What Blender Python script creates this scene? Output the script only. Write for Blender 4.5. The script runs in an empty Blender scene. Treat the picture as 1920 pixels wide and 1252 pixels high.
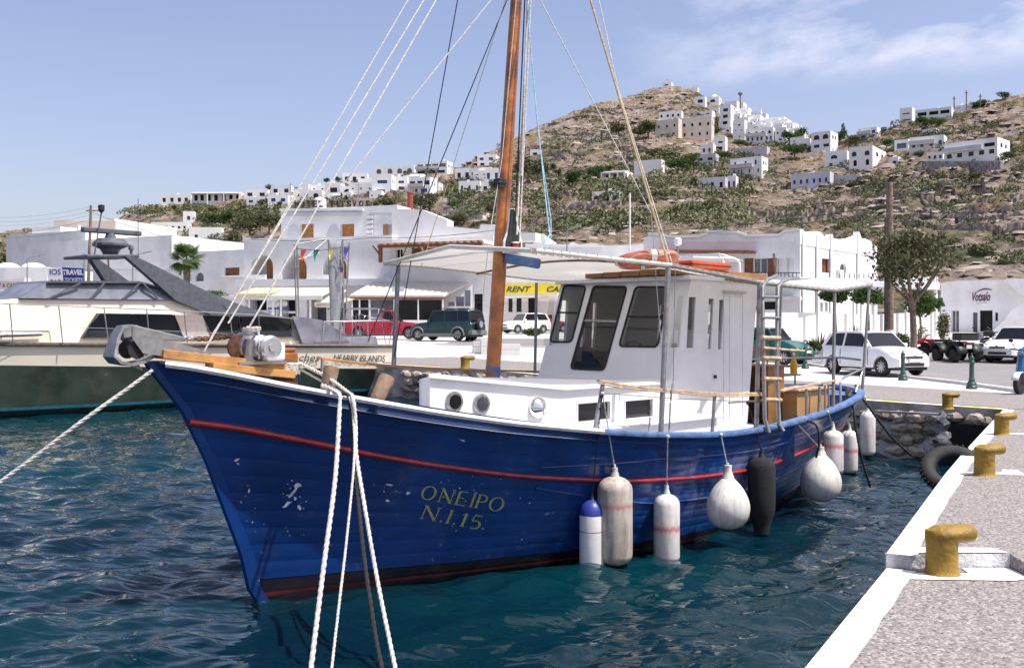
import bpy, bmesh, math, random
import numpy as np
from mathutils import Vector, Matrix, noise
R = random.Random(7)
C = bpy.context.scene.collection
SC = bpy.context.scene
# ---------------------------------------------------------------- camera, sky, sun, exposure
CAMZ, HY, FPX = 2.8, 618.0, 1920.0
cam_d = bpy.data.cameras.new('camera'); cam = bpy.data.objects.new('camera', cam_d); C.objects.link(cam)
cam.location = (0, 0, CAMZ); cam.rotation_euler = (math.radians(90), 0, 0)
cam_d.sensor_width = 36; cam_d.lens = 36; cam_d.shift_y = -8 / 1920.0
cam_d.clip_start = 0.05; cam_d.clip_end = 4000
SC.camera = cam
SUN_AZ = math.atan2(0.90, -0.42); SUN_EL = math.radians(63)      # azimuth clockwise from +Y
world = bpy.data.worlds.new('World'); SC.world = world; world.use_nodes = True
wn, wl = world.node_tree.nodes, world.node_tree.links
wn.clear()
w_out = wn.new('ShaderNodeOutputWorld'); w_bg = wn.new('ShaderNodeBackground'); w_sky = wn.new('ShaderNodeTexSky')
w_sky.sky_type = 'NISHITA'; w_sky.sun_disc = False; w_sky.sun_elevation = SUN_EL; w_sky.sun_rotation = SUN_AZ
w_sky.air_density = 1.0; w_sky.dust_density = 2.4; w_sky.ozone_density = 1.6
w_bg.inputs['Strength'].default_value = 0.15
tc = wn.new('ShaderNodeTexCoord'); mp = wn.new('ShaderNodeMapping'); mp.inputs['Scale'].default_value = (2.4, 2.4, 5.0)
mp.inputs['Location'].default_value = (0.9, 0.2, 0.3)
n1 = wn.new('ShaderNodeTexNoise'); n1.inputs['Scale'].default_value = 1.5; n1.inputs['Detail'].default_value = 9; n1.inputs['Roughness'].default_value = 0.56
n1.inputs['Distortion'].default_value = 0.25
cr = wn.new('ShaderNodeValToRGB'); cr.color_ramp.elements[0].position = 0.43; cr.color_ramp.elements[1].position = 0.55
cr.color_ramp.elements[1].color = (0.85, 0.85, 0.85, 1)
sx = wn.new('ShaderNodeSeparateXYZ')
# the bank of cloud lies to the upper right (direction mask, soft)
def wmath(op, a, b=None, c=None):
    m = wn.new('ShaderNodeMath'); m.operation = op; m.use_clamp = False
    for i, v in enumerate((a, b, c)):
        if v is None: continue
        if isinstance(v, (int, float)): m.inputs[i].default_value = v
        else: wl.new(v, m.inputs[i])
    return m.outputs[0]
wl.new(tc.outputs['Generated'], mp.inputs['Vector']); wl.new(mp.outputs[0], n1.inputs['Vector']); wl.new(n1.outputs['Fac'], cr.inputs['Fac'])
wl.new(tc.outputs['Generated'], sx.inputs[0])
az = wmath('ARCTAN2', sx.outputs[0], sx.outputs[1])
mk = wn.new('ShaderNodeMapRange'); mk.interpolation_type = 'SMOOTHSTEP'
mk.inputs['From Min'].default_value = 0.02; mk.inputs['From Max'].default_value = 0.36; wl.new(az, mk.inputs['Value'])
me = wn.new('ShaderNodeMapRange'); me.interpolation_type = 'SMOOTHSTEP'
me.inputs['From Min'].default_value = 0.215; me.inputs['From Max'].default_value = 0.25; wl.new(sx.outputs[2], me.inputs['Value'])
fac = wmath('MULTIPLY', wmath('MULTIPLY', mk.outputs[0], me.outputs[0]), cr.outputs[0])
mx = wn.new('ShaderNodeMix'); mx.data_type = 'RGBA'; wl.new(fac, mx.inputs[0])
tint = wn.new('ShaderNodeMix'); tint.data_type = 'RGBA'; tint.blend_type = 'MULTIPLY'; tint.inputs[0].default_value = 1.0
tint.inputs[7].default_value = (1.12, 0.97, 1.0, 1)
wl.new(w_sky.outputs[0], tint.inputs[6]); wl.new(tint.outputs[2], mx.inputs[6]); mx.inputs[7].default_value = (5.6, 5.6, 6.3, 1)
wl.new(mx.outputs[2], w_bg.inputs['Color']); wl.new(w_bg.outputs[0], w_out.inputs['Surface'])
sun_d = bpy.data.lights.new('sun', 'SUN'); sun_d.energy = 4.9; sun_d.angle = math.radians(0.55); sun_d.color = (1.0, 0.955, 0.89)
sun = bpy.data.objects.new('sun', sun_d); C.objects.link(sun)
_sd = Vector((math.sin(SUN_AZ) * math.cos(SUN_EL), math.cos(SUN_AZ) * math.cos(SUN_EL), math.sin(SUN_EL)))
sun.rotation_euler = _sd.to_track_quat('Z', 'Y').to_euler()
SC.view_settings.view_transform = 'Standard'; SC.view_settings.look = 'None'; SC.view_settings.gamma = 1
SC.view_settings.use_curve_mapping = False; SC.view_settings.exposure = 0.33

# ---------------------------------------------------------------- helpers: measuring
def P(px, py, d):
    return Vector(((px - 960) / FPX * d, d, CAMZ - (py - HY) / FPX * d))
def gz(y):                                   # height of the land at distance y
    T = ((0, 1.2), (36, 1.2), (44, 1.4), (59, 2.1), (80, 2.55), (92, 2.7), (400, 2.7))
    if y <= 0: return 1.2
    for (a, b), (c, d) in zip(T, T[1:]):
        if a <= y <= c: return b + (d - b) * (y - a) / (c - a)
    return 2.7
def lerp(T, x):
    if x <= T[0][0]: return T[0][1]
    for (a, b), (c, d) in zip(T, T[1:]):
        if x <= c: return b + (d - b) * (x - a) / (c - a)
    return T[-1][1]
class Frame:
    """local x along a, local y = a turned 90 deg left (away from the camera for left-to-right facades)"""
    def __init__(s, ox, oy, ax, ay, oz=0.0):
        n = math.hypot(ax, ay); s.o = (ox, oy, oz); s.a = (ax / n, ay / n); s.yaw = math.atan2(ay, ax)
    def q(s, px, py, y=0.0):                 # pixel -> local (x, z) on the vertical plane local y = const
        r = (px - 960) / FPX; ax, ay = s.a
        ox, oy = s.o[0] - ay * y, s.o[1] + ax * y
        t = (r * oy - ox) / (ax - r * ay); d = oy + ay * t
        return t, CAMZ - (py - HY) / FPX * d - s.o[2]
    def loc(s, p):
        dx, dy = p[0] - s.o[0], p[1] - s.o[1]
        return Vector((dx * s.a[0] + dy * s.a[1], -dx * s.a[1] + dy * s.a[0], p[2] - s.o[2]))
    def w(s, x, y, z):
        return Vector((s.o[0] + s.a[0] * x - s.a[1] * y, s.o[1] + s.a[1] * x + s.a[0] * y, s.o[2] + z))
def facade(pl, dl, pr, dr, oz=0.0):          # facade from its left edge (pixel, distance) to its right edge
    x0, x1 = (pl - 960) / FPX * dl, (pr - 960) / FPX * dr
    return Frame(x0, dl, x1 - x0, dr - dl, oz)

# ---------------------------------------------------------------- helpers: objects
def root(name, label, cat, loc=(0, 0, 0), yaw=0.0, group=None):
    o = bpy.data.objects.new(name, None); C.objects.link(o); o.empty_display_size = 0.2
    o.location = loc; o.rotation_euler = (0, 0, yaw); o['label'] = label; o['category'] = cat
    if group: o['group'] = group
    return o
def froot(F, name, label, cat, group=None):
    return root(name, label, cat, F.o, F.yaw, group)
def tag(o, label, cat, group=None):
    o['label'] = label; o['category'] = cat
    if group: o['group'] = group
    return o
def kind(o, k='structure'):
    o['kind'] = k; return o
def link(name, me, mat, parent=None, smooth=None, bevel=0):
    o = bpy.data.objects.new(name, me); C.objects.link(o)
    if mat and not me.materials: me.materials.append(mat)
    if parent: o.parent = parent
    if smooth is not None:
        me.shade_smooth()
        if smooth < 180: me.set_sharp_from_angle(angle=math.radians(smooth))
    if bevel:
        m = o.modifiers.new('bevel', 'BEVEL'); m.width = bevel; m.segments = 2; m.limit_method = 'ANGLE'
    return o
class MB:
    def __init__(s): s.v = []; s.f = []
    def add(s, vs, fs):
        n = len(s.v); s.v += [tuple(p) for p in vs]; s.f += [tuple(i + n for i in f) for f in fs]; return s
    def box(s, x0, x1, y0, y1, z0, z1):
        return s.hexa([(x0, y0, z0), (x1, y0, z0), (x1, y1, z0), (x0, y1, z0), (x0, y0, z1), (x1, y0, z1), (x1, y1, z1), (x0, y1, z1)])
    def hexa(s, p):
        return s.add(p, [(0, 3, 2, 1), (4, 5, 6, 7), (0, 1, 5, 4), (1, 2, 6, 5), (2, 3, 7, 6), (3, 0, 4, 7)])
    def bar(s, a, b, w, h=None, up=(0, 0, 1)):
        a, b = Vector(a), Vector(b); h = h or w; d = (b - a).normalized(); u = Vector(up)
        x = d.cross(u)
        if x.length < 1e-4: x = d.cross(Vector((1, 0, 0)))
        x.normalize(); y = x.cross(d).normalized(); x *= w / 2; y *= h / 2
        return s.hexa([a - x - y, b - x - y, b + x - y, a + x - y, a - x + y, b - x + y, b + x + y, a + x + y])
    def prism(s, poly, y0, y1, ax='y'):
        n = len(poly)
        if ax == 'y': A = [(p[0], y0, p[1]) for p in poly]; B = [(p[0], y1, p[1]) for p in poly]
        elif ax == 'z': A = [(p[0], p[1], y0) for p in poly]; B = [(p[0], p[1], y1) for p in poly]
        else: A = [(y0, p[0], p[1]) for p in poly]; B = [(y1, p[0], p[1]) for p in poly]
        return s.add(A + B, [tuple(range(n)), tuple(range(2 * n - 1, n - 1, -1))] + [(i, i + n, (i + 1) % n + n, (i + 1) % n) for i in range(n)])
    def tube(s, pts, r, n=8, caps=True):
        pts = [Vector(p) for p in pts]; m = len(pts); vs = []; up = None
        for i, p in enumerate(pts):
            d = (pts[min(i + 1, m - 1)] - pts[max(i - 1, 0)])
            d = d.normalized() if d.length > 1e-9 else Vector((0, 0, 1))
            if up is None:
                up = d.cross(Vector((0, 0, 1)) if abs(d.z) < .9 else Vector((1, 0, 0)))
            up = (up - d * up.dot(d))
            if up.length < 1e-6: up = d.cross(Vector((1, .3, .2)))
            up.normalize(); b = d.cross(up); rr = r[i] if isinstance(r, (list, tuple)) else r
            for k in range(n):
                t = 2 * math.pi * k / n; vs.append(p + (up * math.cos(t) + b * math.sin(t)) * rr)
        fs = [(i * n + k, i * n + (k + 1) % n, (i + 1) * n + (k + 1) % n, (i + 1) * n + k) for i in range(m - 1) for k in range(n)]
        if caps: fs += [tuple(range(n - 1, -1, -1)), tuple(range((m - 1) * n, m * n))]
        return s.add(vs, fs)
    def lathe(s, prof, c=(0, 0, 0), n=16, M=None):
        vs = []; m = len(prof)
        for r, z in prof:
            for k in range(n):
                t = 2 * math.pi * k / n; p = Vector((r * math.cos(t), r * math.sin(t), z))
                if M: p = M @ p
                vs.append(p + Vector(c))
        fs = [(i * n + k, i * n + (k + 1) % n, (i + 1) * n + (k + 1) % n, (i + 1) * n + k) for i in range(m - 1) for k in range(n)]
        fs += [tuple(range(n - 1, -1, -1)), tuple(range((m - 1) * n, m * n))]
        return s.add(vs, fs)
    def grid(s, rows, close=False):
        m = len(rows); n = len(rows[0]); vs = [p for r in rows for p in r]
        fs = [(i * n + k, i * n + k + 1, (i + 1) * n + k + 1, (i + 1) * n + k) for i in range(m - 1) for k in range(n - 1)]
        if close: fs += [(i * n + n - 1, i * n, (i + 1) * n, (i + 1) * n + n - 1) for i in range(m - 1)]
        return s.add(vs, fs)
    def ball(s, c, r, n=10, m=7):
        rx, ry, rz = (r, r, r) if isinstance(r, (int, float)) else r
        rows = [[(c[0] + rx * math.sin(math.pi * i / m) * math.cos(2 * math.pi * k / n), c[1] + ry * math.sin(math.pi * i / m) * math.sin(2 * math.pi * k / n), c[2] + rz * math.cos(math.pi * i / m)) for k in range(n)] for i in range(m + 1)]
        return s.grid(rows, True)
    def mesh(s, name):
        me = bpy.data.meshes.new(name); me.from_pydata(s.v, [], s.f); me.update(); return me
    def build(s, name, mat, parent=None, smooth=None, bevel=0, fix=True):
        me = s.mesh(name)
        if fix and len(me.vertices) < 60000:
            bm = bmesh.new(); bm.from_mesh(me)
            bmesh.ops.recalc_face_normals(bm, faces=bm.faces); bm.to_mesh(me); bm.free()
        return link(name, me, mat, parent, smooth, bevel)
def np_mesh(name, V, T, mat, parent=None, col=None):
    V = np.asarray(V, dtype=np.float32).reshape(-1, 3); T = np.asarray(T, dtype=np.int32)
    k = T.shape[1]; me = bpy.data.meshes.new(name)
    me.vertices.add(len(V)); me.vertices.foreach_set('co', V.ravel())
    me.loops.add(T.size); me.loops.foreach_set('vertex_index', T.ravel())
    me.polygons.add(len(T)); me.polygons.foreach_set('loop_start', np.arange(0, T.size, k, dtype=np.int32))
    me.polygons.foreach_set('loop_total', np.full(len(T), k, dtype=np.int32))
    if col is not None:
        a = me.attributes.new('tone', 'FLOAT', 'POINT'); a.data.foreach_set('value', np.asarray(col, dtype=np.float32))
    me.update(calc_edges=True); me.validate()
    return link(name, me, mat, parent)
def copy_tree(o, parent=None):
    c = o.copy(); C.objects.link(c)
    if parent: c.parent = parent
    for ch in list(o.children): copy_tree(ch, c)
    return c

# ---------------------------------------------------------------- helpers: materials
def mat(name, col, rough=0.6, metal=0.0, var=0.12, scale=6.0, bump=0.0, bscale=40.0, col2=None, spec=0.5, coat=0.0, trans=0.0, mix=None, detail=4.0, dirt=None):
    m = bpy.data.materials.new(name); m.use_nodes = True; nt = m.node_tree; N, L = nt.nodes, nt.links
    b = N['Principled BSDF']; b.inputs['Roughness'].default_value = rough; b.inputs['Metallic'].default_value = metal
    b.inputs['Specular IOR Level'].default_value = spec; b.inputs['Coat Weight'].default_value = coat
    if trans: b.inputs['Transmission Weight'].default_value = trans
    t = N.new('ShaderNodeTexCoord'); n = N.new('ShaderNodeTexNoise'); n.inputs['Scale'].default_value = scale; n.inputs['Detail'].default_value = detail
    L.new(t.outputs['Object'], n.inputs['Vector'])
    r = N.new('ShaderNodeValToRGB'); L.new(n.outputs['Fac'], r.inputs['Fac'])
    c2 = col2 or tuple(c * (1 - var) for c in col); c1 = col if col2 else tuple(min(1, c * (1 + var * .6)) for c in col)
    r.color_ramp.elements[0].position, r.color_ramp.elements[1].position = mix or (0.35, 0.65)
    r.color_ramp.elements[0].color = (*c2, 1); r.color_ramp.elements[1].color = (*c1, 1)
    out = r.outputs[0]
    if dirt:                                                   # (colour, amount, scale)
        n2 = N.new('ShaderNodeTexNoise'); n2.inputs['Scale'].default_value = dirt[2]; n2.inputs['Detail'].default_value = 8; n2.inputs['Roughness'].default_value = .7
        L.new(t.outputs['Object'], n2.inputs['Vector'])
        mr = N.new('ShaderNodeMapRange'); mr.inputs['From Min'].default_value = .5; mr.inputs['From Max'].default_value = .75; mr.inputs['To Max'].default_value = dirt[1]
        L.new(n2.outputs['Fac'], mr.inputs['Value'])
        mm = N.new('ShaderNodeMix'); mm.data_type = 'RGBA'; L.new(mr.outputs[0], mm.inputs[0]); L.new(out, mm.inputs[6]); mm.inputs[7].default_value = (*dirt[0], 1)
        out = mm.outputs[2]
    L.new(out, b.inputs['Base Color'])
    if bump:
        bn = N.new('ShaderNodeTexNoise'); bn.inputs['Scale'].default_value = bscale; bn.inputs['Detail'].default_value = 5; L.new(t.outputs['Object'], bn.inputs['Vector'])
        bp = N.new('ShaderNodeBump'); bp.inputs['Strength'].default_value = bump; bp.inputs['Distance'].default_value = 0.02
        L.new(bn.outputs['Fac'], bp.inputs['Height']); L.new(bp.outputs[0], b.inputs['Normal'])
    return m
def rnd_mat(m, lo=.75, hi=1.25):                               # per-object brightness, for loose pieces
    N, L = m.node_tree.nodes, m.node_tree.links; b = N['Principled BSDF']; src = b.inputs['Base Color'].links[0].from_socket
    oi = N.new('ShaderNodeObjectInfo'); mr = N.new('ShaderNodeMapRange'); mr.inputs['To Min'].default_value = lo; mr.inputs['To Max'].default_value = hi
    L.new(oi.outputs['Random'], mr.inputs['Value']); h = N.new('ShaderNodeHueSaturation'); L.new(mr.outputs[0], h.inputs['Value']); L.new(src, h.inputs['Color'])
    L.new(h.outputs[0], b.inputs['Base Color']); return m
def tone_mat(name, stops, rough=.8, spec=.2, nscale=3.0, namt=.25, trans=0.0):   # colour from the per-vertex 'tone' attribute plus noise
    m = bpy.data.materials.new(name); m.use_nodes = True; N, L = m.node_tree.nodes, m.node_tree.links
    b = N['Principled BSDF']; b.inputs['Roughness'].default_value = rough; b.inputs['Specular IOR Level'].default_value = spec
    a = N.new('ShaderNodeAttribute'); a.attribute_name = 'tone'
    t = N.new('ShaderNodeTexCoord'); n = N.new('ShaderNodeTexNoise'); n.inputs['Scale'].default_value = nscale; L.new(t.outputs['Object'], n.inputs['Vector'])
    mm = N.new('ShaderNodeMath'); mm.operation = 'MULTIPLY_ADD'; L.new(n.outputs['Fac'], mm.inputs[0]); mm.inputs[1].default_value = namt; L.new(a.outputs['Fac'], mm.inputs[2])
    s2 = N.new('ShaderNodeMath'); s2.operation = 'SUBTRACT'; L.new(mm.outputs[0], s2.inputs[0]); s2.inputs[1].default_value = namt / 2
    r = N.new('ShaderNodeValToRGB'); L.new(s2.outputs[0], r.inputs['Fac'])
    while len(r.color_ramp.elements) < len(stops): r.color_ramp.elements.new(.5)
    for i, c in enumerate(stops):
        r.color_ramp.elements[i].position = i / (len(stops) - 1); r.color_ramp.elements[i].color = (*c, 1)
    L.new(r.outputs[0], b.inputs['Base Color'])
    if trans:
        tr = N.new('ShaderNodeBsdfTranslucent'); ms = N.new('ShaderNodeMixShader'); ms.inputs[0].default_value = trans
        L.new(r.outputs[0], tr.inputs['Color']); L.new(b.outputs[0], ms.inputs[1]); L.new(tr.outputs[0], ms.inputs[2]); L.new(ms.outputs[0], N['Material Output'].inputs['Surface'])
    return m
M = {}
M['plaster'] = mat('white_plaster', (.74, .74, .74), .85, var=.08, scale=.6, bump=.35, bscale=7, dirt=((.46, .43, .38), .5, .45))
M['plaster_far'] = mat('white_plaster_far', (.82, .82, .81), .9, var=.05, scale=.15, dirt=((.52, .5, .46), .35, .12))
M['plaster_cream'] = mat('cream_plaster', (.66, .59, .52), .9, var=.1, scale=.3, dirt=((.4, .32, .25), .5, .4))
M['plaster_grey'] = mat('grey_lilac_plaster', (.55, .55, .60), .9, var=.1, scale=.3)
M['stone_wall'] = mat('rubble_stone', (.33, .31, .32), .95, var=.5, scale=1.2, bump=.6, bscale=3)
M['brown_wood'] = mat('brown_wood', (.20, .075, .03), .6, var=.3, scale=5)
M['tan_shutter'] = mat('tan_reed', (.42, .19, .06), .7, var=.35, scale=9)
M['blue_paint'] = mat('blue_paint_shutter', (.04, .09, .32), .5, var=.2)
M['green_paint'] = mat('green_paint_shutter', (.03, .16, .12), .5, var=.2)
M['dark_glass'] = mat('dark_window_glass', (.012, .014, .018), .08, var=.3, scale=.4, spec=.45)
M['dark_void'] = mat('dark_interior', (.012, .011, .012), .9, var=.4, scale=2)
M['grey_glass'] = mat('grey_window_glass', (.10, .11, .14), .08, var=.5, scale=.7, spec=.9)
M['steel'] = mat('stainless_steel', (.42, .42, .43), .32, .85, var=.2, scale=12, dirt=((.25, .17, .1), .5, 9))
M['grey_steel'] = mat('galvanised_steel', (.30, .30, .31), .5, .6, var=.25, scale=14, dirt=((.2, .12, .07), .6, 7))
M['white_metal'] = mat('white_painted_metal', (.75, .75, .75), .45, var=.06)
M['black_rubber'] = mat('black_rubber', (.018, .018, .019), .75, var=.3, scale=8, bump=.2, bscale=60)
M['alloy'] = mat('wheel_alloy', (.5, .5, .52), .3, .7, var=.1)
M['plate'] = mat('number_plate', (.7, .7, .68), .5, var=.05)
M['black_plastic'] = mat('black_plastic', (.02, .02, .021), .5, var=.2)
M['lamp_glass'] = mat('headlamp_glass', (.24, .26, .29), .12, .3, var=.3, scale=10, coat=.8)
M['red_lens'] = mat('red_lens', (.35, .01, .01), .2, var=.2, coat=.5)
M['rope_white'] = mat('white_rope', (.66, .63, .58), .9, var=.25, scale=30, bump=.6, bscale=200)
M['rope_black'] = mat('black_rope', (.025, .025, .03), .9, var=.3, scale=30, bump=.5, bscale=200)
M['rope_tan'] = mat('tan_rope', (.50, .40, .22), .9, var=.25, scale=30)
M['rope_blue'] = mat('blue_rope', (.25, .42, .52), .9, var=.3, scale=20)
M['yellow_paint'] = mat('chipped_yellow_paint', (.31, .185, .014), .6, var=.4, scale=5, bump=.7, bscale=22, dirt=((.10, .05, .02), .95, 5))
M['green_iron'] = mat('dark_green_iron', (.02, .07, .055), .45, var=.2)
M['bark'] = mat('bark', (.20, .15, .11), .9, var=.4, scale=6, bump=.5, bscale=14)
M['leaf'] = tone_mat('leaf_green', [(.022, .045, .014), (.06, .11, .028), (.13, .19, .05)], trans=.3, nscale=2)
M['leaf_olive'] = tone_mat('leaf_olive', [(.05, .055, .03), (.12, .12, .06), (.22, .20, .12)], nscale=1.2)
M['leaf_brown'] = tone_mat('leaf_brown_green', [(.035, .04, .02), (.10, .11, .05), (.30, .22, .17)], trans=.2, nscale=3)
M['scrub'] = tone_mat('scrub', [(.06, .075, .035), (.11, .13, .06), (.21, .20, .12)], nscale=.5)
# ================================================================ THE SETTING: water, quay, land, hill
def water_material():
    m = bpy.data.materials.new('harbour_water'); m.use_nodes = True; N, L = m.node_tree.nodes, m.node_tree.links
    b = N['Principled BSDF']; b.inputs['Base Color'].default_value = (.002, .030, .045, 1); b.inputs['Roughness'].default_value = .045
    b.inputs['IOR'].default_value = 1.333; b.inputs['Specular IOR Level'].default_value = .5
    t = N.new('ShaderNodeTexCoord')
    n0 = N.new('ShaderNodeTexNoise'); n0.inputs['Scale'].default_value = .12; L.new(t.outputs['Object'], n0.inputs['Vector'])
    r = N.new('ShaderNodeValToRGB'); r.color_ramp.elements[0].color = (.0005, .008, .017, 1); r.color_ramp.elements[1].color = (.0008, .028, .036, 1)
    r.color_ramp.elements[0].position = .35; r.color_ramp.elements[1].position = .7
    L.new(n0.outputs['Fac'], r.inputs['Fac']); L.new(r.outputs[0], b.inputs['Base Color'])
    n1 = N.new('ShaderNodeTexNoise'); n1.inputs['Scale'].default_value = 5.2; n1.inputs['Detail'].default_value = 1.2; n1.inputs['Roughness'].default_value = .5; n1.inputs['Distortion'].default_value = .6
    mp = N.new('ShaderNodeMapping'); mp.inputs['Rotation'].default_value = (0, 0, .35); mp.inputs['Scale'].default_value = (.55, 1.1, 1)
    L.new(t.outputs['Object'], mp.inputs['Vector']); L.new(mp.outputs[0], n1.inputs['Vector'])
    bp = N.new('ShaderNodeBump'); bp.inputs['Strength'].default_value = .75; bp.inputs['Distance'].default_value = .06
    L.new(n1.outputs['Fac'], bp.inputs['Height']); L.new(bp.outputs[0], b.inputs['Normal'])
    return m
M['water'] = water_material()
def build_water():
    nr, nc = 520, 620
    y = 1.6 * (95 / 1.6) ** (np.arange(nr) / (nr - 1)); u = np.linspace(-1.0, .75, nc)
    Y = np.repeat(y[:, None], nc, 1); X = u[None, :] * (Y + 3)
    rs = np.random.RandomState(5); Z = np.zeros_like(X)
    for i in range(46):
        lam = .24 * (1.8 / .24) ** rs.rand(); k = 2 * math.pi / lam
        th = math.radians(-62) + rs.randn() * .75; ph = rs.rand() * 6.28
        amp = .0088 * lam ** .9
        att = np.clip(lam / (Y * .012 + .02) / 2.2, 0, 1)
        Z += att * amp * np.sin(k * (X * math.cos(th) + Y * math.sin(th)) + ph + .8 * np.sin(X * .7 + Y * .5 + i))
    V = np.stack([X, Y, Z], -1).reshape(-1, 3)
    i = np.arange(nr - 1)[:, None] * nc + np.arange(nc - 1)[None, :]
    T = np.stack([i, i + 1, i + nc + 1, i + nc], -1).reshape(-1, 4)
    o = np_mesh('water', V, T, M['water']); o.data.shade_smooth(); kind(o)
    MB().add([(-700, -60, -.09), (700, -60, -.09), (700, 900, -.09), (-700, 900, -.09)], [(0, 1, 2, 3)]).build('water', M['water'], fix=False)
    kind(bpy.data.objects['water.001'])
build_water()

def ground_mat(name, base, pebble, scale, amt, bump, big=((.4, .38, .36), .4, .6), rough=.9):
    m = mat(name, base, rough, var=.12, scale=.8, dirt=big); N, L = m.node_tree.nodes, m.node_tree.links; b = N['Principled BSDF']
    src = b.inputs['Base Color'].links[0].from_socket
    t = N.new('ShaderNodeTexCoord'); v = N.new('ShaderNodeTexVoronoi'); v.inputs['Scale'].default_value = scale; L.new(t.outputs['Object'], v.inputs['Vector'])
    s = N.new('ShaderNodeSeparateColor'); L.new(v.outputs['Color'], s.inputs[0])
    r = N.new('ShaderNodeValToRGB'); L.new(s.outputs[0], r.inputs['Fac'])
    while len(r.color_ramp.elements) < len(pebble): r.color_ramp.elements.new(.5)
    for i, c in enumerate(pebble):
        r.color_ramp.elements[i].position = i / (len(pebble) - 1); r.color_ramp.elements[i].color = (*c, 1)
    mm = N.new('ShaderNodeMix'); mm.data_type = 'RGBA'; mm.inputs[0].default_value = amt; L.new(src, mm.inputs[6]); L.new(r.outputs[0], mm.inputs[7]); L.new(mm.outputs[2], b.inputs['Base Color'])
    bp = N.new('ShaderNodeBump'); bp.inputs['Strength'].default_value = bump; bp.inputs['Distance'].default_value = .008; bp.invert = True
    L.new(v.outputs['Distance'], bp.inputs['Height']); L.new(bp.outputs[0], b.inputs['Normal'])
    return m
M['aggregate'] = ground_mat('exposed_aggregate', (.22, .205, .195), [(.44, .41, .39), (.23, .205, .19), (.14, .12, .115), (.34, .315, .30), (.035, .03, .03)], 56, .8, .6)
M['paving'] = ground_mat('pale_paving', (.60, .58, .56), [(.66, .64, .62), (.52, .5, .48)], 3, .25, .05, big=((.4, .38, .36), .3, .25))
M['asphalt'] = ground_mat('worn_asphalt', (.21, .20, .205), [(.3, .29, .29), (.13, .12, .12)], 25, .4, .3, big=((.33, .31, .31), .6, .15))
M['white_paint'] = mat('white_edge_paint', (.80, .80, .80), .7, var=.05, scale=3, bump=.4, bscale=30, dirt=((.42, .40, .38), .5, 3.5))
M['yellow_edge'] = mat('faded_yellow_edge', (.62, .52, .18), .8, var=.2, scale=2, col2=(.66, .64, .56), mix=(.42, .58))
M['quay_wall'] = mat('quay_wall_concrete', (.42, .40, .38), .95, var=.4, scale=1.5, bump=.8, bscale=9, dirt=((.08, .07, .05), .8, 1.3))
M['quay_side'] = mat('whitewashed_rough_wall', (.66, .66, .68), .95, var=.3, scale=9, bump=1.0, bscale=30)

QE = [(-70, 116), (-40, 80), (-4.6, 42), (.48, 37), (8.1, 23.1), (9.84, 20.5)]           # far quay edge
def qy(x):
    if x >= 9.84: return 20.5
    for (a, b), (c, d) in zip(QE, QE[1:]):
        if a <= x <= c: return b + (d - b) * (x - a) / (c - a)
    return 116
xs = sorted(set([-400, -250, -150, -100] + [a for a, b in QE] + [i * 2.0 for i in range(-34, 30)] + [12.9, 70, 90, 120, 160, 250, 400]))
ys = [36, 40, 44, 48, 52, 56, 59, 63, 68, 74, 80, 86, 92, 110, 140]
g = MB(); rows = []
for x in xs:
    y0 = qy(x); r = [(x, y0, gz(y0))]
    for k in range(1, 5): yy = y0 + (36 - y0) * k / 5; r.append((x, max(yy, y0 + .01 * k), gz(max(yy, y0))))
    for k, y in enumerate(ys): yy = max(y, y0 + .06 + .01 * k); r.append((x, yy, gz(yy)))
    rows.append(r)
g.grid(rows); kind(g.build('ground', M['paving']))
# near quay: two level slabs and their walls
NE = [(1.475, 5.15), (2.67, 7.3), (4.78, 11.3), (5.92, 13.4), (9.84, 20.5)]
dxy = ((2.67 - 1.475) / 2.15)
start = (1.475 - dxy * 9.5, 5.15 - 9.5)
def slab(name, edge, z, right, far=None):
    pts = edge + [(right, edge[-1][1]), (right, edge[0][1])]
    b = MB(); n = len(pts); b.add([(x, y, z) for x, y in pts], [tuple(range(n))])
    return kind(b.build(name, M['aggregate']))
slab('quay_pavement', [start, NE[0], NE[1]], 1.10, 60)
b = MB(); b.add([(3.55, 5.9, 1.102), (60, 5.9, 1.102), (60, 7.3, 1.2045), (3.55, 7.3, 1.2045), (3.55, 7.3, 1.1)], [(0, 1, 2, 3), (0, 3, 4)]); kind(b.build('quay_pavement', M['aggregate'], fix=False))
slab('quay_pavement', NE[1:], 1.205, 60)
def wall_strip(name, pts, zt, zb, m, seed=0, amp=.03):
    b = MB(); rows = []; rr = random.Random(seed)
    P2 = []
    for (a, c) in zip(pts, pts[1:]):
        n = max(2, int(math.dist(a, c) / .5))
        P2 += [(a[0] + (c[0] - a[0]) * i / n, a[1] + (c[1] - a[1]) * i / n) for i in range(n)]
    P2.append(pts[-1])
    for x, y in P2:
        zz = zt(y) if callable(zt) else zt
        rows.append([(x + rr.uniform(-amp, amp) * (k > 0), y + rr.uniform(-amp, amp) * (k > 0), zz + (zb - zz) * k / 5) for k in range(6)])
    b.grid(rows); return kind(b.build(name, m, fix=False))
wall_strip('quay_wall', [start, NE[0], NE[1]], 1.10, -.4, M['quay_side'], 1)
wall_strip('quay_wall', NE[1:], 1.205, -.4, M['quay_side'], 2)
wall_strip('quay_wall', QE, gz, -.4, M['quay_wall'], 3, .06)
MB().box(2.67, 3.56, 7.30, 7.33, 1.0, 1.204).build('quay_step', M['quay_side']); kind(bpy.data.objects['quay_step'])
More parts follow.
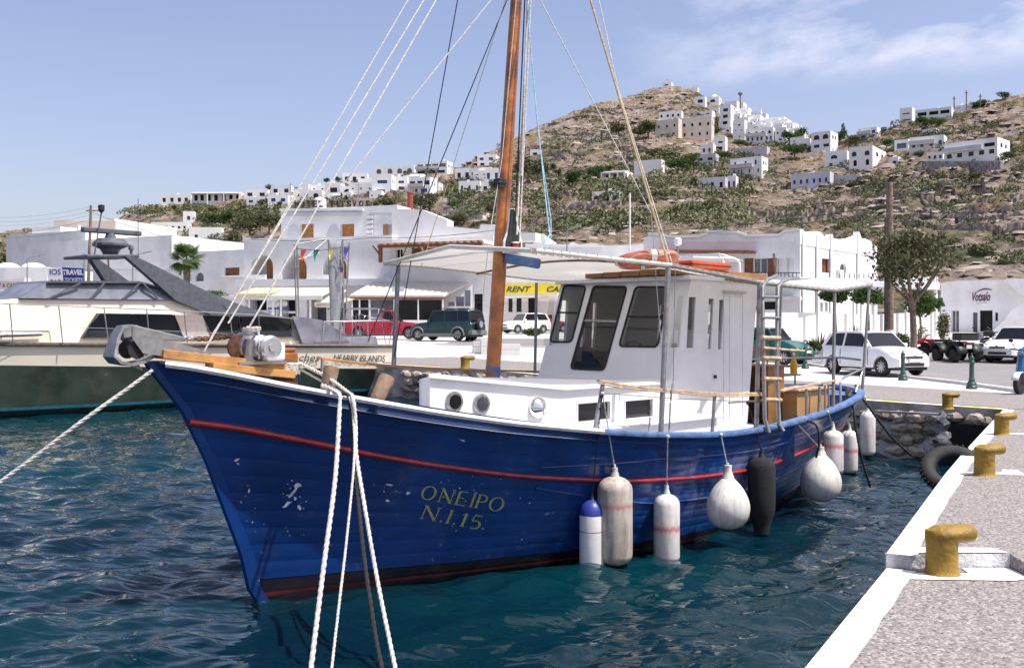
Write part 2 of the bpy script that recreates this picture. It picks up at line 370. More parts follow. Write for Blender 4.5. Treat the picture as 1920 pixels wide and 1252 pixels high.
# painted edge: pale strip along the near quay with the boxed bays round the bollards
def strip(name, pts, wid, z, m, side=1, jit=.012, seed=1):
    rr = random.Random(seed); b = MB(); A = []; Bq = []
    P2 = []
    for a, c in zip(pts, pts[1:]):
        n = max(1, int(math.dist(a, c) / .25))
        P2 += [(a[0] + (c[0] - a[0]) * i / n, a[1] + (c[1] - a[1]) * i / n) for i in range(n)]
    P2.append(pts[-1]); m_ = len(P2)
    for i, (x, y) in enumerate(P2):
        d = Vector(P2[min(i + 1, m_ - 1)]) - Vector(P2[max(i - 1, 0)]); d.normalize(); nx, ny = d.y * side, -d.x * side
        w = wid + rr.uniform(-jit, jit); zz = (z(y) if callable(z) else z) + .004
        A.append((x, y, zz)); Bq.append((x + nx * w, y + ny * w, zz))
    b.grid([A, Bq]); return kind(b.build(name, m, fix=False))
strip('painted_edge', [start, NE[0], (2.67, 7.298)], .19, 1.10, M['white_paint'], seed=1)
strip('painted_edge', NE[1:3] , .19, 1.205, M['white_paint'], seed=2)
strip('painted_edge', NE[2:], .19, 1.205, M['white_paint'], seed=4)
def painted(poly, z):
    b = MB(); b.add([(x, y, z + .007) for x, y in poly], [tuple(range(len(poly)))]); return kind(b.build('painted_edge', M['white_paint'], fix=False))
painted([(2.585, 6.97), (3.40, 6.92), (3.54, 6.98), (3.54, 7.29), (3.20, 7.29), (3.18, 7.13), (2.67, 7.14)], 1.10)
painted([(2.69, 7.31), (3.54, 7.31), (3.50, 7.47), (2.80, 7.49)], 1.205)
painted([(4.80, 11.26), (5.62, 11.2), (5.74, 11.62), (5.58, 11.66), (5.46, 11.42), (4.98, 11.44)], 1.205)
painted([(7.15, 15.55), (9.6, 15.35), (9.6, 15.58), (7.3, 15.8)], 1.205)
strip('yellow_edge', QE[2:], .34, gz, M['yellow_edge'], seed=5, side=-1)
def band(name, off0, off1, m, z=.012):                          # a band of paving parallel to the far quay edge
    b = MB(); A = []
    pts = [(-60, 103), (-40, 80), (-22, 60.7), (-4.6, 42), (.48, 37), (4.3, 30), (8.1, 23.1), (9.84, 20.5), (13, 18), (20, 14)]
    pts = [(-60, 103), (-40, 80), (-22, 60.7), (-4.6, 42), (.48, 37), (4.3, 30), (8.1, 23.1), (9.84, 20.52)]
    for (x, y), (nx, ny) in zip(pts, [(.8, .6), (.78, .63), (.75, .66), (.72, .69), (.78, .62), (.87, .49), (.87, .49), (.85, .52)]):
        A.append([(x + nx * (off0 + (off1 - off0) * k / 6), y + ny * (off0 + (off1 - off0) * k / 6), gz(y + ny * (off0 + (off1 - off0) * k / 6)) + z) for k in range(7)])
    b.grid(A); return kind(b.build(name, m, fix=False))
band('quay_apron', .34, 5.0, M['aggregate'])
MB().add([(9.9, 20.5, 1.213), (60, 20.5, 1.213), (60, 23.4, 1.213), (14.2, 23.1, 1.213), (11.4, 22.5, 1.213)], [(0, 1, 2, 3, 4)]).build('quay_apron', M['aggregate'], fix=False)
kind(bpy.data.objects['quay_apron.001'])
# road with a low kerb, running away to the right of the promenade and bending left
RC = [(12.9, 23.4), (13.3, 30), (13.2, 36), (12.2, 42), (9.5, 48), (4, 53), (-4, 56)]
RO = [(24, 23.4), (24, 30), (24, 38), (23, 47), (18, 56), (10, 62), (-2, 65)]
b = MB(); rows = []
for (a, c), (d, e) in zip(RC, RO):
    rows.append([(a + (d - a) * k / 8, c + (e - c) * k / 8, gz(c + (e - c) * k / 8) + .035) for k in range(9)])
R2 = []
for r0, r1 in zip(rows, rows[1:]):
    for j in range(4): R2.append([tuple(Vector(p).lerp(Vector(q_), j / 4)) for p, q_ in zip(r0, r1)])
R2.append(rows[-1]); b.grid([[(x, y, gz(y) + .035) for x, y, z in r] for r in R2]); kind(b.build('road', M['asphalt'], fix=False))
b = MB()
for p, q_ in zip(RC, RC[1:]):
    b.bar((p[0] - .12, p[1], gz(p[1]) + .03), (q_[0] - .12, q_[1], gz(q_[1]) + .03), .2, .12)
kind(b.build('kerb', M['paving']))
# rough stones of the far quay wall, one by one where they show
st = []
for k in range(3):
    bm_ = MB(); bm_.ball((0, 0, 0), (.5, .5, .5), 7, 4); me = bm_.mesh('quay_stone')
    for v in me.vertices: v.co += Vector(noise.noise_vector(v.co * 3 + Vector((k * 9, 0, 0)))) * .16
    st.append(me)
M['wall_stone'] = rnd_mat(mat('wall_stone', (.42, .35, .27), .95, var=.5, scale=4, bump=.8, bscale=12, dirt=((.12, .10, .06), .7, 3)), .5, 1.5)
wall_o = [o for o in bpy.data.objects if o.name.startswith('quay_wall')][-1]
def stones(a, c, n, zlo, zhi, s):
    t = 0
    L_ = math.dist(a, c)
    for row in range(n):
        x = R.uniform(0, .3)
        while x < L_:
            w = R.uniform(.35, .9) * s; px_, py_ = a[0] + (c[0] - a[0]) * x / L_, a[1] + (c[1] - a[1]) * x / L_
            o = link('stone', R.choice(st), M['wall_stone'], wall_o); h = (zhi - zlo) / n
            o.location = (px_, py_, zlo + h * (row + .5) + R.uniform(-.05, .05)); o.rotation_euler = (R.uniform(-.2, .2), R.uniform(-.2, .2), math.atan2(c[1] - a[1], c[0] - a[0]) + R.uniform(-.2, .2))
            o.scale = (w, .28, h * R.uniform(.8, 1.15)); x += w * .92
stones((8.1, 23.1), (3.2, 32.0), 4, .05, 1.05, 1.0)
stones((9.7, 20.7), (8.1, 23.1), 4, .05, 1.05, .8)
stones((1.6, 35.0), (-4.6, 42), 3, .2, 1.15, 1.3)
# dark culvert mouth under the corner
cv = MB(); cv.prism([(9.72, 20.6), (9.05, 21.65), (8.97, 21.58), (9.64, 20.52)], -.2, .86, 'z'); kind(cv.build('culvert', M['dark_void']))
cv = MB(); cv.bar(P(1640, 771, 22.6), P(1790, 778, 21.0), .10, .05); kind(cv.build('wall_ledge', M['quay_wall']))

# ---------------------------------------------------------------- the hill
SKY = [(-500, 470), (-200, 452), (0, 438), (60, 430), (200, 425), (232, 404), (270, 390), (330, 383), (420, 372), (520, 357), (600, 346), (700, 335), (800, 325), (868, 316), (885, 300), (940, 272), (1000, 241), (1060, 215), (1120, 195), (1180, 180), (1215, 168), (1252, 161), (1290, 166), (1330, 186), (1370, 204), (1420, 222), (1480, 243), (1520, 253), (1560, 256), (1600, 255), (1650, 248), (1690, 232), (1740, 218), (1800, 206), (1840, 192), (1880, 184), (1920, 176), (2100, 150), (2400, 140), (2900, 200)]
DEP = [(-500, 600), (0, 600), (200, 560), (232, 520), (400, 480), (600, 430), (750, 390), (870, 410), (1000, 470), (1250, 560), (1330, 520), (1400, 480), (1500, 400), (1600, 370), (1700, 350), (1920, 340), (2900, 340)]
D0 = 112.0
def smooth_lerp(T, x, w=26):
    return (lerp(T, x - w) + 2 * lerp(T, x) + lerp(T, x + w)) / 4
def hill_z(px, d):                                             # height of the hill along azimuth px at distance d
    et = (HY - smooth_lerp(SKY, px, 9)) / FPX; D = smooth_lerp(DEP, px, 40); t = (d - D0) / (D - D0)
    if t <= 0: return 2.7
    if t <= 1: return CAMZ - .1 + d * et * t ** .5
    return CAMZ - .1 + D * et - (d - D) * .35
def hill_d(px, py):                                            # distance at which the slope shows at this pixel
    et = (HY - smooth_lerp(SKY, px, 9)) / FPX; D = smooth_lerp(DEP, px, 40); e = (HY - py) / FPX
    t = min(1.0, max(.001, (e / et)) ** 2); return D0 + t * (D - D0)
def build_hill():
    nc, nr = 620, 420
    pxs = np.linspace(-420, 2750, nc); rows = []
    for px in pxs:
        D = smooth_lerp(DEP, px, 40); r = []
        ds = np.concatenate([D0 + (D - D0) * np.linspace(0, 1, nr - 20) ** 1.15, D + np.linspace(4, 220, 20)])
        X = (px - 960) / FPX
        for d in ds:
            z = hill_z(px, d); t = (d - D0) / (D - D0); x = X * d
            am = min(1, t * 6) if t < 1 else 1
            nz = noise.fractal(Vector((x * .02, d * .02, 0)), 1, 2.1, 4) * 1.8 + noise.fractal(Vector((x * .11, d * .11, 3)), 1, 2, 4) * 1.3 + abs(noise.noise(Vector((x * .35, d * .35, 7)))) * 1.5
            # low terraces across the slope
            st_ = 2.6; zz = z + nz * .5; fr = (zz / st_) % 1.0; ter = (zz // st_) * st_ + st_ * min(1, max(0, (fr - .55) / .3))
            tm = max(0, min(1, (noise.noise(Vector((x * .012, d * .012, 11))) + .25) * 2.5))
            z2 = z + (nz + (ter - zz) * .8 * tm) * am * (1 if t < .97 else .6)
            r.append((x, float(d), z2))
        rows.append(r)
    V = np.array(rows, dtype=np.float32).reshape(-1, 3)
    i = np.arange(nc - 1)[:, None] * nr + np.arange(nr - 1)[None, :]
    T = np.stack([i, i + nr, i + nr + 1, i + 1], -1).reshape(-1, 4)
    return V.reshape(nc, nr, 3), T
def hill_material():
    m = bpy.data.materials.new('rocky_hillside'); m.use_nodes = True; N, L = m.node_tree.nodes, m.node_tree.links
    b = N['Principled BSDF']; b.inputs['Roughness'].default_value = .95; b.inputs['Specular IOR Level'].default_value = .1
    t = N.new('ShaderNodeTexCoord')
    def nz(s, d=6, rg=.6): 
        n = N.new('ShaderNodeTexNoise'); n.inputs['Scale'].default_value = s; n.inputs['Detail'].default_value = d; n.inputs['Roughness'].default_value = rg; L.new(t.outputs['Object'], n.inputs['Vector']); return n.outputs['Fac']
    def ramp(f, stops):
        r = N.new('ShaderNodeValToRGB'); L.new(f, r.inputs['Fac'])
        while len(r.color_ramp.elements) < len(stops): r.color_ramp.elements.new(.5)
        for e, (p, c) in zip(r.color_ramp.elements, stops): e.position = p; e.color = (*c, 1)
        return r.outputs[0]
    rock = ramp(nz(.16, 9, .72), [(.3, (.10, .078, .062)), (.45, (.25, .195, .16)), (.58, (.36, .295, .255)), (.75, (.47, .41, .375))])
    grass = ramp(nz(.4, 6), [(.35, (.12, .095, .06)), (.55, (.25, .19, .115)), (.75, (.35, .285, .19))])
    def mixc(f, a, c, lo, hi):
        mr = N.new('ShaderNodeMapRange'); mr.inputs['From Min'].default_value = lo; mr.inputs['From Max'].default_value = hi; L.new(f, mr.inputs['Value'])
        k = N.new('ShaderNodeMix'); k.data_type = 'RGBA'; L.new(mr.outputs[0], k.inputs[0]); L.new(a, k.inputs[6]); L.new(c, k.inputs[7]); return k.outputs[2]
    g1 = mixc(nz(.05, 8, .7), rock, grass, .47, .58)
    scr = ramp(nz(.7, 4), [(.3, (.05, .062, .03)), (.7, (.12, .135, .07))])
    g2 = mixc(nz(.035, 10, .75), g1, scr, .53, .60)
    L.new(g2, b.inputs['Base Color'])
    v = N.new('ShaderNodeTexVoronoi'); v.inputs['Scale'].default_value = .35; L.new(t.outputs['Object'], v.inputs['Vector'])
    ad = N.new('ShaderNodeMath'); ad.operation = 'ADD'; L.new(v.outputs['Distance'], ad.inputs[0]); L.new(nz(.6, 8, .7), ad.inputs[1])
    bp = N.new('ShaderNodeBump'); bp.inputs['Strength'].default_value = 1; bp.inputs['Distance'].default_value = 1.6; L.new(ad.outputs[0], bp.inputs['Height']); L.new(bp.outputs[0], b.inputs['Normal'])
    return m
HV, HT = build_hill()
hill_o = np_mesh('hillside', HV.reshape(-1, 3), HT, hill_material()); kind(hill_o)
_pxs = np.linspace(-420, 2750, HV.shape[0])
def hill_pt(px, py):                                           # the real displaced ground under this pixel
    c = int(round((px + 420) / (3170) * (HV.shape[0] - 1))); c = max(0, min(HV.shape[0] - 1, c)); d = hill_d(px, py)
    r = int(np.argmin(abs(HV[c, :, 1] - d))); return Vector((float((px - 960) / FPX * d), float(d), float(HV[c, r, 2])))
# far low ridge on the left
b = MB(); b.grid([[(x, 900, 2), (x, 1000, max(3, (96 + 9 * noise.noise(Vector((x * .01, 0, 0)))) * (1 if x < -330 else .98)))] for x in range(-900, -200, 20)])
kind(b.build('far_ridge', mat('far_ridge_rock', (.28, .25, .24), .95, var=.3, scale=.02), fix=False))
# loose rocks and scrub that nobody could count
def scatter():
    rs = np.random.RandomState(3)
    base = np.array([(.6, .5, .55), (-.5, .6, .6), (-.6, -.5, .5), (.5, -.6, .62), (.95, .75, -.4), (-.85, .9, -.4), (-.95, -.8, -.4), (.8, -.95, -.4)]); bt = [(0, 1, 2), (0, 2, 3), (0, 4, 5), (0, 5, 1), (1, 5, 6), (1, 6, 2), (2, 6, 7), (2, 7, 3), (3, 7, 4), (3, 4, 0)]
    V = []; T = []; tone = []; n = 0
    while n < 8000:
        c = rs.randint(60, HV.shape[0] - 60); r = rs.randint(3, HV.shape[1] - 24); p = HV[c, r]
        px = _pxs[c]; k = noise.noise(Vector((p[0] * .03, p[1] * .03, 5)))
        if px < 860 and rs.rand() < .75: continue
        if k < rs.uniform(-.5, .35): continue
        s = rs.gamma(1.5, .24) * (.45 + p[1] / 600) + .2; s = min(s, 1.5)
        a = rs.randn() * .45; Rm = np.array([[math.cos(a), -math.sin(a), 0], [math.sin(a), math.cos(a), 0], [0, 0, 1]])
        q_ = (base * (1 + rs.randn(8, 3) * .2)) * np.array([s * rs.uniform(1.0, 2.8), s * rs.uniform(.7, 1.3), s * rs.uniform(.35, .8)])
        V.append(q_ @ Rm.T + p); T += [tuple(i + 8 * n for i in f) for f in bt]; tone += [rs.rand()] * 8; n += 1
    o = np_mesh('hillside_rocks', np.concatenate(V), T, tone_mat('loose_rock', [(.15, .12, .10), (.25, .205, .175), (.38, .33, .295)], nscale=.6, namt=.5), col=tone); kind(o, 'stuff')
    V = []; tone = []; m = 0; T = []
    areas = [(1180, 1400, 290, 420, 3.4), (1000, 1200, 330, 440, 3.0), (1050, 1500, 300, 430, 1.2), (1480, 1920, 330, 430, 1.3), (1250, 1330, 360, 400, 3), (1640, 1800, 215, 260, 1.5), (420, 700, 380, 430, 3), (850, 1000, 330, 420, 2.6), (240, 420, 380, 410, 2.2), (1440, 1660, 240, 290, 1.2)]
    tot = 0; tries = 0
    while tot < 2300 and tries < 200000:
        tries += 1; c = rs.randint(70, HV.shape[0] - 90); r = rs.randint(3, HV.shape[1] - 26); p = HV[c, r]; px = _pxs[c]; py = HY - (p[2] - CAMZ) / p[1] * FPX
        w = .22
        for a in areas:
            if a[0] < px < a[1] and a[2] < py < a[3]: w = max(w, a[4])
        k = noise.noise(Vector((p[0] * .03 + 40, p[1] * .03, 9)))
        if k * .9 + .5 < rs.rand() * 3.2 / (w + .9): continue
        s = rs.uniform(.6, 2.6) * (1.35 if w > 2 else .9) * (.6 + p[1] / 500); nl = 170
        d = rs.randn(nl, 3); d /= np.linalg.norm(d, axis=1)[:, None]; d[:, 2] = abs(d[:, 2]) * .8
        cen = p + d * s * np.array([1.25, 1.1, .75]) * rs.uniform(.75, 1.05, (nl, 1)); l = .165 * s
        tri = rs.randn(nl, 3, 3) * l * .55
        V.append((cen[:, None, :] + tri).reshape(-1, 3)); tb = rs.rand() * .8
        tone.append(np.clip(np.repeat(tb + d[:, 2] * .1 + rs.rand(nl) * .25, 3), 0, 1)); tot += 1
    V = np.concatenate(V); T = np.arange(len(V)).reshape(-1, 3)
    o = np_mesh('hillside_scrub', V, T, M['scrub'], col=np.concatenate(tone)); kind(o, 'stuff')
scatter()
def terraces():                                                 # old dry-stone terrace walls, many and broken
    rs = random.Random(8); b = MB()
    for i in range(120):
        reg = rs.choice(((1230, 1920, 345, 430), (1230, 1920, 345, 430), (1480, 1930, 320, 420), (880, 1250, 260, 420), (1000, 1200, 200, 300), (560, 900, 345, 420)))
        x0 = rs.uniform(reg[0], reg[1] - 40); w = rs.uniform(25, 130); y = rs.uniform(reg[2], reg[3]); sl = rs.uniform(-.06, .06); rows = []
        n = max(3, int(w / 5))
        for k in range(n + 1):
            px = x0 + w * k / n; p = hill_pt(px, max(lerp(SKY, px) + 6, y + sl * w * k / n + rs.uniform(-.6, .6))); h = rs.uniform(.5, 1.3); rows.append([(p.x, p.y - .4, p.z - 1.5), (p.x, p.y - .3, p.z + h), (p.x, p.y + 1.2, p.z + h - .15), (p.x, p.y + 2.0, p.z - 1)])
        b.grid(rows)
    o = b.build('terrace_walls', mat('dry_stone', (.33, .28, .24), .95, var=.6, scale=.9, bump=1, bscale=2, dirt=((.10, .08, .06), .8, 1.2)), fix=False); kind(o, 'stuff')
terraces()
# ================================================================ THE BLUE FISHING BOAT
BF = Frame(-2.61, 10.67, .69, .7238)
def B(px, py, w=0.0):
    t, z = BF.q(px, py, -w); return Vector((t, -w, z))
def ray_local(F, px, py):
    o = F.loc((0, 0, CAMZ)); e = F.loc(P(px, py, 10.0)); return o, (e - o)
def hit(F, px, py, p0, n):
    o, d = ray_local(F, px, py); n = Vector(n); return o + d * ((Vector(p0) - o).dot(n) / d.dot(n))
TOP = [(-1.24, .03), (-.9, .2), (-.5, .4), (0, .64), (1, 1.08), (2, 1.45), (3, 1.72), (4, 1.9), (5, 2.0), (6, 2.05), (7, 2.03), (8, 1.96), (9, 1.85), (10, 1.68), (11, 1.42), (11.7, 1.1), (12.2, .72), (12.5, .36), (12.62, .02)]
SHR = [(-1.24, 2.49), (-.7, 2.38), (0, 2.20), (.7, 2.05), (1.25, 1.93), (2.2, 1.76), (3.35, 1.61), (4.3, 1.51), (5.5, 1.43), (6.3, 1.42), (7.5, 1.45), (9, 1.53), (10, 1.59), (11.5, 1.67), (12.62, 1.71)]
WLT = [(0, .02), (.3, .11), (.59, .22), (1.39, .48), (2.2, .78), (3.06, 1.04), (4.1, 1.38), (5.2, 1.62), (6.1, 1.63), (7.4, 1.43), (9, .99), (10.45, .52), (11.2, .18), (11.5, .02)]
STM = [(-.6, .25), (0, -.02), (.06, -.09), (.48, -.19), (.93, -.37), (1.51, -.60), (2.02, -.86), (2.49, -1.24)]
def sm(T, x, w=.35): return (smooth3(T, x - w) + 2 * smooth3(T, x) + smooth3(T, x + w)) / 4
def smooth3(T, x): return lerp(T, x)
S0, S1 = -1.24, 12.62
def hull_pt(u, ze, off=0.0):                                   # port side of the hull: u along, ze 0 waterline..1 gunwale
    st = S0 + (S1 - S0) * u; sh = sm(SHR, st, .3) if .03 < u < .98 else lerp(SHR, st); z = ze * sh
    a0 = lerp(STM, z); a1 = 11.5 + (S1 - 11.5) * max(-.3, ze) ** 1 if ze > -.3 else 11.2
    wt = sm(TOP, st, .2) if .04 < u < .96 else lerp(TOP, st); wl_ = lerp(WLT, 11.5 * u) if not (.05 < u < .95) else sm(WLT, 11.5 * u, .3)
    k = ze ** .9 if ze > 0 else 0
    w = wl_ + (wt - wl_) * k
    if ze < 0: w *= max(0.02, 1 + ze * 1.6)
    s = a0 + (a1 - a0) * u
    return Vector((s, -(w + off), z))
def hull_w(s, z):
    u = (s + .6) / 13
    for _ in range(12):
        st = S0 + (S1 - S0) * u; sh = lerp(SHR, st); ze = z / sh; p = hull_pt(min(1, max(0, u)), ze); u += (s - p.x) / 13
        u = min(1, max(0, u))
    return -hull_pt(u, z / lerp(SHR, S0 + (S1 - S0) * u)).y
def HH(px, py, off=.004):                                      # pixel -> point on the port side of the hull
    s, z, w = 3.0, 1.0, 1.4
    for _ in range(40):
        s, z = BF.q(px, py, -w); w = .6 * w + .4 * hull_w(min(12.4, max(-1.2, s)), z)
    return Vector((s, -(w + off), z))
def G(s, dz=0.0, inn=0.0, side=1):                             # point on the gunwale
    return Vector((s, -side * (lerp(TOP, s) - inn), sm(SHR, s, .3) + dz))
boat = froot(BF, 'fishing_boat', 'large dark blue wooden fishing boat with white wheelhouse and brown mast, moored in the foreground', 'boat')

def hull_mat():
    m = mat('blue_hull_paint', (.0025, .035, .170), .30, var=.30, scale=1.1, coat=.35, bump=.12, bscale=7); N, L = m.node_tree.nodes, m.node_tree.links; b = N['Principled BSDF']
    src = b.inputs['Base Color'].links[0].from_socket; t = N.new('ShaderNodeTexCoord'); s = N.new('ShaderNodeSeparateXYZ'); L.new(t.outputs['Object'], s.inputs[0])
    def scuff_or_sunlit(scale, stretch, lo, hi, colr, amt, src, wobble=1.0, region=None):
        mp = N.new('ShaderNodeMapping'); mp.inputs['Scale'].default_value = stretch; L.new(t.outputs['Object'], mp.inputs['Vector'])
        n = N.new('ShaderNodeTexNoise'); n.inputs['Scale'].default_value = scale; n.inputs['Detail'].default_value = 9; n.inputs['Roughness'].default_value = .72; n.inputs['Distortion'].default_value = wobble; L.new(mp.outputs[0], n.inputs['Vector'])
        r = N.new('ShaderNodeMapRange'); r.inputs['From Min'].default_value = lo; r.inputs['From Max'].default_value = hi; r.inputs['To Max'].default_value = amt; L.new(n.outputs['Fac'], r.inputs['Value'])
        f = r.outputs[0]
        if region:
            for ax, a0, a1 in region:
                g = N.new('ShaderNodeMapRange'); g.inputs['From Min'].default_value = a0; g.inputs['From Max'].default_value = a1; L.new(s.outputs[ax], g.inputs['Value'])
                q_ = N.new('ShaderNodeMath'); q_.operation = 'MULTIPLY'; L.new(f, q_.inputs[0]); L.new(g.outputs[0], q_.inputs[1]); f = q_.outputs[0]
        k = N.new('ShaderNodeMix'); k.data_type = 'RGBA'; L.new(f, k.inputs[0]); L.new(src, k.inputs[6]); k.inputs[7].default_value = (*colr, 1); return k.outputs[2]
    c = scuff_or_sunlit(1.6, (1, 1, 1.6), .46, .68, (.010, .085, .32), .9, src, 1.0, [(0, 1.0, 5.0)])                                    # faded patches, plus sunlit brightness painted into the colour towards the stern
    c = scuff_or_sunlit(2.6, (1, 1, 2.2), .65, .70, (.40, .46, .62), .75, c, 1.6, [(2, 1.35, 1.0), (0, -.3, .3)])   # scrapes
    c = scuff_or_sunlit(1.5, (1, 1, .5), .46, .62, (.36, .38, .58), .75, c, .8, [(0, 3.8, 6.5), (2, .3, .62), (2, 1.25, .95)])   # fender chafe
    c = scuff_or_sunlit(1.9, (.8, .8, .45), .44, .58, (.42, .40, .56), .85, c, 1.2, [(0, 8.6, 9.8), (2, 1.60, 1.3)])
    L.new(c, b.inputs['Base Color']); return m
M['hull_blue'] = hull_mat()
M['blue_cap'] = mat('worn_blue_cap', (.085, .175, .38), .6, var=.35, scale=6, dirt=((.35, .38, .45), .4, 9))
M['white_cap'] = mat('white_cap_rail', (.72, .72, .72), .5, var=.1, scale=4, dirt=((.2, .12, .07), .6, 7))
M['boot'] = mat('dark_boot_top', (.008, .009, .018), .5, var=.5, scale=5, dirt=((.04, .012, .014), .7, 3))
M['red_line'] = mat('red_antifouling', (.14, .015, .012), .6, var=.4, scale=5)
M['red_rail'] = mat('red_rubbing_strake', (.34, .010, .010), .4, var=.25, scale=6, coat=.4, dirt=((.5, .2, .2), .3, 8))
M['deck_white'] = mat('white_deck', (.74, .74, .74), .7, var=.08, scale=3, dirt=((.45, .40, .33), .4, 4))
M['house_white'] = mat('wheelhouse_white', (.74, .74, .76), .45, var=.05, scale=2, dirt=((.6, .58, .55), .35, 3), bump=.06, bscale=4)
M['varnish'] = mat('varnished_mast', (.44, .145, .025), .32, var=.5, scale=3, coat=.4, dirt=((.10, .03, .01), .7, 9))
M['old_wood'] = mat('weathered_wood', (.26, .17, .11), .8, var=.45, scale=7, bump=.4, bscale=25, dirt=((.12, .08, .05), .6, 8))
M['planks'] = mat('pine_planks', (.48, .24, .07), .6, var=.35, scale=5, bump=.3, bscale=20, dirt=((.22, .10, .04), .6, 5))
M['handrail'] = mat('worn_handrail_wood', (.50, .36, .22), .7, var=.4, scale=9, dirt=((.25, .13, .06), .7, 6))
M['ply'] = mat('brown_plywood', (.26, .125, .04), .6, var=.3, scale=3, dirt=((.12, .06, .02), .5, 5))
M['canvas'] = mat('awning_canvas', (.74, .73, .70), .9, var=.08, scale=3, bump=.25, bscale=5, dirt=((.45, .38, .28), .5, 2.2))
_N, _L = M['canvas'].node_tree.nodes, M['canvas'].node_tree.links; _t = _N.new('ShaderNodeBsdfTranslucent'); _t.inputs[0].default_value = (.75, .72, .66, 1); _x = _N.new('ShaderNodeMixShader'); _x.inputs[0].default_value = .35
_L.new(_N['Principled BSDF'].outputs[0], _x.inputs[1]); _L.new(_t.outputs[0], _x.inputs[2]); _L.new(_x.outputs[0], _N['Material Output'].inputs[0])
def glass_mat(name, tint, refl=.10):
    m = bpy.data.materials.new(name); m.use_nodes = True; N, L = m.node_tree.nodes, m.node_tree.links; N.clear()
    o = N.new('ShaderNodeOutputMaterial'); t = N.new('ShaderNodeBsdfTransparent'); g = N.new('ShaderNodeBsdfGlossy'); x = N.new('ShaderNodeMixShader'); 
    tn = N.new('ShaderNodeTexNoise'); tn.inputs['Scale'].default_value = 3; tcn = N.new('ShaderNodeTexCoord'); L.new(tcn.outputs['Object'], tn.inputs['Vector'])
    r = N.new('ShaderNodeValToRGB'); L.new(tn.outputs['Fac'], r.inputs['Fac']); r.color_ramp.elements[0].color = (*[c * .8 for c in tint], 1); r.color_ramp.elements[1].color = (*tint, 1); L.new(r.outputs[0], t.inputs[0])
    g.inputs['Roughness'].default_value = .02; f = N.new('ShaderNodeLayerWeight'); pw = N.new('ShaderNodeMath'); pw.operation = 'POWER'; L.new(f.outputs['Facing'], pw.inputs[0]); pw.inputs[1].default_value = 4; ad = N.new('ShaderNodeMath'); ad.operation = 'ADD'; L.new(pw.outputs[0], ad.inputs[0]); ad.inputs[1].default_value = refl; ad.use_clamp = True
    L.new(ad.outputs[0], x.inputs[0]); L.new(t.outputs[0], x.inputs[1]); L.new(g.outputs[0], x.inputs[2]); L.new(x.outputs[0], o.inputs[0]); return m
M['cabin_glass'] = glass_mat('cabin_glass', (.85, .87, .85), .04)
M['tint_glass'] = glass_mat('smoked_glass', (.5, .46, .43), .04)
M['car_glass'] = glass_mat('car_glass', (.18, .20, .22), .08)

def cut(o, cutter_mb):
    me = cutter_mb.mesh('cutter'); bm = bmesh.new(); bm.from_mesh(me); bmesh.ops.recalc_face_normals(bm, faces=bm.faces); bm.to_mesh(me); bm.free()
    c = bpy.data.objects.new('cutter', me); C.objects.link(c); c.parent = o.parent
    md = o.modifiers.new('b', 'BOOLEAN'); md.operation = 'DIFFERENCE'; md.object = c; md.solver = 'EXACT'
    try: md.use_self = True
    except Exception: pass
    dg = bpy.context.evaluated_depsgraph_get(); new = bpy.data.meshes.new_from_object(o.evaluated_get(dg)); o.modifiers.clear(); o.data = new
    bpy.data.objects.remove(c)

# hull planking: long strakes with a narrow recessed seam between
NU = 96; seams = 12
def hull_rows(zs, side, off=0.0):
    return [[(p.x, p.y * side, p.z) for p in (hull_pt(i / NU, ze, o_ + off) for i in range(NU + 1))] for ze, o_ in zs]
zs = []
for k in range(seams):
    a, c = .085 + (1 - .085) * k / seams, .085 + (1 - .085) * (k + 1) / seams; g_ = .003
    zs += [(a + g_, 0), ((a + c) / 2, .0003), (c - g_, 0.0), (c, -.0014)]
zs[-1] = (1.0, 0)
hb = MB()
for sd in (1, -1): hb.grid(hull_rows(zs, sd))
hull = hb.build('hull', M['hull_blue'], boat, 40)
hb = MB()
for sd in (1, -1): hb.grid(hull_rows([(-.35, 0), (-.2, 0), (-.05, 0), (.0, 0), (.085, .001)], sd))
hb.build('boot_top', M['boot'], boat, 40)
hb = MB()
for sd in (1, -1): hb.grid(hull_rows([(.014, .004), (.03, .004)], sd))
hb.build('waterline_stripe', M['red_line'], boat)
# stem post
b = MB(); rows = []
for z in [i * .125 for i in range(-3, 21)]:
    s_ = lerp(STM, z) - .05; rows.append([(s_, .03, z), (s_ - .02, .0, z), (s_, -.03, z), (s_ + .12, -.05, z), (s_ + .12, .05, z)])
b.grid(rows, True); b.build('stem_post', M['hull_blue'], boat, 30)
# capping along the gunwale
def sweep(path, prof):
    b = MB(); rows = []
    for i, p in enumerate(path):
        d = (path[min(i + 1, len(path) - 1)] - path[max(i - 1, 0)]); d.z = 0; d.normalize(); n = Vector((d.y, -d.x, 0))
        rows.append([tuple(p + n * a + Vector((0, 0, c))) for a, c in prof])
    b.grid(rows, True); m = len(prof); b.f.append(tuple(range(m))); b.f.append(tuple(range((len(rows) - 1) * m, len(rows) * m))); return b
capp = [(-.07, -.03), (.055, -.03), (.07, .0), (.055, .03), (-.07, .03)]
for sd in (1, -1):
    pr = capp if sd == 1 else [(-a, c) for a, c in capp]
    sweep([G(s_, .015, .0, sd) for s_ in np.linspace(-1.12, 3.4, 26)], pr).build('cap_rail', M['white_cap'], boat, 50)
    sweep([G(s_, .012, .0, sd) for s_ in np.linspace(3.4, 12.6, 60)], [(a * .95, c * 1.1) for a, c in pr]).build('cap_rail', M['blue_cap'], boat, 50)
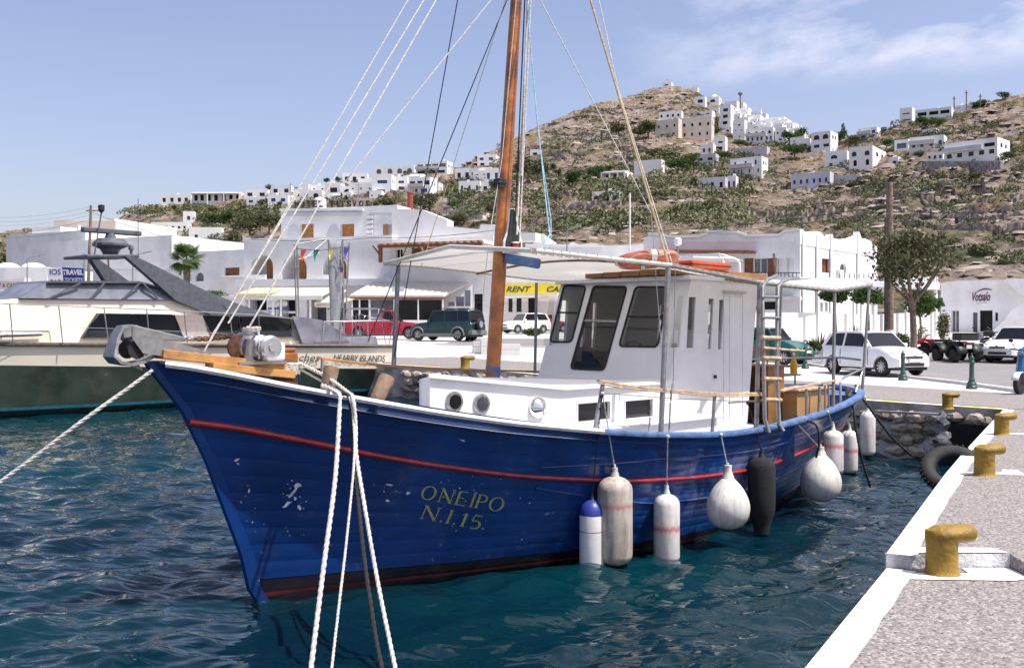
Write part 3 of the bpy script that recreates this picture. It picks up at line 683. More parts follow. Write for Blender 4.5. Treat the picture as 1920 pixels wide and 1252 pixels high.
# red rubbing strake and the two plain blue strakes
STR = [(-.86, 1.92), (-.21, 1.77), (.47, 1.59), (1.32, 1.37), (2.56, 1.13), (4.13, .95), (5.14, .90), (6.38, .87), (7.66, .90), (8.67, .96), (10, 1.06), (11.6, 1.2)]
for sd in (1, -1):
    pts = []
    for s_ in np.linspace(-.84, 11.3, 70):
        z = sm(STR, s_, .4); pts.append(Vector((s_, -sd * (hull_w(s_, z) + .012), z)))
    MB().tube(pts, [.024 + .012 * max(0, 1 - i / 18) for i in range(70)], 8).build('rubbing_strake', M['red_rail'], boat, 60)
    for dz, r_ in ((.27, .011), (-.30, .013)):
        pts = []
        for s_ in np.linspace(2.8, 11.4, 50):
            z = sm(STR, s_, .4) + dz * min(1, (s_ - 1.5) / 3); pts.append(Vector((s_, -sd * (hull_w(s_, z) + .002), z)))
        MB().tube(pts, r_, 6).build('plank_edge', M['hull_blue'], boat, 60)
# decks
b = MB(); b.grid([[tuple(G(s_, -.10 + .05 * (1 - (2 * k / 6 - 1) ** 2), .075, 1 - 2 * k / 6)) for k in range(7)] for s_ in np.linspace(-1.1, 7.6, 40)])
b.build('foredeck', M['deck_white'], boat)
b = MB(); b.grid([[(s_, (hull_w(s_, .86) - .05) * (2 * k / 6 - 1), .86) for k in range(7)] for s_ in np.linspace(7.0, 11.6, 24)]); b.build('cockpit_floor', M['ply'], boat)
b = MB()
for sd in (1, -1): b.grid([[(s_, sd * (hull_w(s_, z) - .06), z) for z in (.84, 1.1, sm(SHR, s_, .3) - .03)] for s_ in np.linspace(7.0, 11.8, 26)])
b.add([(7.6, -2, .86), (7.6, 2, .86), (7.6, 2, 1.40), (7.6, -2, 1.40)], [(0, 1, 2, 3)])
b.build('bulwark_lining', M['blue_cap'], boat)
b = MB(); b.grid([[(s_, (lerp(TOP, s_) - .05) * (2 * k / 6 - 1), lerp(SHR, s_) - .05) for k in range(7)] for s_ in np.linspace(11.5, 12.58, 9)])
b.add([(11.5, sd * (hull_w(11.5, z) - .04), z) for sd, z in ((-1, .9), (1, .9), (1, 1.3), (1, 1.6), (-1, 1.6), (-1, 1.3))], [tuple(range(6))]); b.build('stern_deck', M['blue_cap'], boat)
# lettering on the bow: strokes wrapped on the planking
M['name_paint'] = mat('faded_yellow_lettering', (.30, .33, .12), .6, var=.25, scale=12)
GL = {'O': [('e',)], 'N': [((0, 0), (0, 1), .07), ((0, 1), (.75, 0), .16), ((.75, 0), (.75, 1), .07)], 'E': [((0, 0), (0, 1), .15), ((0, 1), (.55, 1), .06), ((0, .52), (.42, .52), .06), ((0, 0), (.6, 0), .06)],
      'I': [((.1, 0), (.1, 1), .15)], 'P': [((0, 0), (0, 1), .15), ('b',)], '.': [((.05, .0), (.05, .12), .13)], '1': [((.15, 0), (.15, 1), .15), ((.15, 1), (-.05, .84), .06)],
      '5': [((.12, 1), (.55, 1), .08), ((.12, 1), (.06, .55), .06), ('5',)]}
def glyph_quads(ch):
    out = []
    def rib(pts, ws):
        for i in range(len(pts) - 1):
            a, c = Vector(pts[i]), Vector(pts[i + 1]); d = (c - a).normalized(); n = Vector((-d.y, d.x)); out.append([a - n * ws[i] / 2, c - n * ws[i + 1] / 2, c + n * ws[i + 1] / 2, a + n * ws[i] / 2])
    for g in GL[ch]:
        if g[0] == 'e':
            ts = [i / 20 * 2 * math.pi for i in range(21)]; rib([(.42 + .42 * math.cos(t), .5 + .5 * math.sin(t)) for t in ts], [.05 + .11 * abs(math.cos(t)) for t in ts])
        elif g[0] == 'b':
            ts = [math.pi / 2 - i / 10 * math.pi for i in range(11)]; rib([(.22 + .30 * math.cos(t), .74 + .26 * math.sin(t)) for t in ts], [.06 + .1 * abs(math.cos(t)) for t in ts]); rib([(0, 1), (.22, 1)], [.06, .06]); rib([(0, .48), (.22, .48)], [.06, .06])
        elif g[0] == '5':
            ts = [math.radians(130) - i / 10 * math.radians(250) for i in range(11)]; rib([(.28 + .30 * math.cos(t), .30 + .30 * math.sin(t)) for t in ts], [.06 + .1 * abs(math.cos(t)) for t in ts])
        else:
            rib([g[0], g[1]], [g[2], g[2]])
            if ch in 'NEIP1' and abs(g[0][0] - g[1][0]) < .01:
                for y in (0, 1):
                    if not (ch in 'E1' and y == 1): rib([(g[0][0] - .13, y), (g[0][0] + .13, y)], [.045, .045])
    return out
def hull_text(name, chars, adv, p0, p1, hpx, shear):
    b = MB(); tot = sum(adv); x = 0
    for ch, a in zip(chars, adv):
        if ch != ' ':
            for qd in glyph_quads(ch):
                vs = []
                for p in qd:
                    X = (x + p.x * .80 + p.y * shear) / tot; px = p0[0] + (p1[0] - p0[0]) * X; py = p0[1] + (p1[1] - p0[1]) * X - p.y * hpx; vs.append(HH(px, py, .009))
                b.add(vs, [(0, 1, 2, 3)])
        x += a
    b.build(name, M['name_paint'], boat, fix=False)
hull_text('boat_name', 'ONEIPO', [1, .92, .72, .36, .66, .9], (787, 934), (945, 960), 26, .26)
hull_text('registration_number', 'N.I.15', [.86, .26, .36, .3, .42, .72], (789, 971), (905, 994), 26, .26)
# small white scrape marks where the paint is gone
M['bare'] = mat('bare_primer', (.62, .66, .74), .7, var=.3, scale=9)
b = MB()
def chip(cx, cy, w, h, rot, n=9):
    pts = []
    for i in range(n):
        t = 2 * math.pi * i / n; r = R.uniform(.35, 1); x, y = w * r * math.cos(t), h * r * math.sin(t); pts.append(HH(cx + x * math.cos(rot) - y * math.sin(rot), cy + x * math.sin(rot) + y * math.cos(rot), .007))
    b.add(pts, [tuple(range(n))])
for c_ in [(556, 910, 9, 8, .2), (548, 924, 5, 13, .7), (538, 944, 14, 4, -.7), (560, 950, 6, 7, 0), (553, 934, 5, 4, 1), (443, 862, 8, 3, -.5), (446, 869, 5, 2, .3), (466, 920, 3, 8, .2), (764, 924, 8, 3.2, -.6), (728, 908, 9, 1.6, .1), (866, 825, 9, 2, .3), (726, 938, 7, 3, .4)]: chip(*c_)
for i in range(46): chip(R.choice([550, 556, 470, 725, 860, 960, 905]) + R.gauss(0, 16), R.choice([925, 940, 915, 985]) + R.gauss(0, 16), R.uniform(.8, 4), R.uniform(.5, 1.6), R.uniform(-1, 1), 6)
b.build('paint_chips', M['bare'], boat, fix=False)['kind'] = 'stuff'

# trunk cabin and wheelhouse
dz0 = 1.40
tr = [(1.45, -1.0), (3.35, -1.26), (5.75, -1.26), (5.75, 1.2), (3.6, 1.1), (2.7, .6)]
zt = lambda s_: 2.30 - (s_ - 1.45) * .105 if s_ < 3.4 else 2.095
b = MB(); n = len(tr); b.add([(x, y, lerp(SHR, x) - .16) for x, y in tr] + [(x, y, zt(x)) for x, y in tr], [tuple(range(n)), tuple(range(2 * n - 1, n - 1, -1))] + [(i, (i + 1) % n, (i + 1) % n + n, i + n) for i in range(n)])
trunk = b.build('trunk_cabin', M['house_white'], boat)
wins = []
def side_cut(c, px0, py0, px1, py1, w):
    a, d = B(px0, py0, w), B(px1, py1, w); return c.box(a.x, d.x, -w - .1, -w + .1, min(a.z, d.z), max(a.z, d.z)), (a, d)
c = MB(); _, w1 = side_cut(c, 1083, 757, 1143, 785, 1.26); _, w2 = side_cut(c, 1172, 752, 1223, 780, 1.26)
c.box(3.0, 5.5, -1.2, -1.15, 1.6, 2.0); cut(trunk, c)
for a, d in (w1, w2):
    o = MB().box(a.x, d.x, -1.225, -1.215, d.z, a.z).build('cabin_window', M['dark_glass'], boat)
    fr = MB(); e = .02
    for X0, X1, Z0, Z1 in ((a.x - e, d.x + e, a.z, a.z + e), (a.x - e, d.x + e, d.z - e, d.z), (a.x - e, a.x, d.z, a.z), (d.x, d.x + e, d.z, a.z)): fr.box(X0, X1, -1.27, -1.255, Z0, Z1)
    fr.build('window_frame', M['house_white'], o)
# lip round the trunk roof
b = MB(); lp = [(1.40, -1.04), (3.35, -1.31), (5.72, -1.30)]
b.grid([[(x, y - .0, zt(x) - .02), (x, y, zt(x) + .025), (x, y + .35, zt(x) + .04)] for x, y in lp]); b.grid([[(x, y, zt(x) - .02), (x, y + .05, zt(x) - .02)] for x, y in lp]); b.build('roof_lip', M['house_white'], boat)
def on_trunk(px, py):
    d = Vector((3.35 - 1.45, -.26, 0)); return hit(BF, px, py, (1.45, -1.0, 2), (-d.y, d.x, 0)), Vector((d.y, -d.x, 0)).normalized()
for px, rr_ in ((851, .105), (902, .105)):
    p, nn = on_trunk(px, 753 if px < 880 else 757); Mx = nn.to_track_quat('Z', 'Y').to_matrix()
    ph = MB().lathe([(.078, -.01), (.078, .03), (rr_, .03), (rr_ + .012, .012), (rr_ + .012, -.01)], p, 26, Mx).build('porthole', M['steel'], boat, 40)
    MB().lathe([(.080, .034), (.0001, .034)], p, 24, Mx).build('glass', M['dark_glass' if px < 880 else 'grey_glass'], ph)
    bo = MB()
    for k in range(8):
        t = k * math.pi / 4; bo.lathe([(.007, .03), (.007, .04), (.002, .042)], p + Mx @ Vector((.095 * math.cos(t), .095 * math.sin(t), 0)), 6, Mx)
    bo.build('bolts', M['steel'], ph)['kind'] = 'stuff'
p, nn = on_trunk(1006, 764); Mx = nn.to_track_quat('Z', 'Y').to_matrix()
b = MB().lathe([(.12, -.01), (.125, .02), (.118, .05), (.095, .065), (.06, .095), (.02, .115), (.0001, .118)], p, 28, Mx); M['chrome'] = mat('chrome', (.75, .74, .72), .08, 1.0, var=.05)
b.build('dome_ventilator', M['chrome'], boat, 50)
b = MB(); a = B(1050, 797, 1.55); d = B(1316, 795, 1.5)
b.box(3.5, 6.15, -1.62, -1.26, 1.38, 1.60); b.build('side_locker', M['house_white'], boat, bevel=.012)
b = MB(); b.box(3.42, 6.22, -1.68, -1.26, 1.60, 1.635); b.build('locker_lid', M['deck_white'], boat, bevel=.01)

W = 1.2
fb, ft = (5.6, 2.05), (6.15, 3.5); bb, bt_ = (7.62, 1.15), (7.95, 3.5)
def whex(i):                                                    # outline inset by i
    wl_, wu = W - i, W - .03 - i
    return [(fb[0] + i, -wl_, (1.2 if i == 0 else 1.05)), (bb[0] - i, -wl_, (1.2 if i == 0 else 1.05)), (bb[0] - i, wl_, (1.2 if i == 0 else 1.05)), (fb[0] + i, wl_, (1.2 if i == 0 else 1.05)),
            (ft[0] + i, -wu, ft[1] - i), (bt_[0] - i, -wu, ft[1] - i), (bt_[0] - i, wu, ft[1] - i), (ft[0] + i, wu, ft[1] - i)]
# the front rakes only above the trunk
def wshape(i):
    b = MB(); pr = [(fb[0] + i - .02, 1.25 - (1 if i else 0) * .2), (bb[0] - i, 1.25 - (1 if i else 0) * .2), (bt_[0] - i, ft[1] - i), (ft[0] + i, ft[1] - i), (fb[0] + i, fb[1])]
    return b.prism(pr, -(W - i), W - i)
house = wshape(0).build('wheelhouse', M['house_white'], boat)
ctr = wshape(.05)
fn = Vector((-(ft[1] - fb[1]), 0, ft[0] - fb[0])).normalized(); f0 = (fb[0], 0, fb[1])
FW = [[(1037, 536), (1099, 537), (1072, 641), (1011, 641)], [(1113, 537), (1176, 538), (1133, 694), (1070, 691)], [(1192, 538), (1256, 539), (1233, 650), (1161, 649)]]
def rounded(q4, k=.16, n=4):
    out = []
    for i in range(4):
        p, a, c = q4[i], q4[i - 1], q4[(i + 1) % 4]; A = p + (a - p).normalized() * k; Cc = p + (c - p).normalized() * k
        for j in range(n + 1):
            t = j / n; out.append(A * (1 - t) ** 2 + p * 2 * t * (1 - t) + Cc * t * t)
    return out
front = []
for qd in FW:
    L4 = [hit(BF, x, y, f0, fn) for x, y in qd]; L4 = [Vector((v.x, max(-1.13, min(1.13, v.y)), v.z)) for v in L4]; lp = rounded(L4, .07); front.append((L4, lp))
    n = len(lp); ctr.add([v + fn * .1 for v in lp] + [v - fn * .12 for v in lp], [tuple(range(n)), tuple(range(2 * n - 1, n - 1, -1))] + [(i, (i + 1) % n, (i + 1) % n + n, i + n) for i in range(n)])
SW = [[(1273, 555), (1283, 555), (1274, 651), (1262, 651)], [(1292, 557), (1305, 557), (1300, 652), (1287, 652)], [(1329, 560), (1339, 560), (1333, 654), (1326, 654)], [(1349, 562), (1358, 562), (1352, 655), (1346, 655)]]
sidew = []
for qd in SW:
    L4 = [B(x, y, W) for x, y in qd]; sidew.append(L4)
    ctr.add([v + Vector((0, -.1, 0)) for v in L4] + [v + Vector((0, .12, 0)) for v in L4], [(0, 1, 2, 3), (7, 6, 5, 4)] + [(i, (i + 1) % 4, (i + 1) % 4 + 4, i + 4) for i in range(4)])
    L5 = [Vector((v.x, W, v.z)) for v in L4]                    # the same lights on the far side
    ctr.add([v + Vector((0, -.12, 0)) for v in L5] + [v + Vector((0, .1, 0)) for v in L5], [(0, 1, 2, 3), (7, 6, 5, 4)] + [(i, (i + 1) % 4, (i + 1) % 4 + 4, i + 4) for i in range(4)])
for y0, y1 in ((-.55, -.35), (.35, .55)): ctr.box(7.5, 8.1, y0, y1, 2.35, 3.2)
cut(house, ctr)
for i, (L4, lp) in enumerate(front):
    n = len(lp); b = MB(); b.add([v - fn * .01 for v in lp], [tuple(range(n))]); g = b.build('front_window', M['cabin_glass' if i != 1 else 'tint_glass'], boat, fix=False)
    MB().tube([v + fn * .006 for v in lp + [lp[0], lp[1]]], .017, 6, False).build('rubber_seal', M['black_rubber'], g, 80)
    k = (.48, .42, .50)[i]; a = L4[0].lerp(L4[3], k); c = L4[1].lerp(L4[2], k); MB().bar(a, c, .022 if i != 1 else .035, .02, fn).build('glazing_bar', M['black_rubber' if i != 1 else 'grey_steel'], g)
for L4 in sidew:
    for yy in (0, 2 * W):
        b = MB(); b.add([v + Vector((0, yy + (.02 if yy == 0 else -.02), 0)) for v in L4], [(0, 1, 2, 3)]); b.build('side_window', M['cabin_glass'], boat, fix=False)
# side mouldings, door with its edge gaps
b = MB()
for x in (6.98, 7.14, 7.50): b.box(x, x + .012, -W - .012, -W - .001, 1.45, 3.30)
b.box(6.98, 7.5, -W - .012, -W, 3.29, 3.305); b.box(5.98, 6.75, -W - .014, -W, 2.50, 2.52)
b.build('door_moulding', M['house_white'], boat)
MB().box(6.72, 6.76, -W - .03, -W, 2.10, 2.15).build('door_handle', M['black_plastic'], boat)
MB().box(6.95, 7.55, -W - .05, -W - .02, 3.34, 3.37).build('door_track', M['steel'], boat)
b = MB(); rf = [(ft[0] - .1, 3.50), (8.42, 3.50), (8.44, 3.545), (ft[0] - .1, 3.56)]; b.prism(rf, -W - .04, W + .04); b.build('roof', M['house_white'], boat, bevel=.01)
b = MB()
for sd in (-1, 1): b.prism([(7.93, 3.50), (8.38, 3.50), (8.1, 3.28), (7.9, 3.12)], sd * (W - .02), sd * (W - .06))
b.build('roof_bracket', M['house_white'], boat)
# inside the wheelhouse: dashboard, wheel and back wall shelf
b = MB(); b.box(5.95, 6.35, -1.0, 1.0, 2.1, 2.32); b.box(6.1, 6.3, .35, .75, 2.32, 2.48); b.build('dashboard', M['black_plastic'], boat, bevel=.02)
b = MB(); b.tube([(6.55, .1 + .24 * math.cos(t), 2.38 + .24 * math.sin(t)) for t in [i * math.pi / 9 for i in range(19)]], .016, 6)
for k in range(6): b.tube([(6.55, .1, 2.38), (6.55, .1 + .24 * math.cos(k * math.pi / 3), 2.38 + .24 * math.sin(k * math.pi / 3))], .01, 5)
b.build('steering_wheel', M['ply'], boat, 60)

# mast with its bracket, foot paint and light board
mb_, mt = B(923, 712, 0), B(968, 0, 0)
dirm = (mt - mb_); top = mb_ + dirm * 1.5
mast = MB().tube([mb_ + (top - mb_) * k for k in (0, .05, .2, .4, .6, .8, 1)], [.094, .094, .092, .088, .080, .068, .05], 20).build('mast', M['varnish'], boat, 60)
MB().tube([mb_ + Vector((0, 0, -.3)), mb_ + dirm * .034], .0965, 20).build('mast_foot', M['blue_cap'], mast, 60)
MB().tube([mb_ + dirm * -.01, mb_ + dirm * .002], .16, 20).build('mast_collar', M['house_white'], mast, 60)
p = B(941, 345, .1); b = MB(); b.box(p.x - .1, p.x + .02, p.y - .06, p.y + .06, p.z - .06, p.z + .06); b.box(p.x - .13, p.x + .03, p.y - .075, p.y + .075, p.z - .005, p.z + .02); b.build('mast_lamp', M['black_plastic'], mast, bevel=.01)
MB().tube([B(905, 560, .14), B(918, 440, .14), B(941, 300, .12), B(968, 0, .1)], .005, 5).build('mast_cable', M['rope_white'], mast)
def panel(pix, w, th, name, m, par, **k):
    pts = [B(x, y, w) for x, y in pix]; b = MB(); n = len(pts); b.add(pts + [v + Vector((0, th, 0)) for v in pts], [tuple(range(n)), tuple(range(2 * n - 1, n - 1, -1))] + [(i, (i + 1) % n, (i + 1) % n + n, i + n) for i in range(n)]); return b.build(name, m, par, **k)
OUT = [(957, 391), (966, 391), (971, 420), (976, 440), (979, 456), (979, 477), (945, 474), (946, 452), (952, 436), (955, 415)]
INN = [(959, 392), (965, 393), (969, 421), (974, 441), (977, 456), (976.5, 473), (949, 470.5), (950, 452), (954, 438), (957, 415)]
lb = panel(OUT, .20, .03, 'light_board', M['deck_white'], mast); panel(INN, .222, .02, 'board_face', M['black_plastic'], lb)
p = B(966, 462, .25); MB().lathe([(.05, -.06), (.055, -.05), (.055, -.03)], p, 12).build('lamp_base', M['black_plastic'], lb, 50)
MB().lathe([(.045, -.03), (.045, .04)], p, 12).build('navigation_light', M['red_lens'], lb, 50); MB().lathe([(.052, .04), (.05, .055), (.01, .06)], p, 12).build('lamp_cap', M['white_metal'], lb, 50)
b = MB(); a, c = B(947, 484, .1), B(1013, 495, .55); b.bar(a, c, .09, .13); b.build('mast_crosspiece', M['blue_cap'], boat, bevel=.03)

# awning and its frame
PT = [(1000, 470, 1.75), (1100, 481, 1.85), (1255, 497, 1.92), (1345, 514, 1.95), (1430, 530, 1.95), (1500, 538, 1.9), (1565, 544, 1.72), (1632, 534, 1.02)]
pl = [B(*t) for t in PT]; pr_ = [B(722, 494, -1.80), B(800, 499, -1.85), B(1037, 525, -1.95)]
pr_ = pr_[:2] + [Vector((x, y, z)) for x, y, z in ((5.0, 1.9, 3.68), (6.4, 1.95, 3.62), (7.8, 1.9, 3.62), (9.3, 1.75, 3.62), (10.8, 1.3, 3.64), (12.0, .6, 3.66))]
b = MB(); rows = []
for j in range(len(pl) * 4 - 3):
    k, t = divmod(j, 4); t /= 4; a = pl[k].lerp(pl[min(k + 1, 7)], t); c = pr_[k].lerp(pr_[min(k + 1, 7)], t); rows.append([a.lerp(c, i / 12) + Vector((0, 0, .14 * math.sin(math.pi * i / 12) - .035 * abs(math.sin(math.pi * t)) * math.sin(math.pi * i / 12))) for i in range(13)])
b.grid(rows); aw = b.build('awning', M['canvas'], boat, 60)
def pipe(name, pts, r, m, n=8, par=None): return MB().tube(pts, r, n).build(name, m, par or boat, 60)
pipe('awning_rail', [v + Vector((0, -.02, .0)) for v in pl[:3]], .026, M['canvas']); pipe('awning_rail', [v + Vector((0, -.02, -.01)) for v in pl[2:]], .024, M['grey_steel'])
pipe('awning_rail', [v + Vector((0, .02, 0)) for v in pr_], .022, M['canvas']); pipe('awning_rail', [pl[0]] + [rows[0][6]] + [pr_[0]], .028, M['canvas'])
for r_ in (8, 16, 22, 28): pipe('awning_batten', [v - Vector((0, 0, .03)) for v in rows[min(r_, 28)]], .016, M['old_wood'])
lac = MB()
for i in range(46):
    t = i / 45 * (len(pl) - 1.001); k = int(t); p = pl[k].lerp(pl[k + 1], t - k); lac.tube([p + Vector((-.02, .05, .035)), p + Vector((0, -.045, .02)), p + Vector((.02, -.03, -.04)), p + Vector((.03, .05, -.02))], .005, 4)
for i in range(26):
    t = i / 25 * 2.99; k = int(t); p = pr_[k].lerp(pr_[k + 1], t - k); lac.tube([p + Vector((-.02, -.05, .02)), p + Vector((0, .04, 0)), p + Vector((.02, -.04, -.03))], .005, 4)
lac.build('lacing', M['rope_tan'], aw)['kind'] = 'stuff'

# stanchions, handrails, ladder
def post(name, x0, y0, x1, y1, w0, w1=None, r=.024, m='grey_steel'): return pipe(name, [B(x0, y0, w0), B(x1, y1, w1 if w1 is not None else w0)], r, M[m])
post('awning_post', 1253, 499, 1239, 813, 1.92, r=.034); post('awning_post', 1424, 529, 1418, 812, 1.97, r=.032); post('awning_post', 1565, 545, 1562, 772, 1.72, 1.78, r=.028); post('awning_post', 1630, 536, 1616, 744, 1.02, r=.028)
post('awning_post', 747, 498, 738, 688, -1.78, r=.032); post('awning_post', 1006, 530, 1003, 700, -1.85, r=.024); post('awning_post', 1466, 534, 1458, 722, -1.75, r=.026)
post('stanchion', 1131, 716, 1115, 808, 1.72, 1.76, r=.026); post('stanchion', 1340, 740, 1335, 815, 1.98); post('stanchion', 1512, 729, 1512, 788, 1.9); post('stanchion', 1537, 725, 1535, 778, 1.86); post('stanchion', 605, 674, 604, 704, -1.3)
post('stanchion', 1547, 722, 1547, 775, 1.84, r=.016); post('stanchion', 1553, 720, 1554, 771, 1.80, r=.016)
def rail(name, pix, m, h=.03, w_=.055):
    pts = [B(*t) for t in pix]; b = MB()
    for a, c in zip(pts, pts[1:]): b.bar(a, c, w_, h)
    return b.build(name, M[m], boat, bevel=.006)
rail('handrail', [(1121, 713, 1.72), (1160, 721, 1.80), (1225, 729, 1.9), (1310, 736, 1.97), (1372, 739, 2.0), (1431, 737, 2.0)], 'handrail'); rail('handrail', [(1121, 718, 1.75), (1160, 726, 1.83), (1225, 733, 1.93), (1310, 740, 2.0), (1372, 743, 2.03), (1431, 741, 2.03)], 'handrail', .018, .02)
rail('handrail', [(1464, 733, 1.98), (1524, 721, 1.88), (1565, 713, 1.76)], 'handrail'); rail('handrail', [(600, 671, -1.3), (660, 679, -1.6), (740, 687, -1.8), (900, 694, -1.9), (1200, 701, -2.0)], 'planks')
rail('lower_rail', [(1366, 755, 2.0), (1430, 750, 2.0)], 'old_wood', .02, .02)
pipe('stern_rail', [B(1576, 764, 1.66), B(1576, 716, 1.66), B(1582, 708, 1.62), B(1619, 690, 1.05)], .02, M['steel']); pipe('stern_rail', [B(1619, 690, 1.05), B(1604, 735, 1.1)], .018, M['steel'])
pipe('stern_rail', [Vector((12.2, -.5, 2.28)), Vector((12.3, .4, 2.25)), Vector((11.3, 1.25, 2.22)), Vector((9.4, 1.72, 2.18)), Vector((9.2, 1.76, 1.6))], .02, M['steel']); pipe('stern_rail', [Vector((12.0, -.95, 2.25)), Vector((12.2, -.5, 2.28))], .02, M['steel'])
lad = pipe('ladder_rail', [B(1456, 517, 1.6), B(1438, 525, 1.9), B(1429, 539, 2.06), B(1431, 644, 2.08), B(1434, 785, 2.1), B(1442, 811, 2.16)], .028, M['grey_steel'])
pipe('ladder_rail', [B(1483, 522, 1.6), B(1467, 528, 1.9), B(1458, 539, 2.06), B(1456, 695, 2.08), B(1461, 795, 2.1), B(1469, 808, 2.16)], .028, M['grey_steel'])
for i, (y, m_) in enumerate([(556, 's'), (595, 's'), (633, 'w'), (671, 'w'), (710, 'w'), (749, 'w')]):
    pipe('rung', [B(1427 + i * .8, y, 2.09), B(1460 + i * .8, y + 1, 2.09)], .020 if m_ == 's' else .030, M['grey_steel' if m_ == 's' else 'handrail'])
pipe('boat_hook', [B(1431, 652, 2.14), B(1478, 656, 2.0), B(1508, 658, 1.9)], .018, M['handrail'])
# posts (bitts) on the foredeck with cut tops
def bitt(x0, y0, x1, y1, w, r=.072, name='mooring_post'):
    a, c = B(x0, y0, w), B(x1, y1, w); d = (c - a).normalized(); o = MB().tube([a - d * .02, a, a.lerp(c, .5), c - d * .03, c], [r * .85, r * .88, r * .96, r * 1.02, r * .93], 12).build(name, M['old_wood'], boat, 50)
    s = d.orthogonal().normalized(); MB().bar(c - s * r * .7 + d * .003, c + s * r * .7 + d * .003, .015, .006, d).build('post_crack', M['dark_void'], o); return o
bitt(613, 737, 622, 687, .68, .078); bitt(704, 755, 727, 706, .84, .084)
bitt(1590, 742, 1592, 729, .9, .06); bitt(1606, 735, 1608, 722, .5, .06)
# long timber, samson post and windlass on the bow
beam = MB(); a, c = B(296, 663, 0.05), B(548, 690, 0.0); beam.bar(a, c, .22, .085); bm_o = beam.build('bow_timber', M['planks'], boat, bevel=.006)
MB().bar(B(392, 686, .12), B(546, 702, .1), .16, .075).build('bow_timber', M['planks'], boat, bevel=.006)
sp = B(537, 655, 0); b = MB(); b.box(sp.x - .09, sp.x + .09, -.09, .09, 1.9, sp.z - .03); b.box(sp.x - .075, sp.x + .075, -.075, .075, sp.z - .03, sp.z + .02); b.build('samson_post', M['varnish'], boat, bevel=.02)
def rope(path, r, m, name='rope', par=None, twist=None, strands=3, step=.02, n=6):
    path = [Vector(p) for p in path]; pts = []
    for i in range(len(path) - 1):                              # Catmull-Rom
        p0, p1, p2, p3 = path[max(i - 1, 0)], path[i], path[i + 1], path[min(i + 2, len(path) - 1)]; k = max(2, int((p2 - p1).length / step))
        for j in range(k):
            t = j / k; pts.append(.5 * ((2 * p1) + (-p0 + p2) * t + (2 * p0 - 5 * p1 + 4 * p2 - p3) * t * t + (-p0 + 3 * p1 - 3 * p2 + p3) * t ** 3))
    pts.append(path[-1]); tw = twist or r * 9; b = MB(); L_ = 0; fr = []; up = None
    for i, p in enumerate(pts):
        d = (pts[min(i + 1, len(pts) - 1)] - pts[max(i - 1, 0)]).normalized()
        if up is None: up = d.orthogonal()
        up = (up - d * up.dot(d)).normalized(); fr.append((p, up.copy(), d.cross(up), L_)); L_ += (pts[min(i + 1, len(pts) - 1)] - p).length
    for s in range(strands):
        b.tube([p + (u * math.cos(l / tw * 6.283 + s * 6.283 / strands) + v * math.sin(l / tw * 6.283 + s * 6.283 / strands)) * r * .5 for p, u, v, l in fr], r * .56, n)
    return b.build(name, m, par, 80)
wr = []
for t in np.linspace(0, 5 * 2 * math.pi, 60): wr.append((sp.x + .125 * math.cos(t), .125 * math.sin(t), sp.z - .14 - t * .004))
o = rope(wr, .022, M['rope_white'], 'rope_turns', boat, n=5)
rope([(sp.x + .13 * math.cos(t), .13 * math.sin(t), sp.z - .25 - t * .004) for t in np.linspace(0, 3 * 2 * math.pi, 36)], .02, M['rope_black'], 'rope_turns', boat, n=5)
wc = B(478, 650, 0)
b = MB(); b.box(wc.x - .28, wc.x + .28, -.16, .16, wc.z - .18, wc.z - .15); b.build('windlass_base', M['steel'], boat)
Ry = Matrix.Rotation(math.pi / 2, 3, 'X')
wd = MB().lathe([(.05, -.2), (.13, -.17), (.15, -.1), (.15, .02), (.12, .07)], (wc.x - .08, 0, wc.z), 20, Ry).build('windlass', M['steel'], boat, 40)
MB().lathe([(.11, .07), (.13, .09), (.085, .13), (.085, .20), (.12, .25), (.125, .27), (.10, .29), (.04, .29), (.04, .31), (.001, .31)], (wc.x + .02, 0, wc.z - .005), 24, Ry).build('rope_drum', M['alloy'], wd, 30)
MB().box(wc.x + .02, wc.x + .30, -.12, .10, wc.z - .15, wc.z + .045).build('motor_housing', M['white_metal'], wd, bevel=.03)
MB().lathe([(.10, -.02), (.13, -.015), (.13, .015), (.10, .02)], (wc.x - .20, -.02, wc.z + .0), 14, Ry).build('chain_wheel', mat('rusty_iron', (.10, .04, .02), .9, var=.5, scale=20), wd, 40)
b = MB(); b.tube([(wc.x - .15, -.1, wc.z - .18), (wc.x - .13, -.12, wc.z + .08)], .05, 10); b.build('windlass_leg', M['steel'], wd, 40)
rope([(wc.x + .02 * math.cos(t * 3) - .05 + .07 * math.cos(t), .1 * math.sin(t) - .02, wc.z + .16 + .003 * t) for t in np.linspace(0, 14, 40)], .014, M['rope_white'], 'rope_turns', wd, n=4)
rope([(wc.x - .06, -.16, wc.z + .16), (wc.x - .065, -.18, wc.z + .05), (wc.x - .06, -.17, wc.z - .12)], .011, M['rope_white'], 'rope_tail', wd, n=4)
# stem fitting: two plates
for sd, nm in ((-.13, 0), (.11, 0)):
    pts = [(v.x, v.z) for v in (B(x, y, 0) for x, y in ((236, 634), (262, 633), (305, 638), (345, 649), (383, 661), (383, 668), (292, 667), (256, 662)))]
    MB().prism(pts, sd, sd + .014).build('stem_plate', M['steel'], boat)
Rr = B(248, 655, 0); MB().lathe([(.09, -.1), (.05, -.04), (.05, .04), (.09, .1)], (Rr.x, 0, Rr.z), 14, Ry).build('bow_roller', M['black_rubber'], boat, 50)
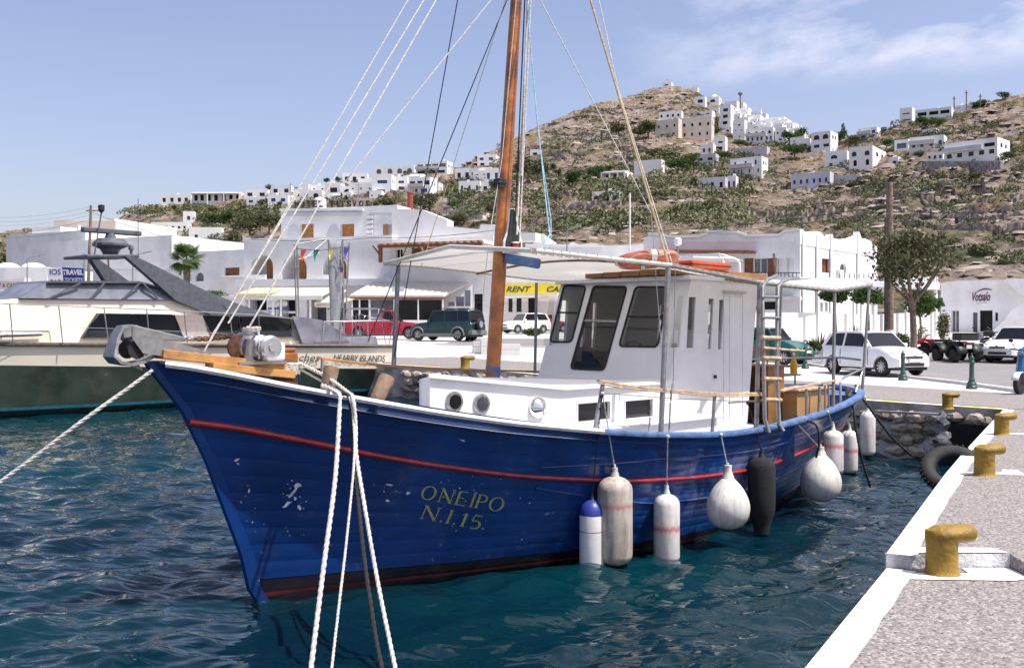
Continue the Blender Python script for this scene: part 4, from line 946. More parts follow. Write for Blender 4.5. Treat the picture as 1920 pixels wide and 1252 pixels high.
# rigging
topm = mb_ + dirm * 1.45
def stay(x0, y0, w0, x1, y1, w1, r, m, name='stay'):
    a, c = B(x0, y0, w0), B(x1, y1, w1); d = c - a; return pipe(name, [a, a + d * .5, c + d * .0], r, M[m], 6)
ext = lambda x0, y0, x1, y1: (x1 + (x1 - x0) * .42, y1 + (y1 - y0) * .42)
for (x0, y0, x1, y1, r, m) in [(385, 655, 765, 0, .007, 'rope_white'), (428, 606, 795, 0, .009, 'rope_white'), (468, 612, 818, 0, .009, 'rope_white')]:
    xt, yt = ext(x0, y0, x1, y1); pt = mb_ + dirm * 1.42; a = B(x0, y0, 0); e = B(xt, yt, 0); pipe('forestay', [a, e], r, M[m], 6)
pipe('forestay', [B(380, 665, 0), B(400, 625, 0), B(430, 578, 0), B(452, 540, 0), B(560, 360, 0)], .009, M['rope_white'], 6)
for (x0, y0, w0, x1, y1, w1, r, m) in [(735, 690, -1.8, 858, 0, -.6, .007, 'rope_black'), (690, 640, -1.7, 951, 0, -.35, .007, 'rope_black'), (1022, 500, 1.7, 1013, 0, .2, .0, 'rope_white'),
        (640, 350, -.5, 921, 0, -.1, .008, 'rope_white'), (790, 500, -1.6, 948, 0, -.3, .005, 'rope_tan'),
        (1247, 745, 1.9, 1221, 400, 1.55, .0055, 'steel'), (1221, 400, 1.55, 1013, 0, .3, .007, 'rope_white'), (1255, 500, 1.9, 1107, 0, .5, .016, 'rope_tan'), (1262, 500, 1.9, 1159, 168, .9, .007, 'rope_white'), (1159, 168, .9, 1123, 0, .5, .007, 'rope_white'),
        (1262, 730, 1.95, 1266, 500, 1.95, .006, 'steel'), (966, 420, .25, 984, 0, .15, .009, 'rope_black'), (969, 440, .28, 990, 0, .2, .011, 'rope_white'), (974, 455, .3, 995, 0, .22, .010, 'rope_white'), (978, 330, .3, 989, 0, .18, .010, 'rope_white')]:
    if r:
        a, c = B(x0, y0, w0), B(x1, y1, w1); d = c - a; pipe('stay', [a, c if y1 > 5 else c + d * .35], r, M[m], 6)
pipe('halyard', [B(991, 0, .2), B(991, 45, .25), B(1005, 200, .6), B(1026, 400, 1.2), B(1031, 440, 1.5), B(1012, 470, 1.7)], .008, M['rope_blue'], 6); pipe('halyard', [B(991, 45, .25), B(1009, 250, .7), B(1033, 410, 1.25), B(1033, 445, 1.5), B(1024, 470, 1.75)], .006, M['rope_blue'], 6)
for x, y0, y1, w in ((1222, 747, 808, 1.95), (1260, 720, 812, 1.98)): # turnbuckles
    b = MB().tube([B(x, y0, w), B(x - 3, (y0 + y1) / 2, w), B(x - 6, y1, w)], .006, 5); b.tube([B(x - 1, y0 + 12, w), B(x - 2, y0 + 30, w)], .013, 6); b.tube([B(x - 3, y0 + 36, w), B(x - 5, y1 - 8, w)], .012, 6); b.build('turnbuckle', M['grey_steel'], boat)
pipe('lifeline', [B(1133, 737, 1.74), B(1262, 747, 1.95), B(1420, 753, 2.0)], .004, M['steel'], 5)
MB().tube([B(1181, 470, .9), B(1181, 362, .9)], .012, 8).build('whip_aerial', M['white_metal'], boat); MB().lathe([(.012, 0), (.05, .03), (.05, .10), (.03, .12)], B(1271, 462, 1.2), 12).build('aerial_dome', M['white_metal'], boat, 40); pipe('aerial_pole', [B(1270, 495, 1.2), B(1271, 462, 1.2)], .014, M['grey_steel'])
post('flag_pole', 1455, 520, 1451, 475, 1.2, r=.02, m='old_wood')
# ================================================================ THINGS ROUND THE BOAT: fenders, ropes, anchor, bollards
def W_(v): return BF.w(v.x, v.y, v.z)
def fender_mat(name, base, grime, band=None, amt=.8):
    m = mat(name, base, .5, var=.12, scale=3, bump=.1, bscale=12, dirt=(grime, amt, 2.5)); N, L = m.node_tree.nodes, m.node_tree.links; b = N['Principled BSDF']
    src = b.inputs['Base Color'].links[0].from_socket; t = N.new('ShaderNodeTexCoord'); mp = N.new('ShaderNodeMapping'); mp.inputs['Scale'].default_value = (9, 9, 1.2); L.new(t.outputs['Object'], mp.inputs['Vector'])
    n = N.new('ShaderNodeTexNoise'); n.inputs['Scale'].default_value = 2; n.inputs['Detail'].default_value = 7; L.new(mp.outputs[0], n.inputs['Vector'])
    mr = N.new('ShaderNodeMapRange'); mr.inputs['From Min'].default_value = .45; mr.inputs['From Max'].default_value = .8; mr.inputs['To Max'].default_value = .75; L.new(n.outputs['Fac'], mr.inputs['Value'])
    k = N.new('ShaderNodeMix'); k.data_type = 'RGBA'; L.new(mr.outputs[0], k.inputs[0]); L.new(src, k.inputs[6]); k.inputs[7].default_value = (*grime, 1); out = k.outputs[2]
    if band:
        s = N.new('ShaderNodeSeparateXYZ'); L.new(t.outputs['Object'], s.inputs[0]); z0, hw, colr = band
        a = N.new('ShaderNodeMath'); a.operation = 'MULTIPLY_ADD'; L.new(n.outputs['Fac'], a.inputs[0]); a.inputs[1].default_value = .12; L.new(s.outputs[2], a.inputs[2])
        sb = N.new('ShaderNodeMath'); sb.operation = 'SUBTRACT'; L.new(a.outputs[0], sb.inputs[0]); sb.inputs[1].default_value = z0 + .06
        ab = N.new('ShaderNodeMath'); ab.operation = 'ABSOLUTE'; L.new(sb.outputs[0], ab.inputs[0])
        r = N.new('ShaderNodeMapRange'); r.inputs['From Min'].default_value = hw; r.inputs['From Max'].default_value = 0; r.inputs['To Max'].default_value = .8; L.new(ab.outputs[0], r.inputs['Value'])
        k2 = N.new('ShaderNodeMix'); k2.data_type = 'RGBA'; L.new(r.outputs[0], k2.inputs[0]); L.new(out, k2.inputs[6]); k2.inputs[7].default_value = (*colr, 1); out = k2.outputs[2]
    L.new(out, b.inputs['Base Color']); return m
FM = {'new': fender_mat('clean_white_vinyl', (.80, .80, .80), (.7, .69, .67), amt=.2), 'dirty': fender_mat('grimy_vinyl', (.52, .46, .40), (.13, .095, .06), (.72, .05, (.40, .15, .12))),
      'red': fender_mat('red_stained_vinyl', (.72, .69, .66), (.42, .36, .30), (.46, .06, (.55, .07, .08))), 'ball': fender_mat('scuffed_white_vinyl', (.70, .68, .64), (.36, .31, .26), amt=.9), 'black': mat('black_fleece_cover', (.016, .017, .022), .95, var=.2, scale=20, bump=.4, bscale=90),
      'blue': mat('blue_vinyl_end', (.03, .045, .28), .4, var=.1)}
def cyl_prof(r, h, top=.3, bot=.25):
    pr = [(.001, 0)]
    for i in range(1, 6): t = i / 5 * math.pi / 2; pr.append((r * math.sin(t), h * bot * .5 * (1 - math.cos(t))))
    pr.append((r * 1.0, h * .5))
    for i in range(0, 6): t = math.pi / 2 * (1 - i / 5); pr.append((max(r * math.sin(t), r * .16), h - h * top * .5 * (1 - math.cos(t)) if 0 else h - h * top * .5 + h * top * .5 * math.cos(t)))
    return pr
def fender(cx, yt, yb, wpx, label, m, prof='cyl', rope_px=None, eye=.10, tip=False, off=None, group='fenders hung along the port side', rmat='rope_white', s_shift=0, ecol=None):
    s, z, w = 4.0, .8, 2.0
    for _ in range(40):
        s, z = BF.q(cx, (yt + yb) / 2, -w); d = BF.w(s, -w, 0).y; r = wpx / 2 / FPX * d; w = .6 * w + .4 * (max(hull_w(min(12.4, s), max(.2, z)), hull_w(min(12.4, s), z + .3 if z + .3 < 1.4 else 1.3)) + r * 1.02)
    if off is not None: w = off; s, z = BF.q(cx, (yt + yb) / 2, -w); d = BF.w(s, -w, 0).y; r = wpx / 2 / FPX * d
    c = BF.w(s, -w, 0); h = (yb - yt) / FPX * c.y; zb = CAMZ - (yb - HY) / FPX * c.y
    o = root('fender', label, 'fender', (c.x, c.y, zb), R.uniform(0, 3), group)
    if prof == 'cyl': pr = cyl_prof(r, h)
    elif prof == 'drop':
        pr = [(r * a, h * c) for a, c in ((.001, 0), (.25, .008), (.48, .035), (.68, .085), (.84, .16), (.95, .26), (1, .38), (.985, .48), (.93, .58), (.83, .68), (.70, .78), (.54, .87), (.38, .94), (.24, 1))]
    elif prof == 'flat': pr = [(.001, 0), (r * .5, 0), (r * .97, .012), (r, .04), (r, h * .80), (r * .97, h * .83), (r * .8, h * .92), (r * .45, h * .98), (r * .25, h)]
    elif prof == 'sock': pr = [(.001, 0), (r * .55, .01), (r * .60, h * .10), (r * .82, h * .22), (r * .97, h * .32), (r, h * .5), (r * 1.0, h * .85), (r * .92, h * .93), (r * .6, h * .985), (r * .2, h)]
    MB().lathe(pr, (0, 0, 0), 26).build('body', FM[m], o, 50)
    if prof == 'flat':
        MB().lathe([(r * 1.006, h * .79), (r * .985, h * .835), (r * .82, h * .925), (r * .46, h * .985), (r * .2, h * 1.005), (.001, h * 1.005)], (0, 0, 0), 26).build('end_cap', FM['blue'], o, 60)
        MB().lathe([(.001, -.004), (r * .55, -.003), (r * .99, .010), (r * 1.006, .03), (r * 1.006, .038), (.001, .04)], (0, 0, 0), 26).build('end_cap', FM['blue'], o, 60)
        MB().lathe([(r * 1.003, h * .555), (r * 1.008, h * .56), (r * 1.003, h * .565)], (0, 0, 0), 26).build('seam_line', M['red_lens'], o)
    em = FM[m] if not ecol else M[ecol]
    MB().lathe([(r * .30, h * .965), (r * .22, h + eye * .3), (r * .16, h + eye * .6), (r * .17, h + eye), (.004, h + eye * 1.02)], (0, 0, 0), 12).build('eye', em, o, 60)
    if tip: MB().lathe([(.001, -r * .6), (r * .22, -r * .5), (r * .35, -r * .1), (r * .8, r * .13), (r * .3, r * .2)], (0, 0, 0), 14).build('tip', M['black_rubber'], o, 60)
    if rope_px:
        x1, y1, w1 = rope_px; e = W_(B(x1, y1, w1)); inv = Matrix.Translation(o.location) @ Matrix.Rotation(o.rotation_euler.z, 4, 'Z'); inv = inv.inverted(); t0 = Vector((0, 0, h + eye * .7)); t1 = inv @ e
        mid = t0.lerp(t1, .5) + (inv.to_3x3() @ Vector((.03, -.03, 0)))
        rope([t0, t0.lerp(t1, .5), t1], .010, M[rmat], 'hanging_rope', o, n=4, step=.05)
        for dz in (.0, .035): MB().ball((0, 0, h + eye * .9 + dz), .022 - dz * .2, 8, 5).build('knot', M[rmat], o, 80)
        MB().ball(t1 + Vector((0, 0, .0)), .026, 8, 5).build('knot', M[rmat], o, 80)
    return o
fender(1110, 937, 1067, 47, 'clean white fender with blue domed top, foremost of the row on the blue boat', 'new', 'flat', (1128, 742, 1.80), .03, rmat='rope_black', ecol='black_plastic')
fender(1153, 892, 1060, 66, 'large grimy brown-streaked fender hanging beside the white one with a blue top', 'dirty', 'cyl', (1130, 738, 1.78))
fender(1250, 925, 1058, 49, 'slim white fender with faint red smear, alone below the awning post', 'red', 'cyl', (1252, 818, 2.06))
fender(1365, 895, 991, 82, 'round teardrop fender left of the black covered one', 'ball', 'drop', (1352, 815, 2.1), .16)
fender(1428, 856, 1000, 51, 'fender in a black cloth cover with tapered foot', 'black', 'sock', (1402, 755, 2.02), .08, rmat='rope_black', ecol='black_plastic')
fender(1539, 852, 940, 76, 'biggest round white buoy fender near the stern', 'ball', 'drop', (1494, 793, 2.02), .12, rmat='rope_white')
fender(1562, 806, 890, 38, 'red-banded cylinder fender left in the stern pair above the round buoy', 'red', 'cyl', (1552, 772, 1.95), .09)
fender(1593, 806, 888, 30, 'red-banded cylinder fender with black tip, right in the stern pair', 'red', 'cyl', (1578, 764, 1.75), .09, tip=True)
fender(1627, 770, 855, 28, 'pale grey fender with black tip hanging off the very stern', 'ball', 'cyl', (1622, 745, .95), .08, tip=True)

def wrope(name, label, pix, r, m, group=None, cat='rope'):
    pts = [P(*t) for t in pix]; o = rope(pts, r, M[m], name, None, step=.03); tag(o, label, cat, group); return o
G4 = 'mooring lines hanging over the port bow'
wrope('mooring_rope', 'thick white twisted rope hanging over the bow, leftmost and fattest of the four', [(604, 722, 10.4), (626, 732, 10.2), (637, 741, 9.95), (637, 760, 9.85), (628, 900, 9.4), (607, 1060, 8.9), (583, 1252, 8.35), (574, 1330, 8.0)], .023, 'rope_white', G4)
wrope('mooring_rope', 'thinnest pale line between the thick rope and the dark one', [(560, 690, 10.9), (640, 735, 10.2), (655, 746, 9.9), (662, 780, 9.8), (664, 860, 9.55), (650, 1010, 9.1), (636, 1130, 8.7), (622, 1252, 8.35), (615, 1330, 8.0)], .0135, 'rope_white', G4)
wrope('mooring_rope', 'dark grey rope among the white ropes over the bow', [(642, 738, 10.1), (655, 745, 9.92), (659, 800, 9.8), (668, 900, 9.45), (682, 1040, 9.0), (702, 1180, 8.6), (716, 1252, 8.35), (728, 1330, 8.0)], .021, 'rope_black', G4)
wrope('mooring_rope', 'white braided rope furthest right of the bundle over the bow', [(560, 680, 10.9), (610, 705, 10.5), (652, 735, 10.1), (662, 748, 9.85), (667, 800, 9.75), (668, 850, 9.6), (682, 940, 9.3), (708, 1090, 8.9), (741, 1252, 8.35), (756, 1330, 8.0)], .020, 'rope_white', G4)
wrope('mooring_rope', 'white twisted bow line running down left from the stem of the blue boat', [(286, 694, 9.72), (240, 728, 9.6), (160, 785, 9.4), (60, 860, 9.25), (-40, 935, 9.1), (-260, 1120, 8.6), (-420, 1260, 8.1)], .020, 'rope_white')
wrope('mooring_rope', 'black stern line curving from the blue boat down to the right into the water', [(1606, 742, 18.4), (1618, 748, 18.0), (1640, 778, 17.9), (1672, 820, 18.1), (1706, 851, 18.6), (1712, 854, 19.1)], .022, 'rope_black')
wrope('mooring_rope', 'black line dropping straight from the stern quarter into the water', [(1588, 756, 17.3), (1600, 765, 17.0), (1604, 800, 16.9), (1616, 860, 16.9), (1629, 903, 17.0), (1631, 912, 17.2)], .02, 'rope_black')
wrope('rope_loop', 'short black rope loop draped over the blue rail by the cabinet', [(1492, 778, 15.3), (1500, 786, 15.1), (1518, 790, 15.0), (1532, 800, 14.95), (1536, 830, 14.95), (1530, 858, 15.0)], .018, 'rope_black')

# anchor on the stem and its chain
ar = froot(BF, 'anchor', 'galvanised plough anchor stowed over the bow of the blue boat', 'anchor')
pth = [B(x, y, .0) for x, y in ((246, 611), (226, 613), (216, 630), (209, 655), (206, 668), (216, 679), (238, 683), (262, 678), (290, 664))]
b = MB(); rows = []
for i, p in enumerate(pth):
    w = (.05, .07, .085, .10, .12, .13, .12, .10, .06)[i]; d = (pth[min(i + 1, 8)] - pth[max(i - 1, 0)]).normalized(); n = Vector((-d.z, 0, d.x)) * .014
    rows.append([p + Vector((0, -w, 0)) - n, p + Vector((0, w, 0)) - n, p + Vector((0, w, 0)) + n, p + Vector((0, -w, 0)) + n])
b.grid(rows, True); b.build('fluke', M['grey_steel'], ar, 50)
b = MB(); p1, p2 = B(245, 622, 0), B(347, 636, 0); b.hexa([p1 + Vector((0, -.03, -.07)), p2 + Vector((0, -.02, -.02)), p2 + Vector((0, .02, -.02)), p1 + Vector((0, .03, -.07)), p1 + Vector((0, -.03, .07)), p2 + Vector((0, -.02, .02)), p2 + Vector((0, .02, .02)), p1 + Vector((0, .03, .07))]); b.build('shank', M['grey_steel'], ar, bevel=.01)
MB().bar(B(240, 612, -.02), B(244, 632, -.02), .08, .16).build('shank_head', M['steel'], ar, bevel=.01)
MB().prism([(v.x, v.z) for v in (B(228, 680, 0), B(255, 676, 0), B(268, 695, 0))], -.01, .01).build('fluke_tip', M['grey_steel'], ar)
MB().bar(B(234, 636, -.12), B(248, 661, -.12), .02, .03).build('roller_strap', M['steel'], ar)
ch = froot(BF, 'anchor_chain', 'rusty chain from the anchor shank to the windlass', 'chain')
b = MB(); a, c = B(350, 635, 0), B(432, 630, -.05)
for i in range(15):
    p = a.lerp(c, i / 14); p.z += -.012 * math.sin(i / 14 * math.pi); ring = []
    for t in range(9):
        an = t / 8 * 2 * math.pi; x, y = .038 * math.cos(an), .020 * math.sin(an); ring.append(p + (Vector((x, y, 0)) if i % 2 else Vector((x, 0, y))))
    MB().tube(ring, .0075, 5, False).build('link', M['steel'] if i < 3 else bpy.data.materials['rusty_iron'], ch, 80)

# lifebuoy, timber, box on the wheelhouse roof
lf = root('lifebuoy', 'orange lifebuoy with white bands lying on the awning above the wheelhouse', 'lifebuoy', W_(B(1214, 487, 1.35)), BF.yaw)
lf.rotation_euler = (math.radians(-7), math.radians(2), BF.yaw + .2)
b = MB(); b.grid([[((.33 + .075 * math.cos(v)) * math.cos(u), (.33 + .075 * math.cos(v)) * math.sin(u), .075 * math.sin(v)) for v in [k * math.pi / 6 for k in range(13)]] for u in [k * math.pi / 16 for k in range(33)]])
b.build('ring', mat('lifebuoy_orange', (.56, .14, .07), .5, var=.2, scale=5, dirt=((.5, .25, .15), .5, 6)), lf, 80)
for k in range(4):
    b = MB(); b.grid([[((.33 + .079 * math.cos(v)) * math.cos(u), (.33 + .079 * math.cos(v)) * math.sin(u), .079 * math.sin(v)) for v in [j * math.pi / 6 for j in range(13)]] for u in [k * math.pi / 2 - 1.0 + j * .06 for j in range(4)]]); b.build('band', M['deck_white'], lf, 80)
rope([((.42) * math.cos(t) * (1 + .03 * math.sin(t * 8)), .42 * math.sin(t), .0 + .02 * math.sin(t * 6)) for t in np.linspace(0, 6.28, 30)], .009, M['rope_white'], 'grab_line', lf, n=4)
rt = froot(BF, 'timber_stack', 'brown planks stacked on the wheelhouse roof under the awning', 'planks')
for i in range(5): MB().box(5.9 + .03 * i, 8.3 - .05 * i, -1.15 + .36 * i, -.83 + .36 * i, 3.57, 3.66 - .005 * i).build('plank', M['ply'], rt, bevel=.006)
rb = froot(BF, 'raft_case', 'orange-red case lying on the wheelhouse roof beneath the lifebuoy', 'case')
MB().box(6.2, 7.2, -1.19, -.5, 3.665, 3.78).build('case_body', mat('case_orange', (.55, .07, .01), .5, var=.25, scale=4), rb, bevel=.03)
MB().box(6.19, 7.21, -1.195, -.49, 3.715, 3.73).build('case_strap', M['black_plastic'], rb)

# furniture on the aft deck
def furn(name, label, cat): return froot(BF, name, label, cat)
cb = furn('cabinet', 'tall open-fronted brown plywood cabinet behind the wheelhouse', 'cabinet'); x0, z1 = B(1388, 690, .95).x, B(1400, 690, .95).z
a = B(1374, 690, .9); c = B(1419, 690, .9)
MB().box(8.35, 8.85, -1.15, -1.10, .87, a.z).build('side_panel', M['ply'], cb); MB().box(8.35, 8.85, -.25, -.20, .87, a.z).build('side_panel', M['ply'], cb)
MB().box(8.83, 8.86, -1.10, -.25, .87, a.z).build('back_panel', M['ply'], cb); MB().box(8.30, 8.90, -1.18, -.17, a.z, a.z + .03).build('top', M['ply'], cb)
for z in (.95, 1.3, 1.65): MB().box(8.36, 8.83, -1.10, -.25, z, z + .02).build('shelf', M['ply'], cb)
tb = furn('table', 'small grey-topped table on the aft deck', 'table'); a = B(1496, 706, .2)
MB().box(a.x - .5, a.x + .5, .0, .75, a.z, a.z + .03).build('table_top', mat('grey_table_top', (.22, .18, .17), .6, var=.3), tb, bevel=.005)
for dx, y in ((-.4, .06), (.4, .06), (-.4, .69), (.4, .69)): MB().tube([(a.x + dx, y, .87), (a.x + dx * .95, y, a.z)], .018, 6).build('leg', M['grey_steel'], tb)
cc = furn('locker', 'low tan plywood locker by the stern rail', 'locker'); a = B(1515, 731, 1.35)
MB().box(a.x - .45, a.x + .6, -1.4, -.8, .87, a.z).build('locker_body', mat('tan_plywood', (.46, .27, .11), .6, var=.2, scale=4), cc, bevel=.01); MB().box(a.x - .5, a.x + .65, -1.45, -.76, a.z, a.z + .03).build('lid', M['handrail'], cc, bevel=.005)
bk = furn('bucket', 'small turquoise bucket on the aft deck', 'bucket'); a = B(1486, 775, 1.2)
MB().lathe([(.001, 0), (.11, 0), (.14, .34), (.13, .34), (.12, .28), (.001, .28)], (a.x, a.y, .87), 16).build('pail', mat('turquoise_plastic', (.07, .26, .27), .5, var=.1), bk, 50); MB().tube([(a.x - .13, a.y, 1.2), (a.x - .09, a.y, 1.29), (a.x + .09, a.y, 1.29), (a.x + .13, a.y, 1.2)], .006, 5).build('handle', M['steel'], bk)
yb = furn('bottle', 'yellow squeeze bottle standing on the table edge', 'bottle'); a = B(1474, 703, .15); b_ = B(1474, 684, .15)
MB().lathe([(.001, 0), (.06, 0), (.065, .1), (.06, .2), (.03, .27), (.02, .33), (.001, .34)], (a.x, a.y - .15, a.z + .03), 12).build('bottle_body', mat('yellow_plastic', (.6, .32, .02), .4, var=.1), yb, 50)
MB().lathe([(.022, .33), (.022, .37), (.001, .38)], (a.x, a.y - .15, a.z + .03), 10).build('bottle_cap', M['white_metal'], yb, 50)
co = furn('rope_coil', 'heap of coiled green and grey rope on the aft deck floor', 'rope'); a = B(1450, 760, 1.3)
rope([(a.x + .2 + (.22 + .02 * math.sin(t)) * math.cos(t), -1.1 + .2 * math.sin(t), .9 + t * .012) for t in np.linspace(0, 28, 110)], .018, mat('green_rope', (.08, .14, .09), .9, var=.4, scale=20), 'coil', co, n=4)
rope([(a.x + .8 + (.2 + .02 * math.sin(t)) * math.cos(t), -.8 + .2 * math.sin(t), .9 + t * .012) for t in np.linspace(0, 22, 90)], .018, M['rope_tan'], 'coil', co, n=4)

# quay bollards: squat posts with a horn to one side
def bollard(px, py, z, s, label, yaw=0.0, group='yellow mooring bollards on the quay'):
    d = (CAMZ - z) * FPX / (py - HY); c = P(px, py, d); o = root('mooring_bollard', label, 'bollard', (c.x, c.y, z), yaw, group)
    MB().lathe([(.135, 0), (.115, .015), (.108, .05), (.106, .20), (.108, .26)], (0, 0, 0), 24).build('post', M['yellow_paint'], o, 50)
    b = MB(); rows = []
    for k in range(11):                                          # rounded head running out into the horn
        t = k / 10; x = -.112 + t * .36; w = .114 * math.sqrt(max(0, 1 - ((t - .33) / .335) ** 2)) if t < .33 else .114 - (t - .33) * .06; w = max(w, .012); zc = .275 + .015 * t; h = (.062 if t < .8 else .062 * math.sqrt(max(.02, 1 - ((t - .8) / .205) ** 2))) * (1 if t > .1 else .7)
        rows.append([(x, w * math.cos(a) * (1 if t < .8 else max(.15, math.sqrt(max(0, 1 - ((t - .8) / .205) ** 2)))), zc + h * math.sin(a)) for a in [j * math.pi / 8 for j in range(16)]])
    b.grid(rows, True); b.f.append(tuple(range(16))); b.f.append(tuple(range(160, 176))); b.build('horn', M['yellow_paint'], o, 60)
    if s != 1: o.scale = (s, s, s)
    return o
bollard(1766, 1076, 1.10, 1.0, 'nearest yellow bollard, with chipped paint, in the white painted bay')
bollard(1846, 891, 1.205, 1.0, 'yellow bollard right of the black tyre', .15)
bollard(1878, 815, 1.205, .98, 'small yellow bollard third along the right-hand quay edge', .1)
bollard(1777, 766, 1.205, .98, 'yellow bollard on the far quay edge behind the dark culvert mouth', -.1)
bollard(872, 693, 1.25, 1.6, 'distant yellow bollard on the far quay left of the mast', .1)

# tyre hung on the quay and rope at its foot
ty = root('tyre', 'black truck tyre hanging as a fender on the quay edge', 'tyre', (P(1787, 880, 12.9).x, 12.9, P(1787, 880, 12.9).z), 0)
ty.rotation_euler = (math.radians(30), math.radians(-30), math.radians(20)); ty.scale = (.74, .74, .74)
b = MB(); b.grid([[((.40 + .13 * math.cos(v)) * math.cos(u), (.40 + .13 * math.cos(v)) * math.sin(u), .11 * math.sin(v)) for v in [k * math.pi / 6 for k in range(13)]] for u in [k * math.pi / 18 for k in range(37)]]); b.build('tread', M['black_rubber'], ty, 50)
b = MB()
for k in range(36):
    a = k * math.pi / 18; b.bar((.525 * math.cos(a), .525 * math.sin(a), -.07), (.525 * math.cos(a + .05), .525 * math.sin(a + .05), .07), .02, .012)
b.build('tread_blocks', M['black_rubber'], ty)['kind'] = 'stuff'
wrope('rope', 'dark rope from the hanging tyre down into the water', [(1765, 905, 11.9), (1750, 925, 11.8), (1738, 950, 11.6), (1728, 975, 11.2)], .03, 'rope_black')
pb = root('plastic_sheet', 'crumpled grey plastic sheet hanging from the far yellow bollard', 'plastic', P(1766, 800, 20.6))
b = MB(); rows = []
for i in range(14):
    t = i / 13; w = .07 + .16 * t * (1 if t < .75 else (1 - (t - .75) * 2.5)); rows.append([(w * math.cos(a) + .05 * math.sin(i * 1.9), w * .5 * math.sin(a) + .03 * math.cos(i), .32 - t * .85 + .03 * math.sin(a * 3 + i)) for a in [k * math.pi / 5 for k in range(10)]])
b.grid(rows, True); b.build('sheet', mat('dull_plastic', (.16, .16, .18), .35, var=.7, scale=8), pb, 40)
# ================================================================ THE MOTOR YACHT moored beyond (local x towards its stern, y away from us)
YF = Frame(-5.1, 43.7, .65, .76)
yacht = froot(YF, 'motor_yacht', 'cream and dark green motor yacht lying behind the bow of the blue boat', 'motor yacht')
M['cream'] = mat('cream_gelcoat', (.78, .71, .57), .35, var=.05, scale=.5, coat=.3, dirt=((.5, .42, .3), .25, 1.2))
M['yacht_green'] = mat('dark_green_hull', (.06, .085, .06), .22, var=.4, scale=.9, coat=.4, dirt=((.16, .16, .09), .45, 1.1))
M['teal'] = mat('teal_waterline', (.01, .12, .17), .4, var=.2); M['yacht_under'] = mat('dark_underbody', (.03, .045, .04), .5, var=.4)
M['grey_glass2'] = mat('grey_mesh_cover', (.17, .18, .23), .35, var=.35, scale=1.5, spec=.5, dirt=((.28, .24, .26), .5, 1.0))
M['dk_grey'] = mat('dark_grey_gelcoat', (.09, .10, .12), .4, var=.2, dirt=((.22, .22, .26), .4, .8)); M['teak'] = mat('teak_rail', (.12, .09, .07), .6, var=.3)
def Y(px, py, y=0.0): t, z = YF.q(px, py, y); return Vector((t, y, z))
def yz(px, py): return Y(px, py).z
BW = 4.6
def yrow(x):                                                    # plan narrowing to the bow
    u = max(0.0, (-x - 9) / 13.0); return BW / 2 * (u ** 2.2)
b = MB(); g = MB(); u_ = MB(); tl = MB(); rl = MB()
xs_ = [i * .5 for i in range(-44, 1)]
def ring(z, inset): return [[(x, yrow(x) + inset, z), (x, BW - yrow(x) - inset, z)] for x in xs_]
def side(bm, zs, ins):
    for s_ in (0, 1): bm.grid([[(x, (yrow(x) + i if s_ == 0 else BW - yrow(x) - i), z if not callable(z) else z(x)) for z, i in zip(zs, ins)] for x in xs_])
zdk = lambda x: 2.10 + .016 * -x; zc = lambda x: 1.13 + .035 * -x if x > -16 else 1.69
side(b, [zdk, zc], [0, .12]); side(g, [zc, lambda x: .32], [.12, .55]); side(tl, [lambda x: .32, lambda x: .22], [.545, .565]); side(u_, [lambda x: .22, lambda x: -.35], [.57, 1.2])
for bm_, z0, z1, i0, i1 in ((b, zdk(0), zc(0), 0, .12), (g, zc(0), .32, .12, .55), (tl, .32, .22, .55, .57), (u_, .22, -.35, .57, 1.2)): bm_.add([(0, i0, z0), (0, BW - i0, z0), (.15 * (z1 < 1), BW - i1, z1), (.15 * (z1 < 1), i1, z1)], [(0, 1, 2, 3)])
b.grid([[(x, yrow(x), zdk(x) - .02), (x, BW / 2, zdk(x) + .05), (x, BW - yrow(x), zdk(x) - .02)] for x in xs_])
b.build('topsides', M['cream'], yacht, 30); g.build('hull', M['yacht_green'], yacht, 30); tl.build('boot_stripe', M['teal'], yacht); u_.build('underbody', M['yacht_under'], yacht, 30)
for s_ in (0, 1): rl.tube([(x, (yrow(x) - .03) if s_ == 0 else BW - yrow(x) + .03, zdk(x) + .0) for x in xs_], .075, 6)
rl.build('rubbing_strake', M['teak'], yacht, 60)
def ypris(name, pix, y0, y1, m, par=yacht, narrow=0.0, bevel=0):
    pts = [Y(x, y, y0) for x, y in pix]; n = len(pts); zb = min(p.z for p in pts); A = [(p.x, y0 + narrow * (p.z - zb), p.z) for p in pts]; C_ = [(p.x, y1 - narrow * (p.z - zb), p.z) for p in pts]
    return MB().add(A + C_, [tuple(range(n)), tuple(range(2 * n - 1, n - 1, -1))] + [(i, i + n, (i + 1) % n + n, (i + 1) % n) for i in range(n)]).build(name, m, par, bevel=bevel)
ypris('deckhouse', [(-130, 645), (-60, 600), (30, 560), (330, 560), (420, 590), (520, 600), (600, 618), (640, 650), (640, 658), (-130, 652)], .75, BW - .75, M['cream'], narrow=.18, bevel=.04)
ypris('foredeck_well', [(-130, 622), (92, 616), (112, 652), (-130, 652)], .55, 1.2, M['cream'], bevel=.05)
ypris('wheelhouse_glass', [(38, 559), (92, 529), (262, 532), (330, 548), (378, 566), (330, 562)], .95, BW - .95, M['grey_glass2'], narrow=.35)
ypris('wheelhouse_roof', [(90, 530), (262, 531), (330, 547), (325, 544), (262, 527), (95, 526)], .98, BW - .98, M['dk_grey'])
for x0, x1 in ((150, 90), (262, 230), (268, 296), (195, 170)): p0, p1 = Y(x0, 531, .96), Y(x1, 560, .92); MB().bar(p0 + Vector((0, .0, 0)), p1, .06, .05).build('glazing_bar', M['dk_grey'], yacht)
